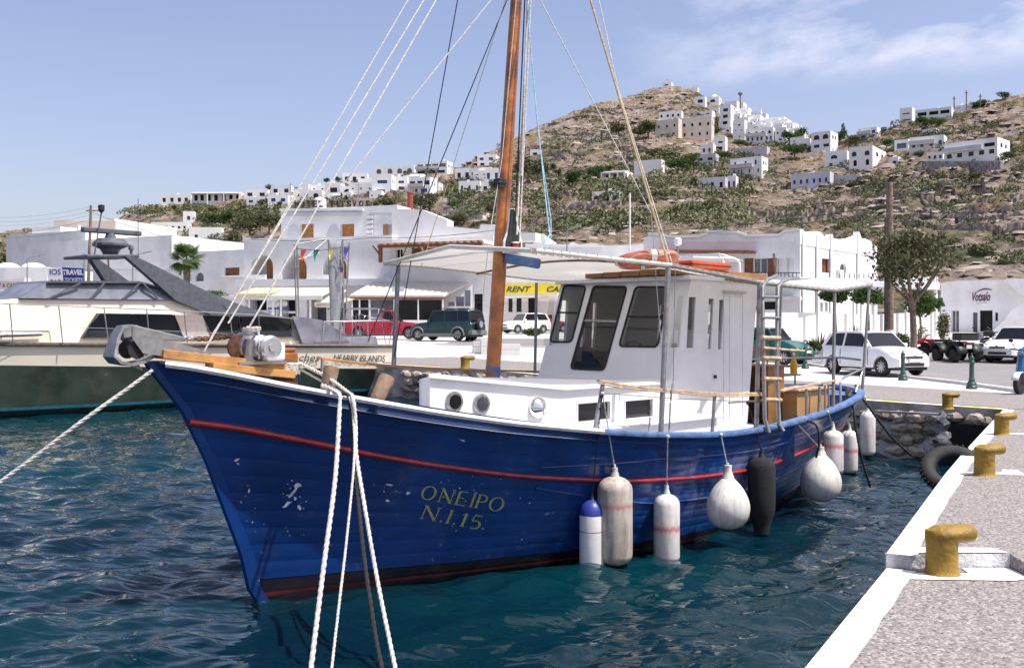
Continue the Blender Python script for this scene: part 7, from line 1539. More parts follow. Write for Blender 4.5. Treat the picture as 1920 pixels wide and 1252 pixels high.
M['paint_white'] = carpaint('white_car_paint', (.80, .80, .79)); M['paint_green'] = carpaint('green_car_paint', (.006, .10, .085)); M['paint_dgreen'] = carpaint('dark_green_car_paint', (.008, .035, .032)); M['paint_red'] = carpaint('red_truck_paint', (.32, .01, .03)); M['paint_silver'] = carpaint('silver_car_paint', (.5, .5, .52)); M['clad_grey'] = mat('grey_cladding', (.16, .17, .17), .6, var=.1)
sx_ = lambda px, d: (px - 960) / FPX * d
car('white five-door hatchback on the road behind the stern of the blue boat', 'car', M['paint_white'], sx_(1650, 35.4), 36.0, math.radians(-67), L=3.8, H=1.51, hoodx=.26, ws=.31, roof=(.42, .88), hood=.93, belt=.97, wheels=(.18, .815))
car('green hatchback seen past the boarding ladder', 'car', M['paint_green'], sx_(1450, 41), 42.0, math.radians(-42), L=3.55, Wd=1.56, H=1.50, hoodx=.22, ws=.30, roof=(.36, .90), hood=.94, belt=.97)
car('white hatchback cut off by the right edge of the photo', 'car', M['paint_white'], sx_(1915, 43.5), 43.6, math.radians(215), L=3.6, Wd=1.6, H=1.5, hoodx=.22, ws=.30)
car('dark green off-roader with a spare wheel on its tail, near the restaurant', 'car', M['paint_dgreen'], sx_(834, 59), 60.2, math.radians(152), L=4.4, Wd=1.8, H=1.78, hood=1.03, belt=1.08, hoodx=.26, ws=.32, roof=(.36, .96), rear=.985, wr=.36, wheels=(.18, .80), spare=True, rack=True, cladding='clad_grey')
car('red pickup truck parked left of the dark green off-roader', 'pickup', M['paint_red'], sx_(722, 63), 63.5, math.radians(-8), L=5.0, Wd=1.75, H=1.75, hood=1.0, belt=1.08, hoodx=.26, ws=.33, roof=(.37, .50), rear=.985, wr=.36, wheels=(.17, .80), pickup=True)
car('small white car parked by the rental office behind the mast', 'car', M['paint_white'], sx_(985, 76), 77.0, math.radians(-148), L=3.7, Wd=1.65, H=1.52, hoodx=.24, ws=.32)
car('pale silver car mostly hidden behind the wheelhouse, left of the green hatchback', 'car', M['paint_silver'], sx_(1368, 47), 48.0, math.radians(-25), L=4.0, Wd=1.7, H=1.45)
car('red car glimpsed behind the boat right of the small white car', 'car', M['paint_red'], sx_(1025, 80), 80.5, math.radians(10), L=3.8, Wd=1.65, H=1.42)

def wheel(par, c, r, w, ax='y', rim='alloy', name='wheel'):
    Mx = Matrix.Rotation(math.pi / 2, 3, 'X'); t_ = MB().lathe([(r * .55, -w / 2), (r * .9, -w / 2), (r, -w * .3), (r, w * .3), (r * .9, w / 2), (r * .55, w / 2)], c, 20, Mx).build(name, M['black_rubber'], par, 40)
    MB().lathe([(.001, -w * .3), (r * .56, -w * .42), (r * .56, w * .42), (.001, w * .3)], c, 16, Mx).build('rim', M[rim], t_, 40); return t_
def quad(label, px, d, yaw, col, box=True, s=1.0):
    m_ = M[col]; x = sx_(px, d); o = root('quad_bike', label, 'quad bike', (x, d, gz(d) + .03), yaw, 'parked quad bikes')
    for sx1 in (-.62, .62):
        for sy in (-.45, .45): wheel(o, (sx1, sy, .29), .29, .24, rim='alloy' if col != 'paint_red' else 'black_plastic')
    b = MB(); b.hexa([(-.5, -.18, .35), (.6, -.16, .38), (.6, .16, .38), (-.5, .18, .35), (-.7, -.2, .72), (.75, -.17, .78), (.75, .17, .78), (-.7, .2, .72)]); b.build('frame', M['black_plastic'], o, bevel=.04)
    for sx1 in (-.62, .62):
        for sy in (-1, 1): MB().grid([[(sx1 + .42 * math.cos(t), sy * yy, .32 + .42 * math.sin(t) * 1.0 + .05) for yy in (.14, .35, .6)] for t in [math.pi * k / 8 for k in range(9)]]).build('mudguard', m_, o, 60).modifiers.new('s', 'SOLIDIFY').thickness = .03
    MB().box(.1, .5, -.15, .15, .74, .90).build('tank', m_, o, bevel=.06); MB().box(-.6, .12, -.17, .17, .76, .88).build('seat', M['black_rubber'], o, bevel=.05)
    MB().hexa([(.55, -.2, .72), (.92, -.16, .60), (.92, .16, .60), (.55, .2, .72), (.45, -.16, .95), (.80, -.12, .84), (.80, .12, .84), (.45, .16, .95)]).build('front_cowl', m_, o, bevel=.03)
    MB().tube([(.30, -.38, 1.08), (.42, -.2, 1.04), (.46, 0, 1.0), (.42, .2, 1.04), (.30, .38, 1.08)], .018, 6).build('handlebar', M['black_plastic'], o, 60); MB().tube([(.6, 0, .7), (.45, 0, 1.02)], .03, 6).build('steering_column', M['black_plastic'], o)
    for sy in (-.12, .12): MB().ball((.9, sy, .72), (.03, .06, .05), 8, 6).build('headlight', M['lamp_glass'], o, 80)
    if box: MB().box(-1.0, -.35, -.42, .42, .92, 1.20).build('rear_box', M['black_plastic'], o, bevel=.04); MB().box(-1.02, -.33, -.44, .44, 1.20, 1.24).build('box_lid', M['black_plastic'], o, bevel=.015)
    MB().box(-.95, -.9, -.12, .12, .58, .74).build('number_plate', M['plate'], o); MB().box(-.93, -.88, -.25, .25, .78, .84).build('tail_light', M['red_lens'], o); return o
quad('red quad bike with black box, leftmost by the planted wall', 1757, 45.5, math.radians(160), 'paint_red', False)
quad('black quad bike with big black top box, tail towards us', 1792, 43.8, math.radians(100), 'black_plastic', True)
quad('white and black quad bike right of the black box', 1836, 44.6, math.radians(205), 'paint_white', False)
def scooter(label, px, d, yaw, col, z=None, box=False):
    x = sx_(px, d); o = root('motor_scooter', label, 'scooter', (x, d, gz(d) + .02), yaw, 'parked scooters'); m_ = M[col]
    wheel(o, (.62, 0, .24), .25, .12); wheel(o, (-.6, 0, .24), .25, .13)
    MB().tube([(.62, .07, .24), (.52, .06, .62), (.44, 0, .95)], .03, 8).build('fork', M['black_plastic'], o, 60); MB().tube([(.62, -.07, .24), (.52, -.06, .62)], .03, 8).build('fork', M['black_plastic'], o, 60)
    MB().grid([[(.62 + .29 * math.cos(t), yy, .26 + .29 * math.sin(t)) for yy in (-.09, 0, .09)] for t in [math.pi * (.1 + .75 * k / 8) for k in range(9)]]).build('front_mudguard', M['paint_white'], o, 60).modifiers.new('s', 'SOLIDIFY').thickness = .02
    MB().hexa([(.42, -.2, .40), (.62, -.05, .45), (.62, .05, .45), (.42, .2, .40), (.30, -.16, 1.0), (.48, -.06, 1.04), (.48, .06, 1.04), (.30, .16, 1.0)]).build('leg_shield', m_, o, bevel=.03)
    MB().hexa([(.34, -.14, .98), (.56, -.09, .92), (.56, .09, .92), (.34, .14, .98), (.28, -.10, 1.12), (.46, -.07, 1.12), (.46, .07, 1.12), (.28, .10, 1.12)]).build('headlamp_cowl', m_, o, bevel=.03); MB().ball((.55, 0, 1.0), (.03, .08, .05), 10, 6).build('headlight', M['lamp_glass'], o, 80)
    MB().tube([(.28, -.34, 1.10), (.36, -.12, 1.08), (.36, .12, 1.08), (.28, .34, 1.10)], .018, 6).build('handlebar', M['black_plastic'], o, 60)
    for s_ in (-1, 1): MB().tube([(.34, s_ * .2, 1.1), (.34, s_ * .3, 1.28)], .008, 5).build('mirror_stalk', M['black_plastic'], o); MB().ball((.34, s_ * .31, 1.31), (.02, .06, .045), 8, 6).build('mirror', M['black_plastic'], o, 80)
    MB().box(-.2, .40, -.17, .17, .26, .34).build('footboard', M['black_plastic'], o, bevel=.02); MB().hexa([(-.2, -.17, .32), (-.85, -.12, .5), (-.85, .12, .5), (-.2, .17, .32), (-.15, -.16, .70), (-.9, -.11, .78), (-.9, .11, .78), (-.15, .16, .70)]).build('rear_body', m_, o, bevel=.05)
    MB().hexa([(-.1, -.14, .72), (-.85, -.12, .80), (-.85, .12, .80), (-.1, .14, .72), (-.14, -.12, .80), (-.82, -.10, .88), (-.82, .10, .88), (-.14, .12, .80)]).build('seat', M['black_rubber'], o, bevel=.03); MB().box(-.93, -.9, -.07, .07, .6, .7).build('tail_light', M['red_lens'], o)
    if box: MB().box(-1.1, -.75, -.2, .2, .9, 1.18).build('top_box', M['black_plastic'], o, bevel=.05)
    return o
M['paint_blue'] = carpaint('blue_scooter_paint', (.02, .13, .28))
scooter('blue scooter with white front mudguard at the right edge of the photo', 1930, 25.6, math.radians(222), 'paint_blue')
scooter('white scooter with black top box between the quad bikes and the white car', 1868, 46.2, math.radians(250), 'paint_white', box=True)
scooter('scooter with maroon box behind the white quad bike', 1842, 47.6, math.radians(80), 'paint_silver', box=True)
# green cast-iron posts along the kerb
def ipost(px, py, label):
    d = ggl(px, py); c = P(px, py, d); o = root('kerb_post', label, 'post', (c.x, d, gz(d)), 0, 'green iron posts along the kerb')
    MB().lathe([(.14, 0), (.15, .06), (.12, .10), (.13, .14), (.09, .20), (.075, .24), (.085, .27), (.065, .30), (.058, .68), (.085, .71), (.085, .74), (.06, .77), (.07, .82), (.045, .88), (.02, .90), (.025, .94), (.001, .97)], (0, 0, 0), 16).build('shaft', M['green_iron'], o, 40); return o
ipost(1693, 713, 'green iron post in front of the white hatchback'); ipost(1822, 729, 'green iron post standing alone on the right of the road edge'); ipost(1510, 691, 'green iron post in front of the green hatchback'); ipost(876, 640, 'green iron post by the tail of the dark green off-roader')
# ================================================================ TREES, SHRUBS, POLES, WIRES
def leaves(cen, rad, n, size, seed, flat=.8, shell=.5, lump=0):
    rs = np.random.RandomState(seed); d = rs.randn(n, 3); d /= np.linalg.norm(d, axis=1)[:, None]; r = shell + (1 - shell) * rs.rand(n) ** .6
    c = d * r[:, None]
    if lump:
        L_ = rs.randn(lump, 3); L_ /= np.linalg.norm(L_, axis=1)[:, None]; k = rs.randint(0, lump, n); c = L_[k] * .62 + d * rs.uniform(.15, .5, (n, 1))
    c = c * np.array(rad) + np.array(cen); u = rs.randn(n, 3); u /= np.linalg.norm(u, axis=1)[:, None]; v = np.cross(u, rs.randn(n, 3)); v /= np.linalg.norm(v, axis=1)[:, None]; s = size * rs.uniform(.6, 1.3, (n, 1))
    q = np.stack([c - u * s, c + v * s * .45, c + u * s, c - v * s * .45], 1).reshape(-1, 3); tone = np.repeat(np.clip(.25 + .3 * rs.rand(n) + .3 * rs.rand(n) * (rs.rand(n) > .6), 0, 1), 4); return q, tone
def leafmesh(name, parts, m):
    V = np.concatenate([p[0] for p in parts]); T = np.arange(len(V)).reshape(-1, 4); me_o = np_mesh(name, V, T, m, col=np.concatenate([p[1] for p in parts])); me = me_o.data; bpy.data.objects.remove(me_o); return me
def trunkmesh(h, r, limbs, seed):
    rr = random.Random(seed); b = MB(); b.tube([(0, 0, -.5), (.03 * h, 0, h * .5), (0, .02 * h, h)], [r * 1.25, r, r * .8], 8)
    for i in range(limbs): a = i * 6.28 / limbs + rr.uniform(-.4, .4); L_ = h * rr.uniform(.45, .75); b.tube([(0, .02 * h, h * .95), (math.cos(a) * L_ * .5, math.sin(a) * L_ * .5, h + L_ * .4), (math.cos(a) * L_ * .9, math.sin(a) * L_ * .9, h + L_ * .95)], [r * .6, r * .4, r * .15], 6)
    return b.mesh('trunk')
# unit trees, about 1 m tall, shared by the far ones
KT = {}
for k, (lump, fl_, mt, hh, n_) in {'round': (7, .8, 'leaf', .35, 520), 'olive': (9, .7, 'leaf_olive', .3, 560), 'dark': (6, .9, 'leaf', .2, 560), 'bush': (8, .6, 'leaf_olive', .1, 420), 'brown': (9, .8, 'leaf_brown', .25, 520)}.items():
    KT[k] = [(leafmesh('crown', [leaves((0, 0, .62 if k != 'bush' else .42), (.5, .5, .40 if k != 'bush' else .42), n_, .055, 10 * i + len(k), lump=lump), leaves((0, 0, .6 if k != 'bush' else .4), (.36, .36, .28), n_ // 3, .07, i + 70, shell=.2)], M[mt]), trunkmesh(.35, .03, 4, i)) for i in range(3)]
KT['cypress'] = [(leafmesh('crown', [leaves((0, 0, .5), (.13, .13, .52), 420, .045, 3, shell=.4)], M['leaf']), trunkmesh(.3, .02, 2, 1))]
nm_ = {'round': 'broadleaf_tree', 'olive': 'olive_tree', 'dark': 'evergreen_tree', 'bush': 'hillside_bush', 'brown': 'tamarisk_tree', 'cypress': 'cypress_tree'}
def far_tree(px, py, hpx, kind_, label, wide=1.0, d=None):
    p = hill_pt(px, py) if d is None else Vector((sx_(px, d), d, gz(d))); h = hpx / FPX * p.y; o = root(nm_[kind_], label, 'bush' if kind_ == 'bush' else 'tree', p - Vector((0, 0, .3)), R.uniform(0, 6), 'trees and bushes of the hillside'); cm, tm = R.choice(KT[kind_]); o.scale = (h * wide, h * wide, h)
    link('crown', cm, None, o); link('trunk', tm, M['bark'], o); return o
FT = [(420, 357, 10, 'dark', 'small dark round tree on the skyline above the long colonnaded villa'), (447, 362, 9, 'round', 'small tree on the skyline right of the dark round one'), (270, 398, 13, 'dark', 'dark bush at the left tip of the ridge'), (328, 392, 14, 'dark', 'dark green tree under the far-left white house'),
 (505, 352, 14, 'brown', 'brownish tree between two white ridge houses', 1.4), (612, 343, 14, 'round', 'slender tree left of the bare-walled house'), (634, 338, 16, 'round', 'tree leaning over the roof of the bare-walled house'), (570, 364, 15, 'olive', 'green-brown tree above the hotel sign'), (498, 392, 26, 'olive', 'airy tree in front of the blue-windowed ridge house', 1.3),
 (524, 396, 24, 'dark', 'dark narrow tree left of the hotel sign', .5), (390, 430, 34, 'dark', 'broad green tree above the palm', 1.6), (425, 432, 42, 'dark', 'tall dark green tree right of the plain white hill house', 1.1), (455, 438, 40, 'olive', 'green tree between the tall dark one and the hotel', 1.2), (400, 405, 20, 'olive', 'bushy tree under the colonnaded villa', 1.4),
 (468, 452, 46, 'brown', 'large brownish tamarisk left of the hotel upper storey', 1.5), (505, 450, 48, 'brown', 'brown-green tamarisk touching the hotel', 1.3), (440, 470, 36, 'brown', 'thin brownish tree behind the palm', 1.2), (395, 468, 30, 'brown', 'pale brown bush between palm and white hill house', 1.3),
 (725, 392, 28, 'olive', 'olive-green tree left of the red flue', 1.8), (700, 393, 20, 'olive', 'low tree at the end of the sign lettering', 1.6), (795, 398, 42, 'brown', 'dark purplish tree right of the red flue', 1.5), (810, 352, 14, 'round', 'small green tree among the ridge houses', 1.3), (842, 350, 14, 'bush', 'green bush beside the glazed apartment house', 1.4), (762, 330, 12, 'round', 'tree in front of the skyline arch house', 1.3),
 (925, 372, 34, 'dark', 'tall green tree just left of the mast', .8), (850, 396, 24, 'round', 'bright green garden tree above the terraces', 1.5), (895, 398, 22, 'olive', 'green tree right of the garden terraces', 1.4), (860, 420, 26, 'brown', 'grey-green bush below the garden terraces', 1.6), (925, 410, 40, 'olive', 'loose tree behind the mast at awning height', .9),
 (990, 352, 56, 'olive', 'large pale olive tree right of the mast', 1.2), (1008, 356, 50, 'olive', 'second olive tree right of the mast', 1.0), (1036, 316, 20, 'dark', 'lone dark round tree on the bare slope', 1.1), (1049, 346, 26, 'cypress', 'small dark cypress on the slope'), (1045, 330, 14, 'dark', 'dark bush below the lone round tree', 1.5), (1075, 362, 36, 'dark', 'dark evergreen left of the three-arched house', 1.2),
 (1118, 342, 30, 'dark', 'big dark evergreen touching the blue-porched house', 1.4), (1122, 322, 20, 'dark', 'pair of flat-topped dark trees left of the gabled house', 1.7), (1138, 320, 18, 'dark', 'flat-topped dark tree beside the blue porch', 1.5), (1160, 262, 32, 'olive', 'grey-green tree on the slope left of the cream ruins', 1.5), (1215, 264, 36, 'dark', 'large dark tree left of the cream-coloured house', 1.5), (1197, 262, 26, 'olive', 'bushy tree between the two slope trees', 1.2),
 (1230, 298, 30, 'olive', 'yellow-green tree above the gabled house', 1.7), (1255, 300, 28, 'olive', 'spreading tree below the cream blocks', 1.5), (1270, 330, 34, 'dark', 'dark green scrub tree right of the gabled house', 1.8), (1297, 312, 28, 'dark', 'dark tree under the lilac low house', 1.4), (1245, 216, 12, 'bush', 'row of dark shrubs left of the arched white house', 1.8), (1344, 250, 34, 'cypress', 'tall black cypress beside the narrow tall house'), (1341, 256, 18, 'dark', 'dark bush at the foot of the cypress', .9),
 (1357, 304, 26, 'dark', 'dark round tree in front of the lower chora', 1.4), (1384, 274, 16, 'round', 'green tree above the lilac terrace wall', 1.8), (1400, 272, 12, 'bush', 'green bush right on the lilac terrace wall', 1.6), (1430, 290, 14, 'round', 'round tree right of the lilac terrace wall', 1.1), (1483, 272, 36, 'dark', 'dark tree mass left of the twin-arched house', 1.2), (1500, 262, 26, 'dark', 'tall dark tree behind the twin-arched house', 1.5), (1490, 302, 30, 'round', 'green tree above the thin road wall', 1.9),
 (1515, 286, 14, 'round', 'small round tree in front of the twin-arched house', 1.0), (1581, 262, 34, 'cypress', 'pointed conifer on the skyline', ), (1575, 272, 26, 'dark', 'dark trees right of the twin-arched house', 1.5), (1600, 272, 20, 'olive', 'green tree left of the blue-columned house', 1.4), (1668, 290, 22, 'dark', 'dark tree right of the arcaded white house', 1.2), (1665, 278, 22, 'dark', 'dark evergreen below the right skyline villa', 1.5), (1735, 250, 34, 'dark', 'dark tree beside the small upper storey', 1.3),
 (1692, 300, 18, 'round', 'green garden trees below the pergola house', 1.6), (1722, 298, 16, 'round', 'green tree left of the lower wing', 1.5), (1745, 280, 12, 'round', 'small tree in front of the wide blue-windowed house', 1.8), (1758, 240, 22, 'dark', 'bushy dark tree on the right skyline slope', 1.7), (1890, 300, 20, 'dark', 'dark bush right of the large right-hand villa', 2.0), (1880, 180, 16, 'olive', 'yellowish bush on the right skyline', 1.8), (1835, 200, 16, 'dark', 'dark scrub at the crest right of the pavilion', 2.2),
 (1355, 330, 16, 'bush', 'shrub on the terrace left of the blue-doored house', 1.3), (1302, 352, 24, 'dark', 'yellow-green shrub left of the lilac house with square windows', .9), (1404, 364, 26, 'bush', 'round grey-green bush under the blue-doored house', .9), (1392, 350, 18, 'bush', 'bush beside the narrow white annex', 1.2), (1340, 396, 24, 'bush', 'grey-green bush on the open slope', 1.6), (1605, 350, 18, 'bush', 'rounded grey bush below the arcaded house', 1.8), (1675, 332, 16, 'bush', 'dark bush right of the grey stone wall', 2.0), (1822, 340, 26, 'bush', 'largest dark green bush on the right slope', 2.3),
 (1745, 330, 12, 'bush', 'low bush under the dark retaining wall', 2.2), (1660, 392, 24, 'bush', 'bush behind the top of the utility pole', 2.0), (1845, 480, 34, 'bush', 'big dark bush above the shop', 1.8), (1890, 500, 26, 'bush', 'dark bush at the right edge above the shop roof', 2.2), (1782, 470, 26, 'bush', 'dark bush right of the street tree crown', 1.8), (1210, 392, 18, 'bush', 'green bush right of the three-arched house', 1.8), (1190, 385, 10, 'brown', 'rust-brown bush by the three-arched house', 1.4)]
for t in FT: far_tree(*t[:5], *(t[5:6] or (1.0,)))
far_tree(18, 600, 170, 'olive', 'big loose dark tree at the far left edge', .55, d=128); far_tree(60, 600, 150, 'olive', 'greenish tree behind the plain white left building', .7, d=132); far_tree(125, 600, 165, 'olive', 'tree crown between the rooftop posts and the pole', .5, d=130); far_tree(268, 600, 150, 'olive', 'round tree behind the yacht radar arch', .55, d=125); far_tree(298, 600, 135, 'olive', 'small olive tree left of the palm', .35, d=122)
# near street trees
def near_tree(px, d, ztrunk, zc, rad, label, kind_='leaf', n=2600, size=.14, lump=26, tr=.10, seed=5, name='street_tree', shell=.3):
    x = sx_(px, d); o = root(name, label, 'tree', (x, d, gz(d)), 0, 'street trees'); z0 = gz(d); h = ztrunk - z0; rr = random.Random(seed); b = MB()
    b.tube([(0, 0, -.1), (.04, .02, h * .4), (-.03, 0, h)], [tr * 1.3, tr, tr * .85], 10); b.build('trunk', M['bark'], o, 60)
    cz = zc - z0
    for i in range(7):
        a = i * .9 + rr.uniform(-.3, .3); e = Vector((math.cos(a) * rad[0] * .7, math.sin(a) * rad[1] * .7, cz + rad[2] * rr.uniform(-.3, .5))); s0 = Vector((-.03, 0, h - .05)); m_ = s0.lerp(e, .5) + Vector((0, 0, -.1 * rad[2])); MB().tube([s0, m_, e], [tr * .55, tr * .4, tr * .15], 7).build('limb', M['bark'], o, 60)
    me = leafmesh('crown', [leaves((0, 0, cz), rad, n, size, seed, lump=lump), leaves((0, 0, cz), (rad[0] * .95, rad[1] * .95, rad[2] * .9), n // 5, size, seed + 1, shell=shell)], M[kind_]); link('crown', me, None, o); return o
near_tree(1712, 41, 3.85, 5.6, (1.80, 1.5, 1.22), 'large dark-leaved street tree right of the utility pole', 'leaf_brown', 1900, .12, 30, .13, 9)
near_tree(1566, 48, 4.1, 4.45, (.72, .7, .42), 'small green tree seen under the aft end of the boat awning', 'leaf', 900, .13, 9, .06, 11)
near_tree(1628, 57, 4.3, 4.7, (1.0, .8, .55), 'slim green tree left of the utility pole', 'leaf', 900, .14, 9, .06, 12); near_tree(1726, 62, 3.6, 4.5, (1.3, 1.0, .85), 'green tree framed by the pergola opening', 'leaf', 1100, .16, 10, .07, 13)
near_tree(1690, 47, 1.9, 2.25, (.46, .45, .42), 'round clipped dark green bush at the foot of the street tree', 'leaf', 1500, .06, 30, .05, 14, name='clipped_bush')
# palm
pd = 84; pr2 = root('palm_tree', 'fan palm with shaggy trunk in front of the left white buildings', 'tree', (sx_(350, pd), pd, gz(pd)), 0, 'street trees'); pz = CAMZ - (487 - HY) / FPX * pd - gz(pd)
b = MB(); b.tube([(0, 0, -.2), (.03, 0, pz * .5), (0, 0, pz)], [.26, .24, .30], 12); b.build('trunk', M['bark'], pr2, 60); b = MB()
for i in range(70): a = R.uniform(0, 6.28); z = R.uniform(0, pz); b.bar((.24 * math.cos(a), .24 * math.sin(a), z), (.36 * math.cos(a), .36 * math.sin(a), z + .2), .10, .03)
b.build('trunk_scales', M['bark'], pr2)['kind'] = 'stuff'
fr = []
for v in range(2):
    V, T_, tn = [], [], []
    for k in range(26):                                          # a fan of narrow leaflets
        a = (k / 25 - .5) * 3.9; L_ = .85 * (1 - .12 * abs(a)); p = Vector((.75, 0, 0)); d_ = Vector((math.cos(a), math.sin(a), -.15 - .1 * abs(a))); n_ = Vector((-d_.y, d_.x, 0)) * .032; e = p + d_ * L_; m_ = p + d_ * L_ * .55; i0 = len(V); V += [p, m_ + n_, e + Vector((0, 0, -.12)), m_ - n_]; T_.append((i0, i0 + 1, i0 + 2, i0 + 3)); tn += [.3 + .5 * R.random()] * 4
    V += [Vector((0, -.02, 0)), Vector((0, .02, 0)), Vector((.78, .015, 0)), Vector((.78, -.015, 0))]; T_.append(tuple(range(len(V) - 4, len(V)))); tn += [.6] * 4; o_ = np_mesh('frond', V, T_, M['leaf'], col=tn); fr.append(o_.data); bpy.data.objects.remove(o_)
for i in range(34): f = link('frond', R.choice(fr), None, pr2); f.location = (0, 0, pz + R.uniform(-.1, .2)); f.rotation_euler = (R.uniform(-.4, .4), R.uniform(-1.35, .75), i * 2.4 + R.uniform(-.2, .2)); s_ = R.uniform(.85, 1.15) * 1.05; f.scale = (s_, s_, s_)
# hedges, spiky plants
def shrub(name, label, px, d, rad, kind_='leaf', n=900, size=.07, cat='shrub', lump=14, seed=1):
    o = root(name, label, cat, (sx_(px, d), d, gz(d)), 0); me = leafmesh('foliage', [leaves((0, 0, rad[2] * .9), rad, n, size, seed, lump=lump), leaves((0, 0, rad[2] * .8), [r * .85 for r in rad], n // 2, size, seed + 4, shell=.2)], M[kind_]); link('foliage', me, None, o); MB().tube([(0, 0, -.05), (0, 0, rad[2])], [.05, .03], 6).build('stem', M['bark'], o); return o
shrub('hedge', 'low green hedge behind the green hatchback', 1500, 49, (1.0, .5, .38), seed=3); shrub('shrub', 'grey-green shrub beside the spiky plant', 1562, 50, (.7, .5, .35), 'leaf_olive', seed=4); shrub('planter_shrub', 'green plants by the small white car behind the mast', 998, 71, (.75, .5, .35), seed=6); shrub('climbing_plant', 'leafy vine over the cafe roof right of the palm', 392, 76, (1.6, .5, .28), n=700, seed=7).location.z += 2.75
shrub('wall_shrub', 'flowering shrub against the wall left of the shop', 1768, 62, (.45, .4, 1.0), 'leaf_brown', 700, .08, seed=8); shrub('shrub', 'thin shrub on the white wall left of the shop', 1722, 60, (.6, .3, .6), 'leaf_olive', 160, .07, seed=9)
def spiky(label, px, d, n, L_, kind_): 
    o = root('spiky_plant', label, 'plant', (sx_(px, d), d, gz(d) + .1), 0); V, T_, tn = [], [], []
    for i in range(n): a = R.uniform(0, 6.28); e = R.uniform(.35, 1.45); l = L_ * R.uniform(.7, 1.1); dr = Vector((math.cos(a) * math.cos(e), math.sin(a) * math.cos(e), math.sin(e))); s_ = Vector((-math.sin(a), math.cos(a), 0)) * .035; i0 = len(V); V += [-s_, s_, dr * l * .6 + s_ * .9, dr * l, dr * l * .6 - s_ * .9]; T_.append((i0, i0 + 1, i0 + 2, i0 + 4)); T_.append((i0 + 2, i0 + 3, i0 + 4, i0 + 4)); tn += [R.uniform(.2, .8)] * 5
    b = MB(); b.v = [tuple(v) for v in V]; b.f = [t if t[2] != t[3] else t[:3] for t in T_]; ob = b.build('leaves', M[kind_], o, fix=False); at = ob.data.attributes.new('tone', 'FLOAT', 'POINT'); at.data.foreach_set('value', np.array(tn, dtype=np.float32)); return o
spiky('spiky aloe-like plant behind the road right of the hedge', 1537, 49.5, 46, 1.0, 'leaf'); spiky('reddish spiky plant left of the pergola post', 1602, 55, 40, 1.3, 'leaf_brown'); spiky('small reddish plant right of the pergola post', 1626, 55, 26, .9, 'leaf_brown')
# flower display by the shop, stacked pale blocks
# utility poles, lamps, wires
def pole(px, ytop, ybot_d, r, label, name='utility_pole', m='bark', lean=0, cat='pole', grp='utility poles'):
    d = ybot_d; x = sx_(px, d); zt_ = CAMZ - (ytop - HY) / FPX * d; o = root(name, label, cat, (x, d, gz(d)), 0, grp); h = zt_ - gz(d); MB().tube([(0, 0, -.1), (lean * .5, 0, h * .5), (lean, 0, h)], [r * 1.1, r, r * .8], 12).build('shaft', M[m], o, 60); return o, x, d, h
up, ux, ud, uh = pole(1668, 342, 47, .17, 'tall wooden utility pole beside the street tree')
MB().tube([(0, -.0, -.1), (0, 0, 1.25)], .205, 12).build('painted_base', M['white_metal'], up, 60); MB().tube([(-.26, -.1, .2), (-.24, -.1, uh * .8)], .035, 6).build('conduit', M['black_plastic'], up)
for k in range(5): MB().lathe([(.03, 0), (.05, .05), (.03, .10), (.02, .12)], (-.2, -.02, uh - .7 - k * .32), 8).build('insulator', M['plate'], up, 50)
MB().box(-.3, .3, -.05, .05, uh - .4, uh - .3).build('crossarm', M['bark'], up)
lp_, lx, ld, lh = pole(163, 385, 88, .13, 'wooden utility pole left of the yacht radar', lean=.35)
MB().box(-.1, 1.0, -.05, .05, lh - .5, lh - .42).build('crossarm', M['bark'], lp_)
for k in range(4): MB().lathe([(.03, 0), (.06, .05), (.03, .14)], (.15 + k * .25, 0, lh - .42), 8).build('insulator', M['plate'], lp_, 50)
def lamp(px, ytop, d, label, arm, m='grey_steel'):
    o, x, d, h = pole(px, ytop, d, .06, label, 'street_lamp', m, cat='street lamp', grp='street lamps'); MB().tube([(0, 0, h), (arm * .4, 0, h + .12), (arm, 0, h + .28)], .04, 6).build('arm', M['grey_steel'], o, 60); MB().hexa([(arm * .9, -.1, h + .2), (arm * 1.6, -.12, h + .36), (arm * 1.6, .12, h + .36), (arm * .9, .1, h + .2), (arm * .9, -.08, h + .3), (arm * 1.6, -.08, h + .42), (arm * 1.6, .08, h + .42), (arm * .9, .08, h + .3)]).build('lamp_head', M['grey_steel'], o); return o
lamp(51, 486, 90, 'street lamp at the far left with its arm to the right', 1.0); lamp(249, 480, 86, 'street lamp behind the yacht radar arch', 1.0); lamp(1063, 432, 80, 'street lamp rising behind the awning, dark lower pole', .7); lamp(158, 474, 86, 'street lamp beside the left utility pole, arm to the left', -.6)
def wire(name, label, pix, r=.012, sag=.0):
    pts = [P(*t) for t in pix]; out = []
    for a, c in zip(pts, pts[1:]):
        for k in range(8): t = k / 8; p = a.lerp(c, t); p.z -= sag * 4 * t * (1 - t); out.append(p)
    out.append(pts[-1]); tag(MB().tube(out, r, 4).build(name, M['black_plastic'], None), label, 'cable')
for i, (y0, y1) in enumerate(((404, 388), (411, 397), (419, 404), (437, 412), (440, 428))): wire('overhead_wire', ['highest', 'second', 'third', 'fourth', 'lowest'][i] + ' overhead wire running left from the left utility pole', [(-60, y0, 100), (168, y1, 88)], .014 if i > 2 else .008, .5)
wire('overhead_wire', 'overhead wire from the left utility pole down to the right', [(168, 396, 88), (215, 415, 92), (330, 452, 95), (470, 452, 90)], .014); wire('overhead_wire', 'long overhead wire crossing in front of the hotel to the villa', [(470, 449, 72), (700, 446, 66), (925, 432, 62), (1090, 430, 60), (1250, 432, 58), (1668, 385, 47), (1800, 398, 44), (1990, 378, 42)], .018, .15)
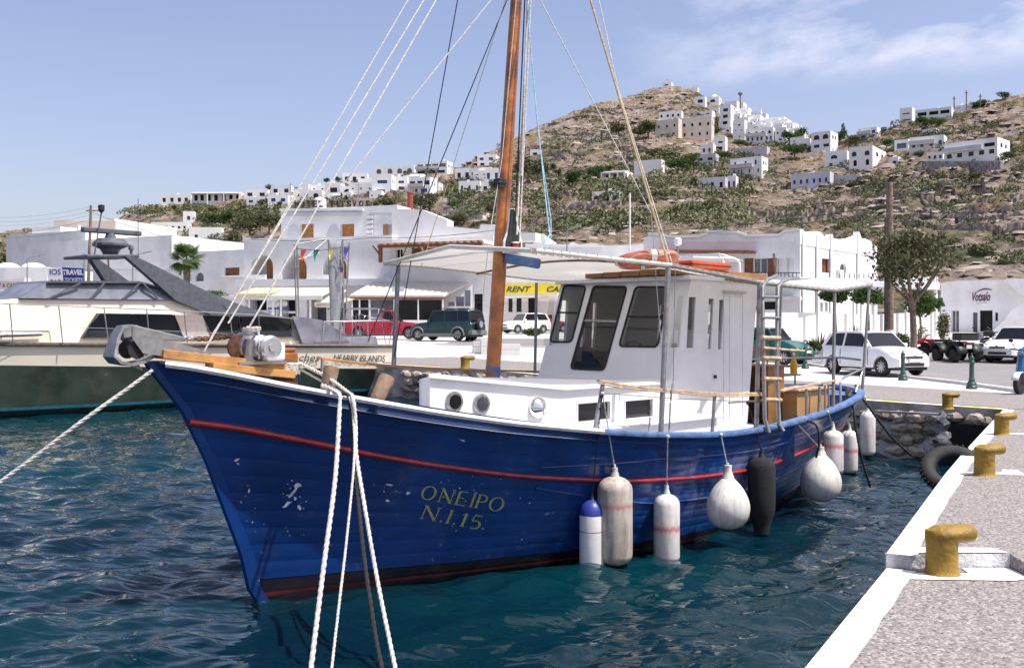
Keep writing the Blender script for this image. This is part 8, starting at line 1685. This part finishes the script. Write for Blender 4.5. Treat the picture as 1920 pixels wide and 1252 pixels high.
wire('overhead_wire', 'second wire running right from the tall utility pole', [(1250, 440, 60), (1668, 395, 47), (1920, 408, 43)], .012, .2); wire('overhead_wire', 'guy wire slanting down right from the tall utility pole', [(1668, 375, 47), (1760, 455, 48), (1850, 495, 60)], .01)
# slender antennas and masts on the skyline
for px, y0, y1, d, lab in ((1388, 176, 200, 470, 'lone palm-like pole on the chora skyline'), (1812, 170, 203, 330, 'thin tall pole on the right skyline, the taller'), (1789, 181, 202, 330, 'thin pole left of the taller one on the right skyline'), (1838, 177, 196, 330, 'thin pole right of the taller one on the right skyline'), (1347, 305, 332, 290, 'thin pole in front of the lower chora')):
    x = sx_(px, d); z0, z1 = CAMZ - (y1 + 4 - HY) / FPX * d, CAMZ - (y0 - HY) / FPX * d; o = root('skyline_pole', lab, 'pole', (x, d, z0), 0); MB().tube([(0, 0, 0), (0, 0, z1 - z0)], .18 if px != 1388 else .3, 6).build('shaft', M['bark'], o)
    if px == 1388: MB().ball((0, 0, z1 - z0), (1.1, 1.1, .9), 8, 5).build('top', M['bark'], o)
    else: MB().box(-.5, .5, -.1, .1, z1 - z0 - .8, z1 - z0 - .6).build('crossarm', M['bark'], o)
# low stone blocks and bench on the promenade
for i, (x0, x1, y0, y1) in enumerate(((887, 902, 640, 662), (902, 925, 636, 664), (940, 976, 645, 666), (905, 915, 603, 628))):
    d = ggl((x0 + x1) / 2, y1); a = P(x0, y1, d); w_ = (x1 - x0) / FPX * d; h = (y1 - y0) / FPX * d; o = root('stone_block', ['leftmost low pale stone block on the promenade left of the mast', 'taller pale stone block just left of the mast foot', 'pale stone block behind the mast foot', 'stack of stone by the tail of the dark green off-roader'][i], 'stone block', (a.x, d, gz(d)), .1)
    for k in range(2): MB().box(0, w_, 0, .6, k * h / 2 + .005, (k + 1) * h / 2).build('stone', M['paving'], o, bevel=.02)
# stainless bins, litter box and chair glimpsed past the wheelhouse
o = root('bench', 'dark wrought bench with curly back on the promenade right of the wheelhouse', 'bench', P(1385, 684, 38) * 1.0, math.radians(-10)); o.location.z = gz(38)
for k in range(3): MB().box(-1.1, 1.1, .0, .06, .62 + k * .14, .70 + k * .14).build('slat', M['brown_wood'], o)
for k in range(3): MB().box(-1.1, 1.1, -.45 + k * .15, -.33 + k * .15, .42, .46).build('slat', M['brown_wood'], o)
for x in (-1.0, 0, 1.0): MB().tube([(x, -.45, 0), (x, -.42, .42), (x, .03, .42), (x, .03, 1.02)], .03, 6).build('leg', M['green_iron'], o, 60)
